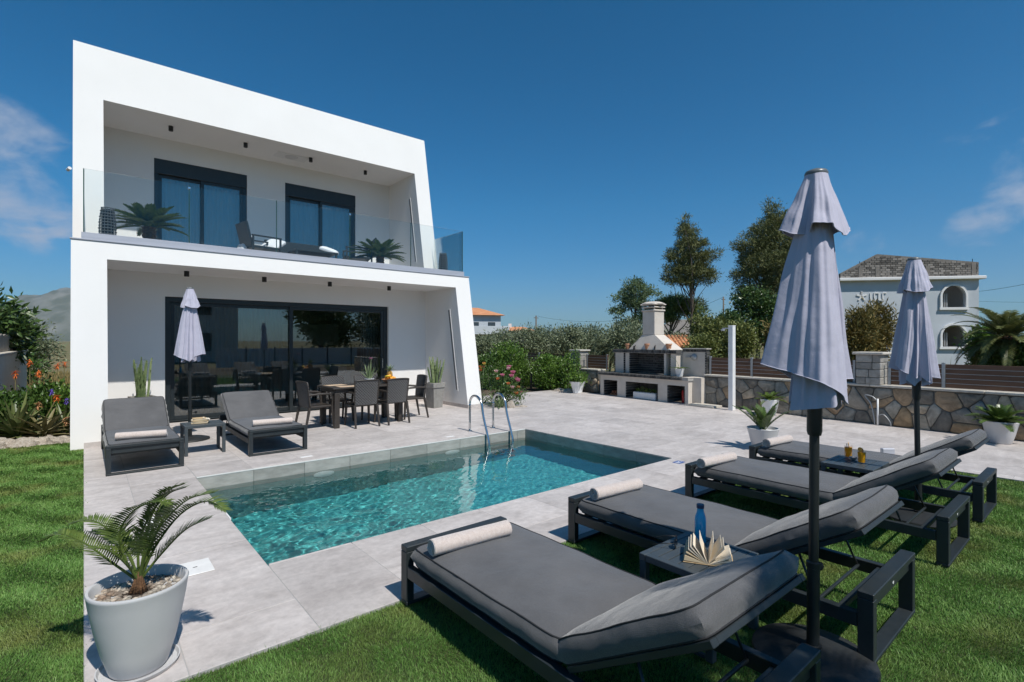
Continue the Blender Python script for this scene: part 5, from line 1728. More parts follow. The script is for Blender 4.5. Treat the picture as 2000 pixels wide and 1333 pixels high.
def stone_mat():
    m, nt, b = new_mat('rubble_stone')
    L = nt.links.new
    oi = nd(nt, 'ShaderNodeObjectInfo'); t = nd(nt, 'ShaderNodeTexCoord')
    cr = nd(nt, 'ShaderNodeValToRGB'); cr.color_ramp.interpolation = 'CONSTANT'
    e = cr.color_ramp.elements
    e[0].position = 0; e[0].color = (0.18, 0.165, 0.14, 1)
    e[1].position = .8; e[1].color = (0.27, 0.18, 0.10, 1)
    for p, c in ((.2, (.25, .225, .185, 1)), (.38, (.23, .165, .105, 1)), (.55, (.13, .115, .095, 1)), (.68, (.30, .245, .18, 1)), (.9, (.17, .165, .15, 1))):
        e.new(p).color = c
    L(oi.outputs['Random'], cr.inputs[0])
    sc = nd(nt, 'ShaderNodeVectorMath', operation='SCALE'); sc.inputs[0].default_value = (17, 41, 29); L(oi.outputs['Random'], sc.inputs['Scale'])
    ad = nd(nt, 'ShaderNodeVectorMath', operation='ADD'); L(t.outputs['Object'], ad.inputs[0]); L(sc.outputs[0], ad.inputs[1])
    n = nd(nt, 'ShaderNodeTexNoise'); n.inputs['Scale'].default_value = 6; n.inputs['Detail'].default_value = 10; n.inputs['Roughness'].default_value = .65; n.inputs['Distortion'].default_value = .8; L(ad.outputs[0], n.inputs['Vector'])
    mr = nd(nt, 'ShaderNodeMapRange'); mr.inputs['From Min'].default_value = .3; mr.inputs['From Max'].default_value = .7; mr.inputs['To Min'].default_value = .8; mr.inputs['To Max'].default_value = 2.0; L(n.outputs['Fac'], mr.inputs['Value'])
    vs = nd(nt, 'ShaderNodeVectorMath', operation='SCALE'); L(cr.outputs[0], vs.inputs[0]); L(mr.outputs[0], vs.inputs['Scale'])
    L(vs.outputs[0], b.inputs['Base Color']); b.inputs['Roughness'].default_value = .85
    bp = nd(nt, 'ShaderNodeBump'); bp.inputs['Strength'].default_value = .8; bp.inputs['Distance'].default_value = .03; L(n.outputs['Fac'], bp.inputs['Height']); L(bp.outputs[0], b.inputs['Normal'])
    return m


M['stone'] = stone_mat()
M['mortar'] = mat('dark_mortar', (0.10, 0.098, 0.09), (0.15, 0.145, 0.13), scale=18, rough=0.95, bump=.5)
M['coping'] = mat('pale_coping_stone', (0.46, 0.42, 0.36), (0.58, 0.54, 0.48), scale=14, rough=0.85, bump=.4, rnd=.08)
M['fenceboard'] = mat('dark_brown_fence_board', (0.085, 0.040, 0.022), (0.15, 0.075, 0.042), scale=5, detail=8, rough=0.55, stretch=(.6, 6, 14), rnd=.25, bump=.15)
M['galv'] = mat('galvanised_post', (0.34, 0.35, 0.36), (0.42, 0.43, 0.44), scale=20, rough=0.45, metal=.5)


def clip_poly(poly, nx_, ny_, c):
    out = []
    for i in range(len(poly)):
        a = poly[i]; b = poly[(i + 1) % len(poly)]
        da = a[0] * nx_ + a[1] * ny_ - c; db = b[0] * nx_ + b[1] * ny_ - c
        if da <= 0: out.append(a)
        if da * db < 0:
            t = da / (da - db); out.append((a[0] + (b[0] - a[0]) * t, a[1] + (b[1] - a[1]) * t))
    return out


def stone_wall(label, y0, y1, H, seed, sx=.33, sz=.215):
    t = thing('stone_wall', label, 'wall', (wall_pt(0), 0, 0), RZW, 'stretches of the stone boundary wall')
    MB().box(y0, y1, -.30, -.022, -.1, H - .002).build('mortar_core', M['mortar'], t)
    g = random.Random(seed)
    pts = []
    rows = int(round(H / sz)); cols = int((y1 - y0) / sx)
    for r in range(rows):
        for c in range(cols + 1):
            pts.append((y0 + (c + .5 * (r % 2) + g.uniform(-.46, .46)) * sx, (r + .5 + g.uniform(-.44, .44)) * H / rows))
    for i, p in enumerate(pts):
        poly = [(y0, 0.0), (y1, 0.0), (y1, H - .012), (y0, H - .012)]
        for j, q in enumerate(pts):
            if i == j or abs(p[0] - q[0]) > 1.2: continue
            nx_, ny_ = q[0] - p[0], q[1] - p[1]
            c = ((q[0] ** 2 + q[1] ** 2) - (p[0] ** 2 + p[1] ** 2)) / 2
            poly = clip_poly(poly, nx_, ny_, c)
            if len(poly) < 3: break
        if len(poly) < 3: continue
        # cut corners, shrink for the joint
        rp = []
        for k in range(len(poly)):
            a, b, c = Vector(poly[k - 1]), Vector(poly[k]), Vector(poly[(k + 1) % len(poly)])
            rp += [b.lerp(a, .13), b.lerp(c, .13)]
        cen = sum(rp, Vector((0, 0))) / len(rp)
        ring0 = [cen + (q - cen) * (1 - .010 / max(.02, (q - cen).length)) for q in rp]
        ring1 = [cen + (q - cen) * .86 for q in ring0]
        pr = g.uniform(.012, .035); tx, tz = g.uniform(-.06, .06), g.uniform(-.06, .06)
        f = lambda q, h: (q.x - cen.x, h + ((q.x - cen.x) * tx + (q.y - cen.y) * tz if h > 0 else 0), q.y - cen.y)
        n = len(ring0)
        mb = MB()
        vs = [f(q, -.03) for q in ring0] + [f(q, pr * .45 + .0005) for q in ring0] + [f(q, pr + g.uniform(-.004, .004)) for q in ring1]
        fs = [(k, (k + 1) % n, n + (k + 1) % n, n + k) for k in range(n)] + [(n + k, n + (k + 1) % n, 2 * n + (k + 1) % n, 2 * n + k) for k in range(n)] + [tuple(range(2 * n, 3 * n))]
        mb.add(vs, fs)
        mb.build('stone', M['stone'], t, smooth=70, loc=(cen.x, -.018, cen.y))
    y = y0
    while y < y1 - .05:
        w = min(g.uniform(.75, .95), y1 - y)
        MB().cbox(y + .003, y + w - .003, -.33, .035, H, H + .045, .008).build('coping_slab', M['coping'], t)
        y += w
    return t


WH = .745
stone_wall('rubble stone wall with pale coping behind the sago pots at right', -2.6, 6.95, WH, 3)
stone_wall('low stone wall left of the barbecue, mostly behind shrubs', 10.75, 17.5, WH - .05, 8)


def slat_fence(label, y0, y1, posts, zb, z1, n=5):
    t = thing('slat_fence', label, 'fence', (wall_pt(0), 0, 0), RZW, 'dark slat fences on the stone wall')
    h = (z1 - zb) / n
    ks = [y0] + [p for p in posts if y0 < p < y1] + [y1]
    for a, b in zip(ks[:-1], ks[1:]):
        for k in range(n):
            MB().cbox(a + .03, b - .03, -.165, -.14, zb + k * h + .002, zb + (k + 1) * h - .010, .002).build('board', M['fenceboard'], t)
            if k < n - 1:
                MB().cbox(a + .03, b - .03, -.160, -.145, zb + (k + 1) * h - .0095, zb + (k + 1) * h + .0015, .001).build('strip', M['galv'], t)
    for p in posts:
        MB().cbox(p - .025, p + .025, -.178, -.128, zb - .04, z1 + .02, .003).build('post', M['galv'], t)


slat_fence('dark slat fence at the far right, in front of the grey building', -2.6, 2.98, (-1.4, .35, 2.1, 2.94), WH + .05, 1.235)
slat_fence('dark slat fence between the white post and the stone pillar', 3.50, 6.9, (3.55, 4.55, 5.75, 6.86), WH + .05, 1.235)
slat_fence('short dark slat fence between far pillar and barbecue', 10.5, 11.45, (10.53, 11.42), WH + .02, 1.20)
slat_fence('dark slat fence glimpsed behind the green shrubs', 12.15, 17.4, (12.2, 14.0, 15.8, 17.3), WH + .02, 1.20)


def pillar(label, y, H, seed):
    t = thing('stone_pillar', label, 'pillar', (wall_pt(0), 0, 0), RZW, 'stone pillars on the boundary wall')
    g = random.Random(seed)
    z = WH + .046; w = .22
    MB().box(y - w + .02, y + w - .02, -.33, .01, z - .02, H - .045).build('core', M['mortar'], t)
    while z < H - .06:
        h = min(g.uniform(.13, .19), H - .05 - z)
        s = g.uniform(-.07, .07)
        for a, b in ((y - w, y + s), (y + s, y + w)):
            MB().cbox(a + .004, b - .004, -.35, .03 + g.uniform(0, .012), z + .003, z + h - .004, .010).build('block', M['pillarstone'], t)
        z += h
    MB().cbox(y - w - .05, y + w + .05, -.40, .08, H - .05, H, .01).build('cap', M['coping'], t)


M['pillarstone'] = mat('pillar_grey_stone', (0.22, 0.21, 0.19), (0.36, 0.34, 0.31), scale=8, detail=9, rough=.85, bump=.6, rnd=.2)
pillar('stone block pillar right of the nearest parasol', 3.24, 1.43, 1)
pillar('stone block pillar with a pale cap left of the barbecue', 11.8, 1.36, 2)

# white post with a small lamp arm
t = thing('white_post', 'tall white square post in front of the stone wall', 'post', (11.83, 5.95, 0.001), RZW)
MB().cbox(-.06, .06, -.06, .06, 0, 2.0, .006).build('post', M['potw'], t)
MB().cbox(-.064, .064, -.064, .064, 2.0, 2.02, .004).build('cap', M['potw'], t)
a_ = MB(); a_.cbox(.061, .24, -.015, .015, 1.94, 1.965, .003); a_.build('arm', M['alu'], t)
MB().cbox(.20, .26, -.04, .04, 1.895, 1.938, .004).build('lamp_head', M['alu'], t)
# standpipe with hose
t = thing('garden_tap', 'white standpipe with a pale hose bent against the stone wall', 'garden tap', (wall_pt(3.05) - .10, 3.05, 0.001), RZW)
MB().tube([(0, 0, 0), (0, 0, .52)], .016, 10).build('pipe', M['potw'], t, smooth=True)
h_ = MB(); h_.tube(spline([(.02, .0, .49), (.10, .0, .56), (.22, .0, .57), (.12, .0, .42), (.07, .0, .2), (.05, .0, .01)], 24), .011, 8); h_.build('hose', M['galv'], t, smooth=True)
h2 = MB(); h2.tube(spline([(-.02, 0, .2), (-.1, 0, .22), (-.2, .0, .1), (-.22, 0, .01)], 14), .008, 7); h2.build('branch_hose', M['galv'], t, smooth=True)
# low slab beside the barbecue
tag(MB().cbox(-.35, .35, -.2, .2, 0, .05, .006).build('stone_step', M['coping'], None, loc=(11.98, 6.72, .001), rz=RZW), 'low pale slab on the paving at the barbecue corner', 'step')

# ================================================================== barbecue
M['cream'] = mat('cream_render', (0.54, 0.485, 0.425), (0.61, 0.555, 0.495), scale=4, detail=8, rough=.9, bump=.35, bscale=90, bdist=.004)
M['dbrick'] = mat('dark_grey_brick', (0.050, 0.049, 0.047), (0.095, 0.092, 0.088), scale=9, rough=.8, bump=.4, attr='rnd')
M['joint'] = mat('pale_brick_joint', (0.34, 0.33, 0.31), (0.40, 0.39, 0.37), scale=20, rough=.9)
bq = thing('barbecue', 'cream built-in barbecue with dark brick firebox and tall chimney', 'barbecue', (12.21, 10.44, 0.001), math.atan2(-.9968, -.08))


def brick_run(mb, x0, x1, y0, y1, z0, z1, n, axis='x', g=random.Random(4)):
    for k in range(n):
        mb.cur = g.uniform(0, 1)
        if axis == 'x':
            a = x0 + (x1 - x0) * k / n; b = x0 + (x1 - x0) * (k + 1) / n
            mb.cbox(a + .006, b - .006, y0, y1, z0, z1, .004)
        else:
            a = z0 + (z1 - z0) * k / n; b = z0 + (z1 - z0) * (k + 1) / n
            mb.cbox(x0, x1, y0, y1, a + .006, b - .006, .004)


CT = .70
body = MB()
for x0, x1 in ((.12, .26), (.82, 1.14), (2.31, 2.61), (3.17, 3.27)):
    body.box(x0, x1, .02, .74, 0, .47)
body.box(.12, 3.27, .02, .74, .4705, .615)
bo = body.build('base', M['cream'], bq)
MB().box(.14, 3.25, .60, .73, .001, .469).build('niche_back', M['dbrick'], bq)
nb = MB()
for x0, x1 in ((.26, .82), (1.14, 2.31), (2.61, 3.17)):
    for xa, xb in ((x0, x0 + .035), (x1 - .035, x1)):
        brick_run(nb, xa, xb, .03, .58, .005, .465, 6, 'z')
o = nb.build('niche_bricks', M['dbrick'], bq); o['kind'] = 'stuff'
MB().box(.06, 3.30, -.03, .75, .6155, CT - .012).build('counter_slab', M['joint'], bq)
cb = MB(); brick_run(cb, .05, 3.12, -.055, .20, .622, CT, 44); brick_run(cb, .05, 3.12, .205, .45, .63, CT - .004, 22)
o = cb.build('counter_bricks', M['dbrick'], bq); o['kind'] = 'stuff'
MB().box(3.12, 3.31, -.04, .76, .6875, CT + .004).build('counter_end', M['cream'], bq)
# firebox
up = MB()
for a_ in ((.53, .86, .25), (.92, 1.08, .26), (2.33, 2.40, .25), (2.55, 2.73, .25)):
    MB().box(a_[0], a_[1], a_[2], .75, CT, 1.30).build('firebox_pier', M['cream'], bq)
MB().box(.87, 2.55, .66, .75, CT, 1.299).build('firebox_back', M['joint'], bq)
fb = MB()
gg = random.Random(6)
for r_ in range(9):
    z0 = CT + .004 + r_ * .066
    off = .11 * (r_ % 2)
    x = 1.085 - off
    while x < 2.325:
        a, b = max(x, 1.085), min(x + .21, 2.325)
        if b - a > .02:
            fb.cur = gg.uniform(0, 1); fb.cbox(a + .005, b - .005, .628, .658, z0, z0 + .056, .003)
        x += .22
brick_run(fb, .862, .918, .24, .30, CT, 1.30, 9, 'z'); brick_run(fb, 1.082, 1.12, .24, .60, CT, 1.30, 9, 'z'); brick_run(fb, 2.405, 2.545, .40, .45, CT, 1.30, 9, 'z'); brick_run(fb, .49, .528, .24, .34, CT, 1.30, 9, 'z')
o = fb.build('firebox_bricks', M['dbrick'], bq); o['kind'] = 'stuff'
MB().box(.48, 2.76, .22, .76, 1.3005, 1.385).build('lintel', M['joint'], bq)
lb = MB(); brick_run(lb, .46, 2.78, .195, .42, 1.31, 1.405, 36); o = lb.build('lintel_bricks', M['dbrick'], bq); o['kind'] = 'stuff'
gr = MB()
for k in range(14):
    gr.tube([(1.2 + k * .08, .28, .80), (1.2 + k * .08, .62, .80)], .004, 5)
gr.tube([(1.15, .28, .80), (2.3, .28, .80)], .007, 6)
gr.build('grill_rack', M['black'], bq)
# splashback with brick border
MB().box(2.735, 3.46, .50, .60, CT, 1.36).build('splashback', M['cream'], bq)
sb = MB(); brick_run(sb, 2.76, 3.50, .47, .62, 1.362, 1.43, 14); brick_run(sb, 3.462, 3.515, .46, .62, CT, 1.36, 10, 'z'); o = sb.build('splashback_bricks', M['dbrick'], bq); o['kind'] = 'stuff'
MB().box(3.20, 3.53, .2, .78, .001, CT - .002).build('side_block', M['cream'], bq)
MB().box(2.78, 3.52, .44, .66, 1.432, 1.455).build('splashback_cap', M['coping'], bq)
# hood, shaft, cap
hd = MB()
hd.add([(1.07, .24, 1.406), (2.55, .24, 1.406), (2.55, .80, 1.406), (1.07, .80, 1.406), (1.48, .36, 1.83), (1.92, .36, 1.83), (1.92, .78, 1.83), (1.48, .78, 1.83)],
       [(3, 2, 1, 0), (4, 5, 6, 7), (0, 1, 5, 4), (1, 2, 6, 5), (2, 3, 7, 6), (3, 0, 4, 7)])
hd.build('hood', M['cream'], bq)
MB().cbox(1.48, 1.92, .36, .78, 1.831, 2.50, .01).build('chimney', M['cream'], bq)
cp = MB()
for z0, z1, e in ((2.501, 2.55, .03), (2.60, 2.635, .03), (2.68, 2.715, .05)):
    cp.cbox(1.48 - e, 1.92 + e, .36 - e, .78 + e, z0, z1, .015)
for x in (1.50, 1.87):
    for y in (.38, .73):
        cp.box(x, x + .03, y, y + .03, 2.551, 2.68)
cp.lathe([(.33, 2.716), (.31, 2.74), (.22, 2.775), (.1, 2.79), (.0, 2.792)], 8, (1.70, .57, 0))
cp.build('chimney_cap', M['cream'], bq)

BQM = Matrix.Translation((12.21, 10.44, .001)) @ Matrix.Rotation(math.atan2(-.9968, -.08), 4, 'Z')


def on_bbq(x, y, z):
    return tuple(BQM @ Vector((x, y, z)))


for k, x in enumerate((.98, 1.72, 2.45)):
    t = thing('terracotta_pot', ('terracotta pot on the barbecue shelf, left of the hood', 'terracotta pot on the barbecue shelf in front of the hood', 'terracotta pot on the barbecue shelf, right of the hood')[k], 'pot', on_bbq(x, .29 if k == 1 else .3, 1.407), 0, 'terracotta pots on the barbecue')
    MB().lathe([(.0, .0), (.055, .0), (.075, .13), (.088, .132), (.088, .17), (.078, .17), (.07, .14), (.0, .135)], 20).build('pot', M['terracotta'], t, smooth=40)
for k, x in enumerate((1.30, 2.02)):
    t = thing('metal_ornament', ('dark round ornament left of the middle terracotta pot', 'dark round ornament right of the middle terracotta pot')[k], 'ornament', on_bbq(x, .28, 1.407), 0, 'dark ornaments on the barbecue')
    q = MB(); q.tube([(.055 * math.cos(a * .5236), 0, .06 + .055 * math.sin(a * .5236)) for a in range(13)], .014, 8); q.tube([(.03 * math.cos(a * .5236) - (.09 if k == 0 else .0), .0, .05 + .045 * math.sin(a * .5236)) for a in range(13)], .012, 8)
    q.build('ring', M['black'], t, smooth=True)
    MB().cbox(-.05, .05, -.02, .02, 0, .012, .003).build('foot', M['black'], t)
t = thing('wall_lamp', 'round metal lamp on the barbecue splashback', 'lamp', on_bbq(3.12, .49, 1.22), math.atan2(-.9968, -.08))
o = MB().lathe([(.0, .0), (.085, .0), (.09, .02), (.06, .05), (.0, .06)], 20).build('lamp_shade', M['galv'], t, smooth=40); o.rotation_euler = (R(90), 0, 0)
MB().cbox(-.25, -.1, -.03, .0, -.02, .02, .004).build('bracket', M['galv'], t)
t = thing('orchid', 'white pot with arching orchid leaves on the barbecue counter', 'potted plant', on_bbq(2.86, .22, CT + .003))
MB().lathe([(.0, .0), (.085, .0), (.125, .20), (.13, .21), (.12, .21), (.11, .19), (.0, .185)], 24).build('pot', M['potw'], t, smooth=40)
q = MB()
for k in range(8):
    a = k * 2.4; q.cur = random.random()
    blade(q, (0, 0, .19), (math.cos(a), math.sin(a), .7), .34, .05, 1.0, .25, 6)
q.build('leaves', M['cycad'], t, fix=False)
q = MB(); q.tube(arc((0, 0, .19), (-.15, .1, 1), .5, 1.2, 10), .004, 5); q.build('stem', M['cycad'], t)
t = thing('fire_extinguisher', 'red fire extinguisher in the right barbecue niche', 'fire extinguisher', on_bbq(2.95, .30, .001))
MB().lathe([(.0, .0), (.065, .0), (.068, .01), (.068, .29), (.055, .33), (.025, .345), (.0, .345)], 22).build('cylinder', mat('red_paint', (.50, .02, .02), (.42, .015, .015), scale=10, rough=.3), t, smooth=40)
q = MB(); q.cbox(-.02, .02, -.02, .02, .346, .375, .004); q.cbox(-.015, .10, -.012, .012, .376, .392, .003); q.tube([(-.02, 0, .365), (-.08, -.03, .33), (-.085, -.04, .15)], .009, 7); q.build('valve', M['black'], t)
t = thing('trough_planter', 'white trough planter with sparse plants in the middle barbecue niche', 'planter', on_bbq(1.78, .16, .001), math.atan2(-.9968, -.08))
MB().cbox(-.40, .40, -.10, .10, 0, .19, .015).build('trough', M['potw'], t)
V_, F_, R_ = leaf_cloud(np.stack([rng.uniform(-.36, .36, 120), rng.uniform(-.07, .07, 120), rng.uniform(.19, .30, 120)], 1), .03)
link('leaves', np_mesh('leaves', V_, F_, R_, M['cycad_y']), t)
t = thing('firewood', 'reddish split logs in the left barbecue niche', 'firewood', on_bbq(.55, .30, .001), math.atan2(-.9968, -.08))
for k in range(5):
    MB().tube([(-.10 + .06 * k, -.15, .04 + .07 * (k % 2)), (-.12 + .065 * k, .16, .045 + .07 * (k % 2) + (.15 if k > 2 else 0))], [.032, .03], 7).build('log', mat('split_log', (.22, .08, .04), (.34, .15, .08), scale=20, rough=.9), t)

# ================================================================== vegetation
def at(u, d, z=0.0):
    """a place d metres out in front of the camera position, seen towards picture column u"""
    p = fv * d + rv * ((u - 1000) / 997 * d)
    return Vector((p.x, p.y, z))


def blobs_leaves(blobs, clusters, per, size, cl_r, elong=2.0, seed=0, shell=.55, up=0.25, squash=.8):
    """leaves gathered in clumps that fill ellipsoids (cx,cy,cz,rx,ry,rz); clumps share a tone"""
    g = np.random.default_rng(seed)
    B = np.array(blobs, float)
    vol = B[:, 3] * B[:, 4] * B[:, 5]
    k = g.choice(len(B), clusters, p=vol / vol.sum())
    d = unit(g.normal(size=(clusters, 3)))
    rad = (shell + (1 - shell) * g.uniform(0, 1, clusters)) ** 1.0
    rad = np.where(g.uniform(size=clusters) < .25, g.uniform(.2, 1, clusters), rad)
    C = B[k, :3] + d * B[k, 3:6] * rad[:, None]
    out = unit(d * B[k, 3:6])
    tone = np.clip(g.normal(.5, .17, clusters), 0, 1)
    n = clusters * per
    idx = np.repeat(np.arange(clusters), per)
    P = C[idx] + g.normal(size=(n, 3)) * cl_r * np.array([1, 1, squash]) * (.6 + .8 * g.uniform(0, 1, (n, 1)))
    D = out[idx] + np.array([0, 0, up])
    r = np.clip(tone[idx] + g.normal(0, .16, n), 0, 1)
    return leaf_cloud(P, size, elong, D, 1.3, r, g=g), C


def limb(mb, a, b, r0, r1, bend, seed, n=7):
    g = random.Random(seed)
    a = Vector(a); b = Vector(b); m = a.lerp(b, .5) + Vector((g.uniform(-1, 1), g.uniform(-1, 1), g.uniform(-.2, .6))) * bend
    mb.tube(spline([a, m, b], n), [r0 + (r1 - r0) * i / n for i in range(n + 1)], 7)


def make_tree(name, label, cat, pos, blobs, leafm, barkm, clusters, per, size, cl_r, elong=2.0, seed=0, trunk=None, trunk_r=.12, group=None, shell=.55, limbs=9, up=.25, squash=.8, top=None):
    """tapered trunk with limbs into the crown; blobs are relative to pos"""
    t = thing(name, label, cat, tuple(pos), 0, group)
    (V, F, Rn), C = blobs_leaves(blobs, clusters, per, size, cl_r, elong, seed, shell, up, squash)
    tr = MB()
    if trunk is None:
        zt = max(b[2] for b in blobs); trunk = [(0, 0, -.1), (.02, .01, zt * .4), (0, 0, zt * .95)]
    tp = spline(trunk, 12)
    tr.tube(tp, [trunk_r * (1 - .82 * i / 12) for i in range(13)], 9)
    g = random.Random(seed + 1)
    for k in range(limbs):
        c = C[g.randrange(len(C))]
        f = g.uniform(.35, .9); q = tp[int(f * 12)]
        if c[2] < q.z - .3:
            q = tp[max(1, int(12 * .35))]
        limb(tr, q, Vector(c), trunk_r * .42 * (1.1 - f * .6), trunk_r * .07, .12 * (Vector(c) - q).length, seed * 31 + k)
    tr.build('trunk', barkm, t, smooth=True)
    link('crown', np_mesh('crown', V, F, Rn, leafm), t)
    return t


M['bark'] = mat('grey_brown_bark', (0.09, 0.07, 0.055), (0.17, 0.14, 0.115), scale=9, rough=.95, bump=.8, bscale=18, bdist=.04, stretch=(1, 1, .3))
M['olive'] = leaf_mat('olive_leaf', (0.085, 0.116, 0.060), (0.264, 0.297, 0.178), rough=.5, trans=.15)
M['pine'] = leaf_mat('pine_needle', (0.062, 0.088, 0.028), (0.21, 0.215, 0.078), rough=.6, trans=.12)
M['pine2'] = leaf_mat('stone_pine_needle', (0.055, 0.105, 0.024), (0.19, 0.25, 0.065), rough=.6, trans=.12)
M['euca'] = leaf_mat('eucalyptus_leaf', (0.068, 0.119, 0.051), (0.196, 0.264, 0.128), rough=.4, trans=.2)
M['broad'] = leaf_mat('dark_broad_leaf', (0.026, 0.062, 0.016), (0.098, 0.163, 0.039), rough=.35, trans=.2, spec=.5)
M['shrub'] = leaf_mat('fresh_shrub_leaf', (0.052, 0.121, 0.016), (0.184, 0.299, 0.052), rough=.35, trans=.25, spec=.5)
M['shrub_d'] = leaf_mat('dark_shrub_leaf', (0.033, 0.078, 0.016), (0.111, 0.195, 0.042), rough=.35, trans=.2, spec=.5)
M['tamarisk'] = leaf_mat('yellowing_tamarisk', (0.085, 0.090, 0.022), (0.26, 0.185, 0.055), rough=.7, trans=.2)
M['bushy'] = leaf_mat('yellow_green_bush', (0.083, 0.112, 0.027), (0.217, 0.232, 0.063), rough=.6, trans=.2)
M['reed'] = leaf_mat('pale_reed', (0.14, 0.17, 0.075), (0.36, 0.38, 0.22), rough=.6, trans=.3)

# olive grove behind the wall
gol = random.Random(5)
olab = ['olive tree behind the pink roses', 'olive tree left of the green shrubs', 'olive tree right above the tall green shrub', 'olive tree above the gap between the shrubs', 'olive tree above the lower green shrub', 'olive tree behind the far stone pillar',
        'olive tree left of the barbecue chimney', 'olive tree touching the barbecue hood on its left', 'olive tree directly behind the barbecue chimney', 'pale olive bush right of the barbecue chimney']
for k, (u, d, top, w) in enumerate(((952, 27, 655, 46), (990, 31, 641, 48), (1030, 29, 637, 50), (1070, 32, 634, 50), (1110, 28, 632, 52), (1150, 31, 634, 50), (1190, 27, 640, 52), (1222, 25, 622, 62), (1262, 28, 640, 50), (1318, 26, 652, 40))):
    H = 1.65 + (666.5 - top) / 997 * d; r = w / 997 * d * .62
    bl = [(gol.uniform(-.3, .3) * r, gol.uniform(-.3, .3) * r, H * .66, r, r, H * .34)] + [(math.cos(a) * r * .6, math.sin(a) * r * .6, H * gol.uniform(.45, .72), r * .55, r * .55, H * .24) for a in (.4, 1.7, 2.9, 4.1, 5.3)]
    make_tree('olive_tree', olab[k], 'tree', at(u, d, -.08), bl, M['olive'], M['bark'], 260, 22, .055, .17, 2.6, 50 + k, trunk_r=.13, group='olive trees behind the wall', limbs=6)

# eucalyptus, stone pine, tall pine, big tree
p = at(1240, 46, -.08)
w = .046
def rel(u, v, d, u0):
    q = rv * ((u - u0) / 997 * d)
    return (q.x, q.y, 1.65 + (666.5 - v) / 997 * d + .08)


def blob_at(u, v, ru, rv_, d, u0, depth=None):
    x, y, z = rel(u, v, d, u0)
    a = ru / 997 * d; b = rv_ / 997 * d
    return (x, y, z, a, a if depth is None else depth, b)


bl = [blob_at(a, b, c, e, 46, 1240) for a, b, c, e in ((1245, 566, 30, 24), (1212, 578, 22, 12), (1280, 572, 13, 10), (1240, 592, 32, 12), (1208, 608, 20, 9), (1262, 610, 24, 10), (1202, 630, 14, 14), (1235, 632, 26, 12))]
make_tree('eucalyptus_tree', 'loose eucalyptus tree left of the stone pine', 'tree', at(1240, 46, -.08), bl, M['euca'], M['bark'], 330, 28, .075, .17, 2.8, 71, trunk=[(0, 0, -.1), (.1, .1, 2.2), (.2, .1, 4.6), (.3, .1, 6.4)], trunk_r=.17, limbs=16, shell=.4)
bl = [blob_at(a, b, c, e, 43, 1310) for a, b, c, e in ((1325, 598, 40, 14), (1290, 606, 26, 12), (1356, 612, 20, 14), (1310, 592, 26, 10), (1300, 620, 30, 8), (1262, 622, 16, 10))]
make_tree('stone_pine', 'dark umbrella shaped stone pine right of the barbecue chimney', 'tree', at(1310, 43, -.08), bl, M['pine2'], M['bark'], 620, 26, .055, .20, 5.0, 72, trunk=[(0, 0, -.1), (-.2, .1, 1.6), (.1, .1, 2.6), (.5, -.2, 3.8)], trunk_r=.20, limbs=12, shell=.5, up=.8)
bl = [blob_at(a, b, c, e, 40, 1350) for a, b, c, e in ((1340, 432, 10, 12), (1344, 455, 22, 16), (1352, 478, 32, 16), (1330, 500, 30, 16), (1370, 505, 26, 16), (1322, 526, 26, 14), (1352, 528, 34, 16), (1392, 496, 18, 10), (1318, 545, 24, 10), (1380, 540, 24, 14), (1340, 550, 26, 9), (1372, 590, 9, 10))]
make_tree('tall_pine', 'tall slender pine with a bare lower trunk', 'tree', at(1350, 40, -.08), bl, M['pine'], M['bark'], 820, 30, .042, .135, 5.5, 73, trunk=[(0, 0, -.1), (.05, 0, 3), (-.05, .02, 6), (-.2, .02, 10.8)], trunk_r=.15, limbs=26, shell=.35, up=.5)
bl = [blob_at(a, b, c, e, 36, 1500) for a, b, c, e in ((1508, 408, 16, 16), (1520, 435, 34, 22), (1490, 455, 32, 20), (1545, 440, 26, 26), (1470, 480, 36, 22), (1520, 480, 46, 28), (1500, 515, 58, 28), (1455, 540, 28, 16), (1560, 510, 34, 34), (1530, 555, 50, 26), (1470, 575, 36, 22), (1560, 580, 40, 30))]
make_tree('broad_pine', 'large dense dark pine half hidden by the nearest parasol', 'tree', at(1500, 36, -.08), bl, M['pine'], M['bark'], 2600, 24, .042, .16, 5.0, 74, trunk=[(0, 0, -.1), (.1, .1, 3), (.2, .1, 6), (.3, .1, 10.6)], trunk_r=.30, limbs=20, shell=.45, up=.5)
bl = [blob_at(a, b, c, e, 33, 1480) for a, b, c, e in ((1470, 590, 34, 24), (1500, 610, 36, 26), (1450, 622, 22, 18), (1530, 620, 36, 26), (1490, 645, 50, 22))]
make_tree('ivy_clad_tree', 'dark leafy tree under the large pine behind the fence', 'tree', at(1480, 33, -.08), bl, M['broad'], M['bark'], 520, 26, .11, .22, 1.5, 75, trunk_r=.18, limbs=10)
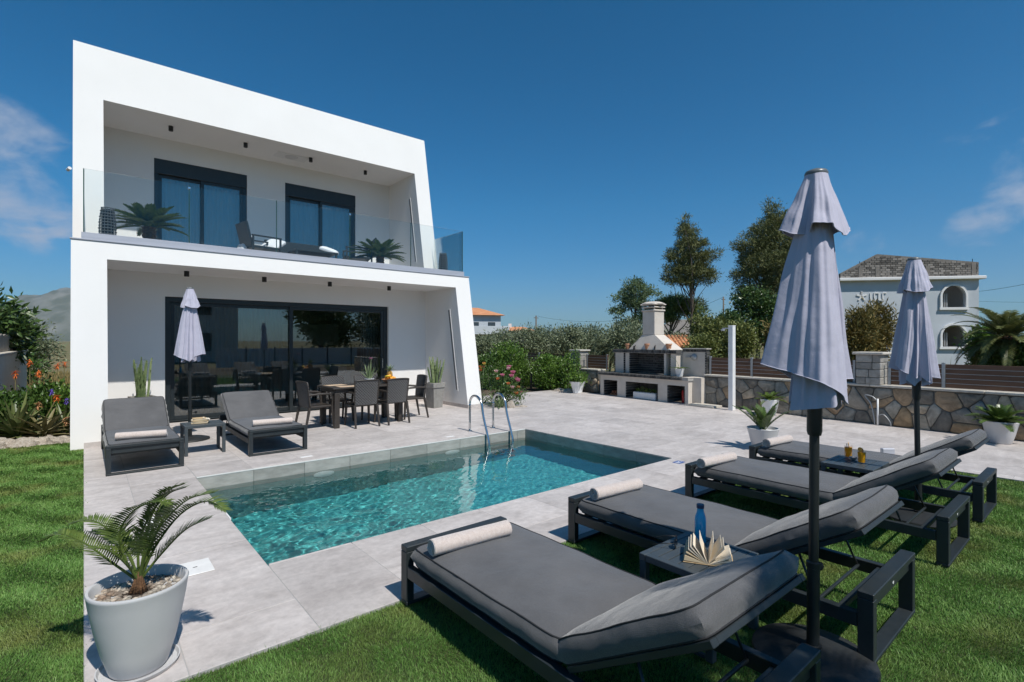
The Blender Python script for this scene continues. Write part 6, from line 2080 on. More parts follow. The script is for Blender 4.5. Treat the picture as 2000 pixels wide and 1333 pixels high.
# shrubs between fence and trees
for k, (u, v, ru, rv_, d, m_, lab) in enumerate((
        (1400, 655, 32, 34, 27, 'bushy', 'yellow green bush left of the white post'), (1446, 662, 26, 34, 25, 'bushy', 'olive green bush right of the white post'),
        (1372, 640, 20, 28, 30, 'bushy', 'green bush at the foot of the tall pine'), (1420, 632, 22, 24, 31, 'broad', 'dark cypress like bush left of the white post top'), (1372, 676, 22, 14, 24, 'bushy', 'low bush between barbecue splashback and white post'),
        (1530, 655, 30, 34, 27, 'tamarisk', 'golden bush behind the nearest parasol cloth'), (1680, 650, 22, 44, 22, 'tamarisk', 'yellowing tamarisk bush left of the second parasol'), (1712, 640, 24, 46, 23, 'tamarisk', 'orange tinted tamarisk bush behind the second parasol'),
        (1922, 672, 22, 28, 23, 'shrub', 'bright green shrub at the foot of the grey building'), (1975, 690, 36, 24, 21, 'shrub_d', 'dark shrub under the right hand palm'), (1950, 660, 26, 26, 26, 'shrub_d', 'dark hedge plant behind the right hand palm'))):
    q = at(u, d, -.08)
    z0 = 1.65 + (666.5 - v) / 997 * d + .08
    r = ru / 997 * d; h = rv_ / 997 * d
    bl = [(0, 0, z0, r, r, h), (r * .4, 0, z0 - h * .3, r * .8, r * .8, h * .7), (-r * .4, .1, z0 - h * .35, r * .7, r * .7, h * .7), (0, 0, z0 * .5, r * .8, r * .8, z0 * .5)]
    make_tree('garden_bush', lab, 'bush', q, bl, M[m_], M['bark'], 300, 22, .07 if m_ != 'tamarisk' else .05, .16, 2.2 if m_ != 'tamarisk' else 4.5, 90 + k, trunk_r=.06, limbs=5, group='bushes beyond the fence', up=.6)


def reed_clump(label, pos, n, h, seed, spread=.35, name='reed_clump', m=None, w=.03):
    t = thing(name, label, 'reeds', tuple(pos), 0, 'tall pale grass clumps')
    g = random.Random(seed); mb = MB()
    for k in range(n):
        a = g.uniform(0, 6.28); q = g.uniform(0, spread)
        mb.cur = g.uniform(0, 1)
        blade(mb, (q * math.cos(a), q * math.sin(a), 0), (math.cos(a) * .25, math.sin(a) * .25, 1), h * g.uniform(.6, 1.1), w, g.uniform(.3, 1.3), .2, 6)
    mb.build('blades', m or M['reed'], t, fix=False)['kind'] = 'stuff'


for k, (u, d, n, h, lab) in enumerate(((1455, 15.5, 60, 1.55, 'pale reeds just right of the white post'), (1480, 15.2, 60, 1.6, 'pale reeds between post and parasol'), (1503, 15, 50, 1.5, 'pale reeds at the left edge of the nearest parasol'),
                                       (1160, 19, 46, 1.75, 'pale reeds right of the far stone pillar'), (1128, 19.5, 46, 2.3, 'tall reeds rising behind the far stone pillar'), (1185, 18.5, 30, 1.6, 'short reeds left of the barbecue'), (1850, 14.5, 60, 1.35, 'dry wild grass below the arched windows'), (1790, 15, 40, 1.3, 'dry wild grass left of the lower arched window'))):
    reed_clump(lab, at(u, d, -.08), n, h, 20 + k)

# date palm at the right edge
def make_palm(name, label, pos, trunk_h, nf, flen, seed, trunk_r=.22, lw=.03, ll=.42, m=None, nl=46, lift=(-25, 80), curl=1.3, rad=.018):
    t = thing(name, label, 'palm', tuple(pos), 0)
    g = random.Random(seed)
    prof = []
    for i in range(14):
        prof.append((trunk_r * (1.1 if i % 2 else .92), trunk_h * i / 13))
    prof.append((trunk_r * .5, trunk_h + .1)); prof.append((0, trunk_h + .12))
    MB().lathe(prof, 14).build('trunk', M['bark_b'], t, smooth=60)
    for i in range(nf):
        a = i * 2.399963; q = i / (nf - 1)
        el = R(lift[1] + (lift[0] - lift[1]) * q + g.uniform(-8, 8))
        d = Vector((math.cos(a) * math.cos(el), math.sin(a) * math.cos(el), math.sin(el)))
        pts = arc((math.cos(a) * trunk_r * .4, math.sin(a) * trunk_r * .4, trunk_h), d, flen * g.uniform(.85, 1.1), curl * g.uniform(.7, 1.2), 12)
        frond(pts, nl, ll, lw, v_up=.25, forward=.7, start=.12, rad=rad, g=g, droop=.25).build('frond', m or M['palmleaf'], t, fix=False)
    return t


M['palmleaf'] = leaf_mat('date_palm_leaf', (0.058, 0.078, 0.023), (0.182, 0.195, 0.065), rough=.45, trans=.2)
make_palm('date_palm', 'date palm with arching fronds beside the grey building', at(1968, 21, -.08), 1.85, 46, 2.0, 4, trunk_r=.30, lw=.04, ll=.42)

# clipped green shrubs on the far side of the paving
def shrub(label, pos, bl, m_, seed, clusters=420, per=22, size=.038, cl=.085, elong=2.0):
    return make_tree('leafy_shrub', label, 'shrub', pos, bl, m_, M['bark'], clusters, per, size, cl, elong, seed, trunk_r=.04, limbs=6, group='green shrubs along the wall', up=.6)


shrub('tall glossy green shrub behind the roses', at(990, 18.6, -.075), [(0, 0, .85, .82, .75, .78), (.3, -.2, .5, .8, .7, .5), (-.4, .3, .6, .7, .6, .6), (.1, 0, 1.35, .4, .4, .34)], M['shrub'], 131, 620)
shrub('lower green shrub left of the white flower pot', at(1072, 17.6, -.075), [(0, 0, .62, .55, .5, .6), (.15, -.1, .35, .58, .5, .36), (-.1, .1, 1.0, .26, .26, .22)], M['shrub'], 132, 420)
shrub('dark green shrub behind the pink roses', at(955, 18.2, -.075), [(0, 0, .6, .5, .5, .6), (.2, 0, .9, .35, .35, .4)], M['shrub_d'], 133, 260)
shrub('small climbing plant against the far pillar', at(1110, 17.0, -.075), [(0, 0, .5, .16, .16, .5), (0, 0, 1.0, .12, .12, .3)], M['shrub'], 134, 90, 14)
t = thing('yucca', 'spiky yucca between the two green shrubs', 'plant', tuple(at(1037, 17.9, -.075)))
MB().tube([(0, 0, 0), (.02, 0, .75)], [.05, .035], 8).build('trunk', M['bark'], t, smooth=True)
g = random.Random(3)
for k in range(40):
    a = k * 2.4; el = R(85 - 2.6 * k); mb = MB(); mb.cur = g.uniform(0, 1)
    blade(mb, (.02, 0, .75), (math.cos(a) * math.cos(el), math.sin(a) * math.cos(el), math.sin(el)), .48, .028, .3, .25, 5)
    mb.build('leaf', M['cycad'], t, fix=False)
# white flower pot by the wall
t = thing('flower_pot', 'white fluted flower pot with a leafy plant left of the barbecue', 'potted plant', (11.98, 11.05, .001))
pf = MB(); rows = []
for r_, z in ((.13, 0), (.14, .02), (.15, .10), (.19, .24), (.23, .33), (.25, .37), (.235, .37), (.21, .33), (.0, .32)):
    rows.append([((r_ * (1 + .05 * (k % 2) * (r_ > .1))) * math.cos(k * .2618), (r_ * (1 + .05 * (k % 2) * (r_ > .1))) * math.sin(k * .2618), z) for k in range(25)])
pf.grid(rows); pf.build('pot', M['potw'], t)
(V, F, Rn), C = blobs_leaves([(0, 0, .50, .28, .28, .18), (.1, 0, .45, .28, .24, .12)], 90, 16, .035, .06, 1.8, 141)
link('leaves', np_mesh('leaves', V, F, Rn, M['shrub']), t)
q = MB(); q.tube([(0, 0, .3), (.02, .05, .9), (.05, .1, 1.35)], .008, 6); q.build('stem', M['bark'], t)
(V, F, Rn), C = blobs_leaves([(.03, .06, 1.0, .08, .08, .38)], 40, 10, .03, .04, 2.0, 142)
link('upper_leaves', np_mesh('leaves', V, F, Rn, M['shrub']), t)

# rocks
M['rock'] = mat('pale_garden_rock', (0.36, 0.30, 0.24), (0.56, 0.50, 0.43), scale=5, detail=10, rough=.9, bump=.7, bscale=12, bdist=.05, rnd=.12)


def rock(label, pos, s, seed, flat=.45, group='pale garden rocks'):
    bm = bmesh.new(); bmesh.ops.create_icosphere(bm, subdivisions=3, radius=1)
    for v in bm.verts:
        n = mnoise.noise(v.co * 1.1 + Vector((seed * 3.1, 0, 0))) * .45 + mnoise.noise(v.co * 2.7 + Vector((0, seed, 0))) * .18
        v.co = v.co * (1 + n); v.co.z *= flat
    me = bpy.data.meshes.new('garden_rock'); bm.to_mesh(me); bm.free(); me.materials.append(M['rock']); me.shade_smooth(); me.set_sharp_from_angle(angle=R(32))
    o = link('garden_rock', me, None, pos); o.scale = s; o.rotation_euler = (0, 0, seed)
    tag(o, label, 'rock', group)


rl = ['pale rock left of the white flower pot', 'flat rock between shrub and flower pot', 'rounded rock behind the flower pot']
for k, (u, v, s) in enumerate(((1090, 764, .17), (1108, 766, .20), (1120, 760, .17))):
    q = fv * (997 * 1.65 / (v - 666.5)); q = q + rv * ((u - 1000) / 997 * (997 * 1.65 / (v - 666.5)))
    rock(rl[k], (q.x, q.y, -.03), (s * 1.3, s, s), k + 2, .7)

# rose bush and agave at the right corner of the house
t = thing('rose_bush', 'rose bush with pink and orange blooms at the right house corner', 'rose bush', (8.28, 10.25, -.06))
bl = [(0, 0, .50, .42, .40, .42), (.15, -.25, .35, .35, .30, .32), (-.2, .2, .75, .3, .3, .3)]
(V, F, Rn), C = blobs_leaves(bl, 190, 16, .030, .075, 1.7, 151, .3)
link('foliage', np_mesh('foliage', V, F, Rn, M['shrub_d']), t)
st = MB()
for k in range(12):
    c = C[k * 7]; limb(st, (random.uniform(-.1, .1), random.uniform(-.1, .1), 0), Vector(c), .012, .004, .08, k)
st.build('stems', M['bark'], t, smooth=True)['kind'] = 'stuff'
PK = mat('pink_rose', (.70, .16, .30), (.80, .30, .42), scale=40, rough=.6, trans=.3)
OG = mat('orange_rose', (.72, .15, .05), (.80, .30, .10), scale=40, rough=.6, trans=.3)
PL = mat('pale_pink_rose', (.80, .48, .50), (.85, .58, .55), scale=40, rough=.6, trans=.3)


def bloom(parent, pos, r, m, seed):
    g = random.Random(seed); mb = MB()
    for ring, (n, el, ln) in enumerate(((7, 10, 1.0), (6, 35, .85), (5, 58, .65), (4, 78, .45))):
        for k in range(n):
            a = k * 6.283 / n + ring * .6 + g.uniform(-.2, .2)
            blade(mb, pos, (math.cos(a) * math.cos(R(el)), math.sin(a) * math.cos(R(el)), math.sin(R(el))), r * ln, r * .95, -.9, .25, 4, tip=.45)
    mb.build('bloom', m, parent, fix=False)


# blooms sit on the side of the bush turned to the light and the path
for k, (a, b, z, r, m) in enumerate(((.10, -.30, .88, .085, PK), (.02, -.34, .80, .08, PK), (-.18, -.22, .82, .075, PK), (.30, -.25, .48, .08, OG), (.32, -.22, .26, .07, PK), (.12, -.42, .36, .07, OG), (-.05, -.3, 1.0, .06, PL), (-.30, -.12, .92, .07, PL), (-.32, -.2, .74, .06, OG), (.22, .05, .95, .055, PL), (-.12, -.38, .62, .06, OG), (.2, -.38, .68, .085, PK), (.36, -.12, .7, .08, PK), (-.02, -.42, .52, .07, PL), (.05, -.2, 1.02, .08, PK), (.3, -.35, .36, .08, PK))):
    bloom(t, (a, b, z), r * 1.2, m, k)
t = thing('orange_daylily', 'tall orange daylilies rising behind the rose bush', 'flowers', (8.02, 10.85, -.06))
g = random.Random(8)
for k in range(26):
    a = g.uniform(0, 6.28); mb = MB(); mb.cur = g.uniform(0, 1)
    blade(mb, (.05 * math.cos(a), .05 * math.sin(a), 0), (math.cos(a) * .5, math.sin(a) * .5, 1), g.uniform(.45, .75), .025, 1.2, .25, 6); mb.build('leaf', M['shrub_d'], t, fix=False)
for k in range(6):
    x, y, z = g.uniform(-.2, .25), g.uniform(-.25, .15), g.uniform(.9, 1.15)
    mb = MB(); mb.tube([(x * .3, y * .3, 0), (x, y, z)], .006, 5); mb.build('stalk', M['aloe'], t)
    bloom(t, (x, y, z), .07, OG if k % 3 else mat('yellow_lily', (.80, .50, .05), (.85, .6, .1), rough=.6), 40 + k)
t = thing('corner_agave', 'striped agave leaves at the foot of the right fin', 'plant', (7.98, 10.0, -.06))
for k in range(22):
    a = k * 2.4; el = R(80 - 2.7 * k); mb = MB(); mb.cur = g.uniform(0, 1)
    blade(mb, (.03 * math.cos(a), .03 * math.sin(a), 0), (math.cos(a) * math.cos(el), math.sin(a) * math.cos(el), math.sin(el)), g.uniform(.5, .8), .065, .5, .28, 7, thick=.006)
    mb.build('leaf', M['aloe'], t, fix=False)
rock('upright pale rock among the roses', (8.12, 9.72, -.02), (.13, .11, .26), 7, 1.0)
rock('low rock at the rose bed edge', (8.42, 9.66, -.03), (.16, .10, .12), 9, .6)

# ------------------------------------------------------------------ planting bed left of the house
def agave(label, pos, n, ln, w, seed, m=None, lift=(2, 82)):
    t = thing('agave', label, 'plant', pos, 0, 'agaves in the left bed')
    g = random.Random(seed)
    for k in range(n):
        a = k * 2.399963 + g.uniform(-.15, .15); q = k / (n - 1)
        el = R(lift[1] + (lift[0] - lift[1]) * q + g.uniform(-5, 5))
        mb = MB(); mb.cur = g.uniform(0, 1)
        blade(mb, (.05 * math.cos(a), .05 * math.sin(a), .06 + .15 * (1 - q)), (math.cos(a) * math.cos(el), math.sin(a) * math.cos(el), math.sin(el)), ln * g.uniform(.8, 1.1), w, g.uniform(-.1, .7), .25, 8, thick=.010)
        mb.build('leaf', m or M['agave'], t, fix=False)
    return t


M['agave'] = leaf_mat('dusky_agave_green', (0.056, 0.087, 0.031), (0.182, 0.210, 0.077), rough=.45, trans=.08)
M['agave_y'] = leaf_mat('dry_agave_leaf', (0.12, 0.11, 0.045), (0.30, 0.26, 0.13), rough=.5, trans=.08)
agave('big dark agave in front of the left garden wall', (-.86, 11.95, -.06), 46, .62, .085, 1)
agave('agave with drying lower leaves by the pale rocks', (-.52, 11.75, -.06), 34, .50, .07, 2, M['agave_y'], lift=(-4, 60))
agave('smaller agave beside the white house corner', (-.28, 12.15, -.06), 30, .45, .06, 3)
agave('agave further back along the left garden wall', (-.95, 13.1, -.06), 34, .6, .08, 4)
shrub('leafy green bed plant under the orange flowers', (-.62, 13.0, -.075), [(0, 0, .45, .35, .4, .45), (.2, .3, .5, .3, .4, .4)], M['shrub_d'], 161, 240, 18, .04)
shrub('leafy green plant in front of the blue tarpaulin', (-.30, 12.9, -.075), [(0, 0, .38, .22, .35, .42)], M['shrub'], 162, 150, 18, .035)
shrub('dark green bed shrub beside the garden wall', (-1.05, 12.4, -.075), [(0, 0, .42, .25, .35, .44)], M['shrub_d'], 163, 170, 18, .04)
OF = mat('red_orange_flower', (.80, .14, .03), (.85, .26, .05), scale=40, rough=.6, trans=.3)
DF = mat('faded_orange_flower', (.50, .24, .10), (.60, .34, .18), scale=40, rough=.7, trans=.2)
PF = mat('violet_flower', (.16, .10, .55), (.24, .16, .65), scale=40, rough=.6, trans=.3)
fl_spec = (('red orange flower head left, against the garden wall', -.95, 12.9, 1.13, OF, 0), ('tall red orange flower head above the bed', -.80, 13.6, 1.30, OF, 0), ('bright orange flower head in the middle of the bed', -.66, 13.3, 1.10, OF, 0), ('red flower head in front of the brown field', -.40, 13.6, 1.22, OF, 0), ('red flower head close to the house edge', -.30, 13.8, 1.25, OF, 0),
           ('faded orange bloom leaning right over the agave', -.36, 11.95, .72, OF, .12), ('faded drooping bloom low beside the house', -.24, 11.7, .35, DF, .2), ('faded drooping bloom over the middle agave', -.60, 11.95, .62, DF, .1), ('violet flower against the blue tarpaulin', -.24, 12.5, .62, PF, 0), ('violet flower low at the house corner', -.21, 12.2, .30, PF, 0), ('violet flower beside the orange bloom', -.45, 12.5, .80, PF, 0))
for k, (lab, x, y, z, m, bend) in enumerate(fl_spec):
    t = thing('bed_flower', lab, 'flower', (x, y, -.06), 0, 'flowers in the left bed')
    mb = MB(); pts = spline([(-bend * 2.2, 0, .12), (-bend, 0, z * .6), (0, 0, z)], 8); mb.tube(pts, .008, 5); mb.build('stalk', M['agave_y'] if m is not PF else M['shrub'], t)
    mb = MB(); g = random.Random(60 + k)
    for j in range(26):
        a = g.uniform(0, 6.28); e = g.uniform(-.9, .9); mb.cur = g.uniform(0, 1)
        blade(mb, (0, 0, z - .06 + .10 * g.random()), (math.cos(a), math.sin(a), e), .075 if m is not PF else .05, .022, .8, .2, 3)
    mb.build('petals', m, t, fix=False)
fr = random.Random(9)
for k, (x, y, s, lab) in enumerate(((-1.05, 11.28, .26, 'large pale rock at the left frame edge of the lawn'), (-.78, 11.22, .22, 'pale flat rock second from the left along the lawn'), (-.56, 11.36, .20, 'pale rock third from the left along the lawn'), (-.36, 11.25, .19, 'pale flat rock fourth along the lawn edge'), (-.20, 11.15, .14, 'small pale rock touching the house corner'), (-.68, 11.5, .16, 'pale rock under the big agave leaves'), (-.42, 11.55, .15, 'pale rock behind the flat lawn rocks'), (-.95, 11.55, .18, 'pale rock behind the large left rock'), (-.26, 11.45, .14, 'pale rock in the bed next to the white wall'))):
    rock(lab, (x, y, -.03), (s, s * .75, s * .8), k + 11, .7, 'pale rocks edging the left bed')
# blue tarpaulin over a pile
tp = MB(); P = []
for i in range(25):
    row = []
    for j in range(19):
        a = -1 + 2 * i / 24; b = -1 + 2 * j / 18
        h = .62 * max(0, 1 - max(abs(a), abs(b)) ** 4) + .10 * mnoise.noise(Vector((a * 2.5, b * 3, 1))) + .05 * mnoise.noise(Vector((a * 7, b * 6, 4)))
        row.append((a * .42, b * .8, max(-.02, h)))
    P.append(row)
tp.grid(P)
o = tp.build('blue_tarpaulin', mat('blue_plastic_tarpaulin', (.01, .12, .42), (.015, .17, .52), scale=6, rough=.35), None, smooth=True, loc=(-.42, 14.6, -.05))
tag(o, 'crumpled blue tarpaulin over a pile beside the house', 'tarpaulin')
# neighbour's wall with boards, trees behind
M['nwall'] = mat('weathered_beige_render', (0.72, 0.62, 0.50), (0.78, 0.69, 0.57), scale=2.5, detail=9, rough=.95, bump=.3)
t = thing('garden_wall', 'beige rendered garden wall with a pale top at the left edge', 'wall', (0, 0, 0))
MB().box(-1.62, -1.36, 5.0, 22.0, -.1, 1.33).build('wall_body', M['nwall'], t)
MB().cbox(-1.65, -1.33, 5.0, 22.05, 1.331, 1.39, .015).build('coping', M['coping'], t)
t = thing('board_fence', 'grey upright board fence above the left garden wall', 'fence', (0, 0, 0))
M['greyboard'] = mat('weathered_grey_board', (0.30, 0.27, 0.235), (0.40, 0.365, 0.32), scale=4, rough=.9, stretch=(4, 4, .5), rnd=.2)
y = 8.0; k = 0
while y < 21.4:
    MB().cbox(-1.50, -1.47, y + .006, y + .174, 1.392, 1.80 + .02 * math.sin(k * 1.7), .004).build('board', M['greyboard'], t)
    y += .18; k += 1
make_tree('loquat_tree', 'dark large leaved tree overhanging the left garden wall', 'tree', (-2.15, 19.0, -.08), [(0, 0, 2.0, 1.0, 1.2, .75), (.3, .4, 1.75, .9, 1.0, .6), (.2, -.6, 2.35, .7, .8, .5)], M['broad'], M['bark'], 300, 14, .075, .15, 3.0, 171, trunk_r=.1, limbs=12)
make_tree('fig_tree', 'bushy green tree beyond the end of the left garden wall', 'tree', (-2.35, 24.0, -.08), [(0, 0, 1.25, 1.0, 1.2, 1.0), (.5, .2, .8, .8, 1.0, .8), (-.3, 0, 1.9, .6, .7, .5)], M['shrub_d'], M['bark'], 360, 18, .06, .15, 2.0, 172, trunk_r=.08, limbs=8)
make_tree('olive_tree', 'grey green olive tree in the field left of the house', 'tree', (-2.6, 33.5, -.08), [(0, 0, 1.9, 1.5, 1.5, 1.3), (.6, .3, 1.3, 1.2, 1.2, 1.0), (-.6, 0, 1.4, 1.1, 1.1, 1.0)], M['olive'], M['bark'], 380, 22, .06, .18, 2.6, 173, trunk_r=.16, limbs=8)
make_tree('olive_tree', 'distant olive tree below the mountain', 'tree', (-5.6, 41, -.08), [(0, 0, 1.5, 1.6, 1.6, 1.2), (1.0, 0, 1.2, 1.2, 1.2, 1.0)], M['bushy'], M['bark'], 240, 22, .07, .2, 2.4, 174, trunk_r=.16, limbs=8)
# dry strip of field grass
def dry_grass(label, x0, x1, y0, y1, n, seed):
    g = np.random.default_rng(seed)
    P = np.stack([g.uniform(x0, x1, n), g.uniform(y0, y1, n), np.full(n, -.08)], 1)
    V, F, Rn = leaf_cloud(P, .05, 7.0, np.array([[0, 0, 1.0]]) * np.ones((n, 1)), .45, None, g=g)
    tag(link('field_grass', np_mesh('field_grass', V, F, Rn, M['straw_g'])), label, 'grass', None, 'stuff')


M['straw_g'] = leaf_mat('straw_grass', (0.20, 0.155, 0.055), (0.42, 0.33, 0.14), rough=.8, trans=.3)
dry_grass('dry straw grass in the field left of the house', -4.5, 0.6, 23, 31, 9000, 3)
dry_grass('dry wild grass behind the slat fences', 12.9, 17, -3, 18, 9000, 4)

# ================================================================== distant buildings, poles, hills
M['bldg'] = mat('pale_blue_grey_render', (0.52, 0.555, 0.59), (0.44, 0.475, 0.51), scale=.6, detail=9, rough=.9, bump=.2)
M['bldgw'] = mat('white_render_far', (0.74, 0.73, 0.72), (0.68, 0.67, 0.66), scale=1.0, rough=.9)
M['cblock'] = mat('bare_grey_block', (0.16, 0.145, 0.13), (0.22, 0.20, 0.18), scale=3, detail=8, rough=.95, attr='rnd')
M['rooftile'] = mat('orange_roof_tile', (0.50, 0.20, 0.09), (0.60, 0.29, 0.14), scale=2, detail=6, rough=.85)
M['darkroom'] = mat('dark_room', (0.05, 0.05, 0.05), (0.07, 0.07, 0.07), scale=2, rough=.9)
# unfinished three storey building at right; local x along its front (to the right), y away
D_ = 33.0
bu = thing('unfinished_building', 'pale grey building with arched windows and a bare block attic', 'building', tuple(at(1783, D_, -.1)), R(-40) + R(-9))
sx_ = D_ / 997


def bz(v):
    return 1.65 + (666.5 - v) * sx_ + .1


XL, XR = -130 * sx_, 114 * sx_
ZE = bz(548)
wins = [(70 * sx_, 26 * sx_, bz(600), bz(562)), (70 * sx_, 26 * sx_, bz(676), bz(634))]
# front wall in columns around the two arched openings
fm_ = MB()
wx0, wx1 = wins[0][0] - 22 * sx_, wins[0][0] + 22 * sx_
for a, b, z0, z1 in ((XL, wx0, 0, ZE), (wx1, XR, 0, ZE), (wx0, wx1, 0, bz(678)), (wx0, wx1, bz(634), bz(602)), (wx0, wx1, bz(558), ZE)):
    fm_.box(a, b, 0, .25, z0, z1)
for zb_, zt_ in ((bz(678), bz(634)), (bz(602), bz(558))):
    xc = (wx0 + wx1) / 2; r_ = (wx1 - wx0) / 2
    n_ = 12
    zs = zt_ - r_
    for k in range(n_):
        a0 = math.pi * k / n_; a1 = math.pi * (k + 1) / n_
        pa = (xc + r_ * math.cos(a0), zs + r_ * math.sin(a0)); pb = (xc + r_ * math.cos(a1), zs + r_ * math.sin(a1))
        fm_.extr([(pa[0], pa[1]), (pa[0], zt_ + .0001), (pb[0], zt_ + .0001), (pb[0], pb[1])], 'y', 0, .25)
fm_.build('front_wall', M['bldg'], bu)
MB().box(XL, XL + .25, .251, 8, 0, ZE).build('side_wall', M['bldg'], bu)
MB().box(XR - .25, XR, .251, 3.0, 0, ZE).build('side_wall', M['bldgw'], bu)
MB().box(XL + .251, XR - .251, 5.0, 5.2, 0, ZE).build('inner_wall', M['darkroom'], bu)
MB().box(XL + .251, XR - .251, .251, 4.999, bz(620) - .1, bz(620) + .1).build('floor_slab', M['bldgw'], bu)
MB().cbox(XL - .2, XR + .22, -.35, 8.3, ZE + .001, ZE + .20, .03).build('eaves_slab', M['bldgw'], bu)
pk = (-63) * sx_
g_ = MB(); g_.extr([(XL, ZE + .221), (XR, ZE + .221), (XR, bz(515)), (pk, bz(495)), (XL, bz(532))], 'y', .02, .25)
gb = g_.build('attic_gable', M['cblock'], bu)
bk = MB(); gg = random.Random(2)
z = ZE + .23; row = 0
while z < bz(497):
    x = XL + (.2 if row % 2 else 0)
    while x < XR - .1:
        b = min(x + .30, XR)
        zt = bz(532) + (bz(495) - bz(532)) * (x - XL) / (pk - XL) if x < pk else bz(495) + (bz(515) - bz(495)) * (x - pk) / (XR - pk)
        zt2 = bz(532) + (bz(495) - bz(532)) * (b - XL) / (pk - XL) if b < pk else bz(495) + (bz(515) - bz(495)) * (b - pk) / (XR - pk)
        if z + .13 < min(zt, zt2):
            bk.cur = gg.uniform(0, 1); bk.box(x + .012, b - .012, -.01, .019, z + .012, z + .125)
        x += .31
    z += .137; row += 1
o = bk.build('attic_blocks', M['cblock'], gb); o['kind'] = 'stuff'
for x in (pk, XR - .3, (pk + XR) / 2, XL + 1.2):
    MB().box(x - .12, x + .12, -.03, .001, ZE + .23, bz(520)).build('attic_column', M['cblock'], bu)
    MB().tube([(x, .1, bz(516)), (x, .1, bz(508))], .02, 5).build('rebar', M['black'], bu)
for zb_, zt_ in ((bz(678), bz(634)), (bz(602), bz(558))):
    xc = (wx0 + wx1) / 2; r_ = (wx1 - wx0) / 2; zs = zt_ - r_
    ar = MB()
    pts = [(xc - r_, zb_)] + [(xc - r_ * math.cos(math.pi * k / 14), zs + r_ * math.sin(math.pi * k / 14)) for k in range(15)] + [(xc + r_, zb_)]
    for (x0, z0), (x1, z1) in zip(pts[:-1], pts[1:]):
        ar.bar((x0, -.05, z0), (x1, -.05, z1), .12, .13, up=(0, 1, 0), c=.004)
    ar.box(xc - r_ - .1, xc + r_ + .1, -.14, .0, zb_ - .14, zb_ + .02)
    fr_ = ar.build('window_surround', M['bldgw'], bu)
    rl_ = MB()
    for k in range(5):
        rl_.tube([(xc - r_ + .12 * k + .1, .35, zb_), (xc - r_ + .12 * k + .1, .35, zs + .2)], .02, 5)
    rl_.build('curtain_strips', M['bldgw'], fr_)
# starfish and letter shapes on the front wall
st = MB()
for k in range(6):
    a = 1.57 + k * 1.2566
    st.bar((-92 * sx_, -.03, bz(578)), (-92 * sx_ + .32 * math.cos(a), -.03, bz(578) + .32 * math.sin(a)), .1, .05, up=(0, 1, 0))
st.build('star_ornament', M['bldgw'], bu)
for k, (a, b) in enumerate(((-76, 0), (-69, 1), (-61, 0), (-54, 1))):
    q = MB(); x = a * sx_
    q.bar((x, -.03, bz(586)), (x, -.03, bz(572)), .07, .05, up=(0, 1, 0)); q.bar((x, -.035, bz(572 if b else 586)), (x + .22, -.035, bz(572 if b else 586)), .07, .05, up=(0, 1, 0))
    q.build('wall_letter', M['bldgw'], bu)


def far_house(label, u, d, w, dep, h, rise, rz, wallm, m_roof, seed, bal=True):
    t = thing('far_house', label, 'house', tuple(at(u, d, -.1)), rz, 'far houses')
    MB().box(-w / 2, w / 2, 0, dep, 0, h).build('wall', wallm, t)
    r = MB(); o = .5
    r.add([(-w / 2 - o, -o, h + .001), (w / 2 + o, -o, h + .001), (w / 2 + o, dep + o, h + .001), (-w / 2 - o, dep + o, h + .001), (-w * .18, dep / 2, h + rise), (w * .18, dep / 2, h + rise)],
          [(3, 2, 1, 0), (0, 1, 5, 4), (1, 2, 5), (2, 3, 4, 5), (3, 0, 4)])
    rf_o = r.build('roof', m_roof, t)
    MB().box(-w * .3, -w * .3 + .5, dep * .4, dep * .4 + .5, h + .2, h + rise + .5).build('chimney', wallm, rf_o)
    if bal:
        MB().cbox(-w / 2 - .3, w / 2 + .8, -1.2, -.002, h * .52, h * .52 + .15, .02).build('balcony', wallm, t)
        MB().cbox(-w / 2 - .3, w / 2 + .8, -1.2, -1.12, h * .52 + .151, h * .52 + 1.0, .02).build('parapet', wallm, t)
    for k in range(3):
        x = -w * .32 + k * w * .32
        for z0 in ((.9, h * .52 + .3) if bal else (.9,)):
            f = MB().box(x - .45, x + .45, -.03, -.001, z0, z0 + 1.2).build('window', M['darkframe'], t)
            MB().box(x - .40, x + .40, -.04, -.031, z0 + .05, z0 + 1.15).build('pane', M['paneflat'], f)


M['paneflat'] = mat('far_window_glass', (0.03, 0.04, 0.05), (0.05, 0.06, 0.07), scale=2, rough=.1, spec=.8)
far_house('white two storey house with an orange roof right of the villa', 928, 62, 6.4, 8, 4.9, 1.15, R(-25), M['bldg'], M['rooftile'], 1)
far_house('white house with an orange roof just above the olive trees', 1012, 78, 5, 6, 3.3, .7, R(-40), M['bldgw'], M['rooftile'], 2, False)
far_house('pale house glimpsed under the stone pine', 1335, 60, 7, 6, 2.6, 1.8, R(-60), M['cblock'], M['cblock'], 3, False)
far_house('far house with a red roof between the bushes', 1395, 66, 6, 6, 3.2, 1.0, R(-30), M['bldgw'], M['rooftile'], 4, False)
# red tiled shed behind the barbecue, its tile rows built
sh = thing('garden_shed', 'small shed with a red tiled roof right of the barbecue hood', 'shed', tuple(at(1316, 25, -.08)), R(-40))
MB().box(-.75, .75, 0, 1.6, 0, 1.42).build('wall', M['bldgw'], sh)
rt = MB()
for k in range(11):
    x = -.88 + k * .176
    rt.tube([(x, -.25, 1.44), (x, .9, 1.98)], .085, 8)
rt.box(-.95, .95, -.2, .9, 1.40, 1.43)
rt.build('tile_roof', M['rooftile'], sh, smooth=True)
rt = MB(); rt.extr([(-.2, 1.43), (.9, 1.93), (2.0, 1.43)], 'x', -.95, .95); rt.build('roof_body', M['rooftile'], sh)


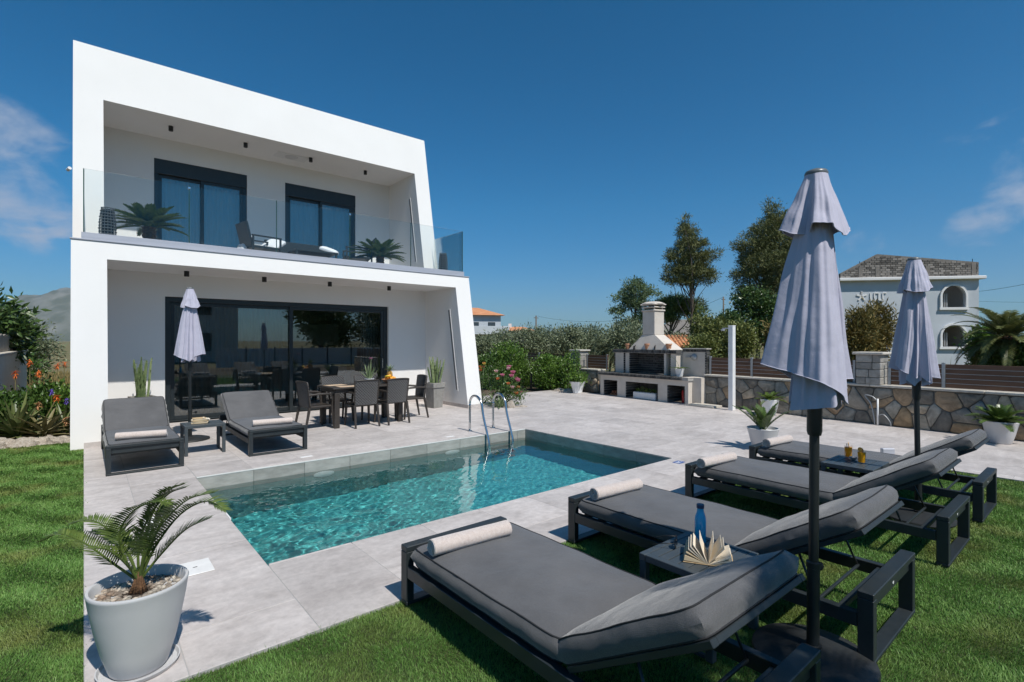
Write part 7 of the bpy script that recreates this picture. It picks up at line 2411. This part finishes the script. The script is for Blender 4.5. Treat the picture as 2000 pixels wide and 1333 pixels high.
def pole(label, u, d, top, r=.10):
    H = 1.65 + (666.5 - top) / 997 * d + .1
    t = thing('utility_pole', label, 'utility pole', tuple(at(u, d, -.1)), 0, 'wooden utility poles')
    MB().tube([(0, 0, 0), (0, 0, H)], [r, r * .75], 8).build('pole', M['bark'], t, smooth=True)
    MB().cbox(-.35, .35, -.03, .03, H - .3, H - .22, .01).build('crossarm', M['bark'], t)
    return at(u, d, H - .12)


A_ = pole('short utility pole above the olive trees', 1047, 60, 617)
B_ = pole('utility pole between the pines', 1413, 50, 580, .09)
C_ = pole('utility pole hidden in the loose eucalyptus', 1235, 55, 622)


def wire(label, a, b, sag, r=.014):
    mb = MB(); a = Vector(a); b = Vector(b)
    mb.tube([a.lerp(b, i / 16) - Vector((0, 0, sag * 4 * (i / 16) * (1 - i / 16))) for i in range(17)], r, 4, False)
    tag(mb.build('overhead_wire', M['black'], None, loc=(0, 0, 0)), label, 'wire', 'overhead wires')


wire('thin overhead wire above the olive grove', A_, C_, .5)
wire('thin overhead wire running to the pole between the pines', C_, B_, .6)
wire('thin overhead wire right of the grey building', at(1903, 33, 1.65 + 96 / 997 * 33), at(2150, 27, 1.65 + 150 / 997 * 27), .2, .012)
wire('lower thin wire right of the grey building', at(1903, 33, 1.65 + 78 / 997 * 33), at(2150, 30, 1.65 + 80 / 997 * 30), .1, .008)

# scrub covered hill far to the left
gx = 90; gy = 16; P = []
for i in range(gx + 1):
    row = []
    for j in range(gy + 1):
        u = -560 + 1150 * i / gx; d = 4200 + 1500 * j / gy
        q = fv * d + rv * ((u - 1000) / 997 * d)
        cr_ = 500 * math.exp(-((u - 130) / 190) ** 2) + 220 * math.exp(-((u + 230) / 200) ** 2)
        s = math.sin(min(1, j / gy / .72) * math.pi / 2) if j / gy < .72 else 1 - (j / gy - .72) * 1.2
        h = cr_ * s * (1 + .14 * mnoise.noise(Vector((u * .02, j * .35, 0))) + .07 * mnoise.noise(Vector((u * .07, j * .9, 3))))
        row.append((q.x, q.y, h * 1.08 - 20))
    P.append(row)
hm = mat('scrub_hillside', (0.085, 0.095, 0.055), (0.26, 0.25, 0.22), scale=.0035, detail=12, rough=1, contrast=(.42, .74), bump=.4, bscale=.01, bdist=20)
struct(MB().grid(P).build('hills', hm, smooth=True))

# ================================================================== what stands behind the camera (seen in the door glass, and as leaf shadow)
make_palm('garden_palm', 'palm casting leaf shade on the backrest of the nearest lounger', (2.30, -1.72, -.03), 4.1, 16, .66, 12, trunk_r=.10, lw=.03, ll=.30, nl=16, lift=(-10, 50), curl=.9, rad=.012)
nh = thing('neighbour_house', 'pale neighbouring house mirrored in the sliding door', 'house', (5.2, -24, -.08))
MB().box(-5, 5, -8, 0, 0, 6.2).build('wall', M['bldgw'], nh)
for x in (-3, 2.5):
    for z in (.9, 3.9):
        MB().box(x - .5, x + .5, .001, .03, z, z + 1.5).build('window', M['darkframe'], nh)
make_tree('mirror_pine', 'dark tree mirrored in the right door pane', 'tree', (15.5, -19, -.08), [(0, 0, 3.6, 2.2, 2.2, 1.8), (1, 0, 2.5, 1.8, 1.8, 1.4), (-1, .5, 4.6, 1.5, 1.5, 1.2)], M['pine2'], M['bark'], 380, 20, .13, .34, 2.5, 181, trunk_r=.3)
make_tree('mirror_olive', 'leafy tree mirrored at the right edge of the door', 'tree', (20.5, -18, -.08), [(0, 0, 3.0, 2.4, 2.4, 1.8), (1, 0, 2.2, 2, 2, 1.4)], M['olive'], M['bark'], 380, 20, .13, .34, 2.5, 182, trunk_r=.3)
wf = thing('white_panel_fence', 'white panel fence mirrored behind the dining table', 'fence', (6, -9.5, -.05))
for k in range(9):
    MB().cbox(k * 1.65, k * 1.65 + 1.58, -.03, .03, .1, 1.25, .01).build('panel', M['bldgw'], wf)
    MB().cbox(k * 1.65 + 1.585, k * 1.65 + 1.645, -.05, .05, 0, 1.35, .01).build('post', M['darkframe'], wf)

# ================================================================== the air: thin summer haze round the whole scene
hz = MB().box(-7600, 7600, -7600, 7600, -25, 640)
m, nt, b = new_mat('summer_haze')
nt.nodes.remove(b)
pv = nd(nt, 'ShaderNodeVolumePrincipled')
pv.inputs['Color'].default_value = (0.72, 0.84, 1.0, 1)
pv.inputs['Density'].default_value = 0.00006
pv.inputs['Anisotropy'].default_value = 0.2
nt.links.new(pv.outputs[0], nt.nodes['Material Output'].inputs['Volume'])
tag(hz.build('haze', m), 'thin bluish summer haze over the land', 'haze', None, 'stuff')
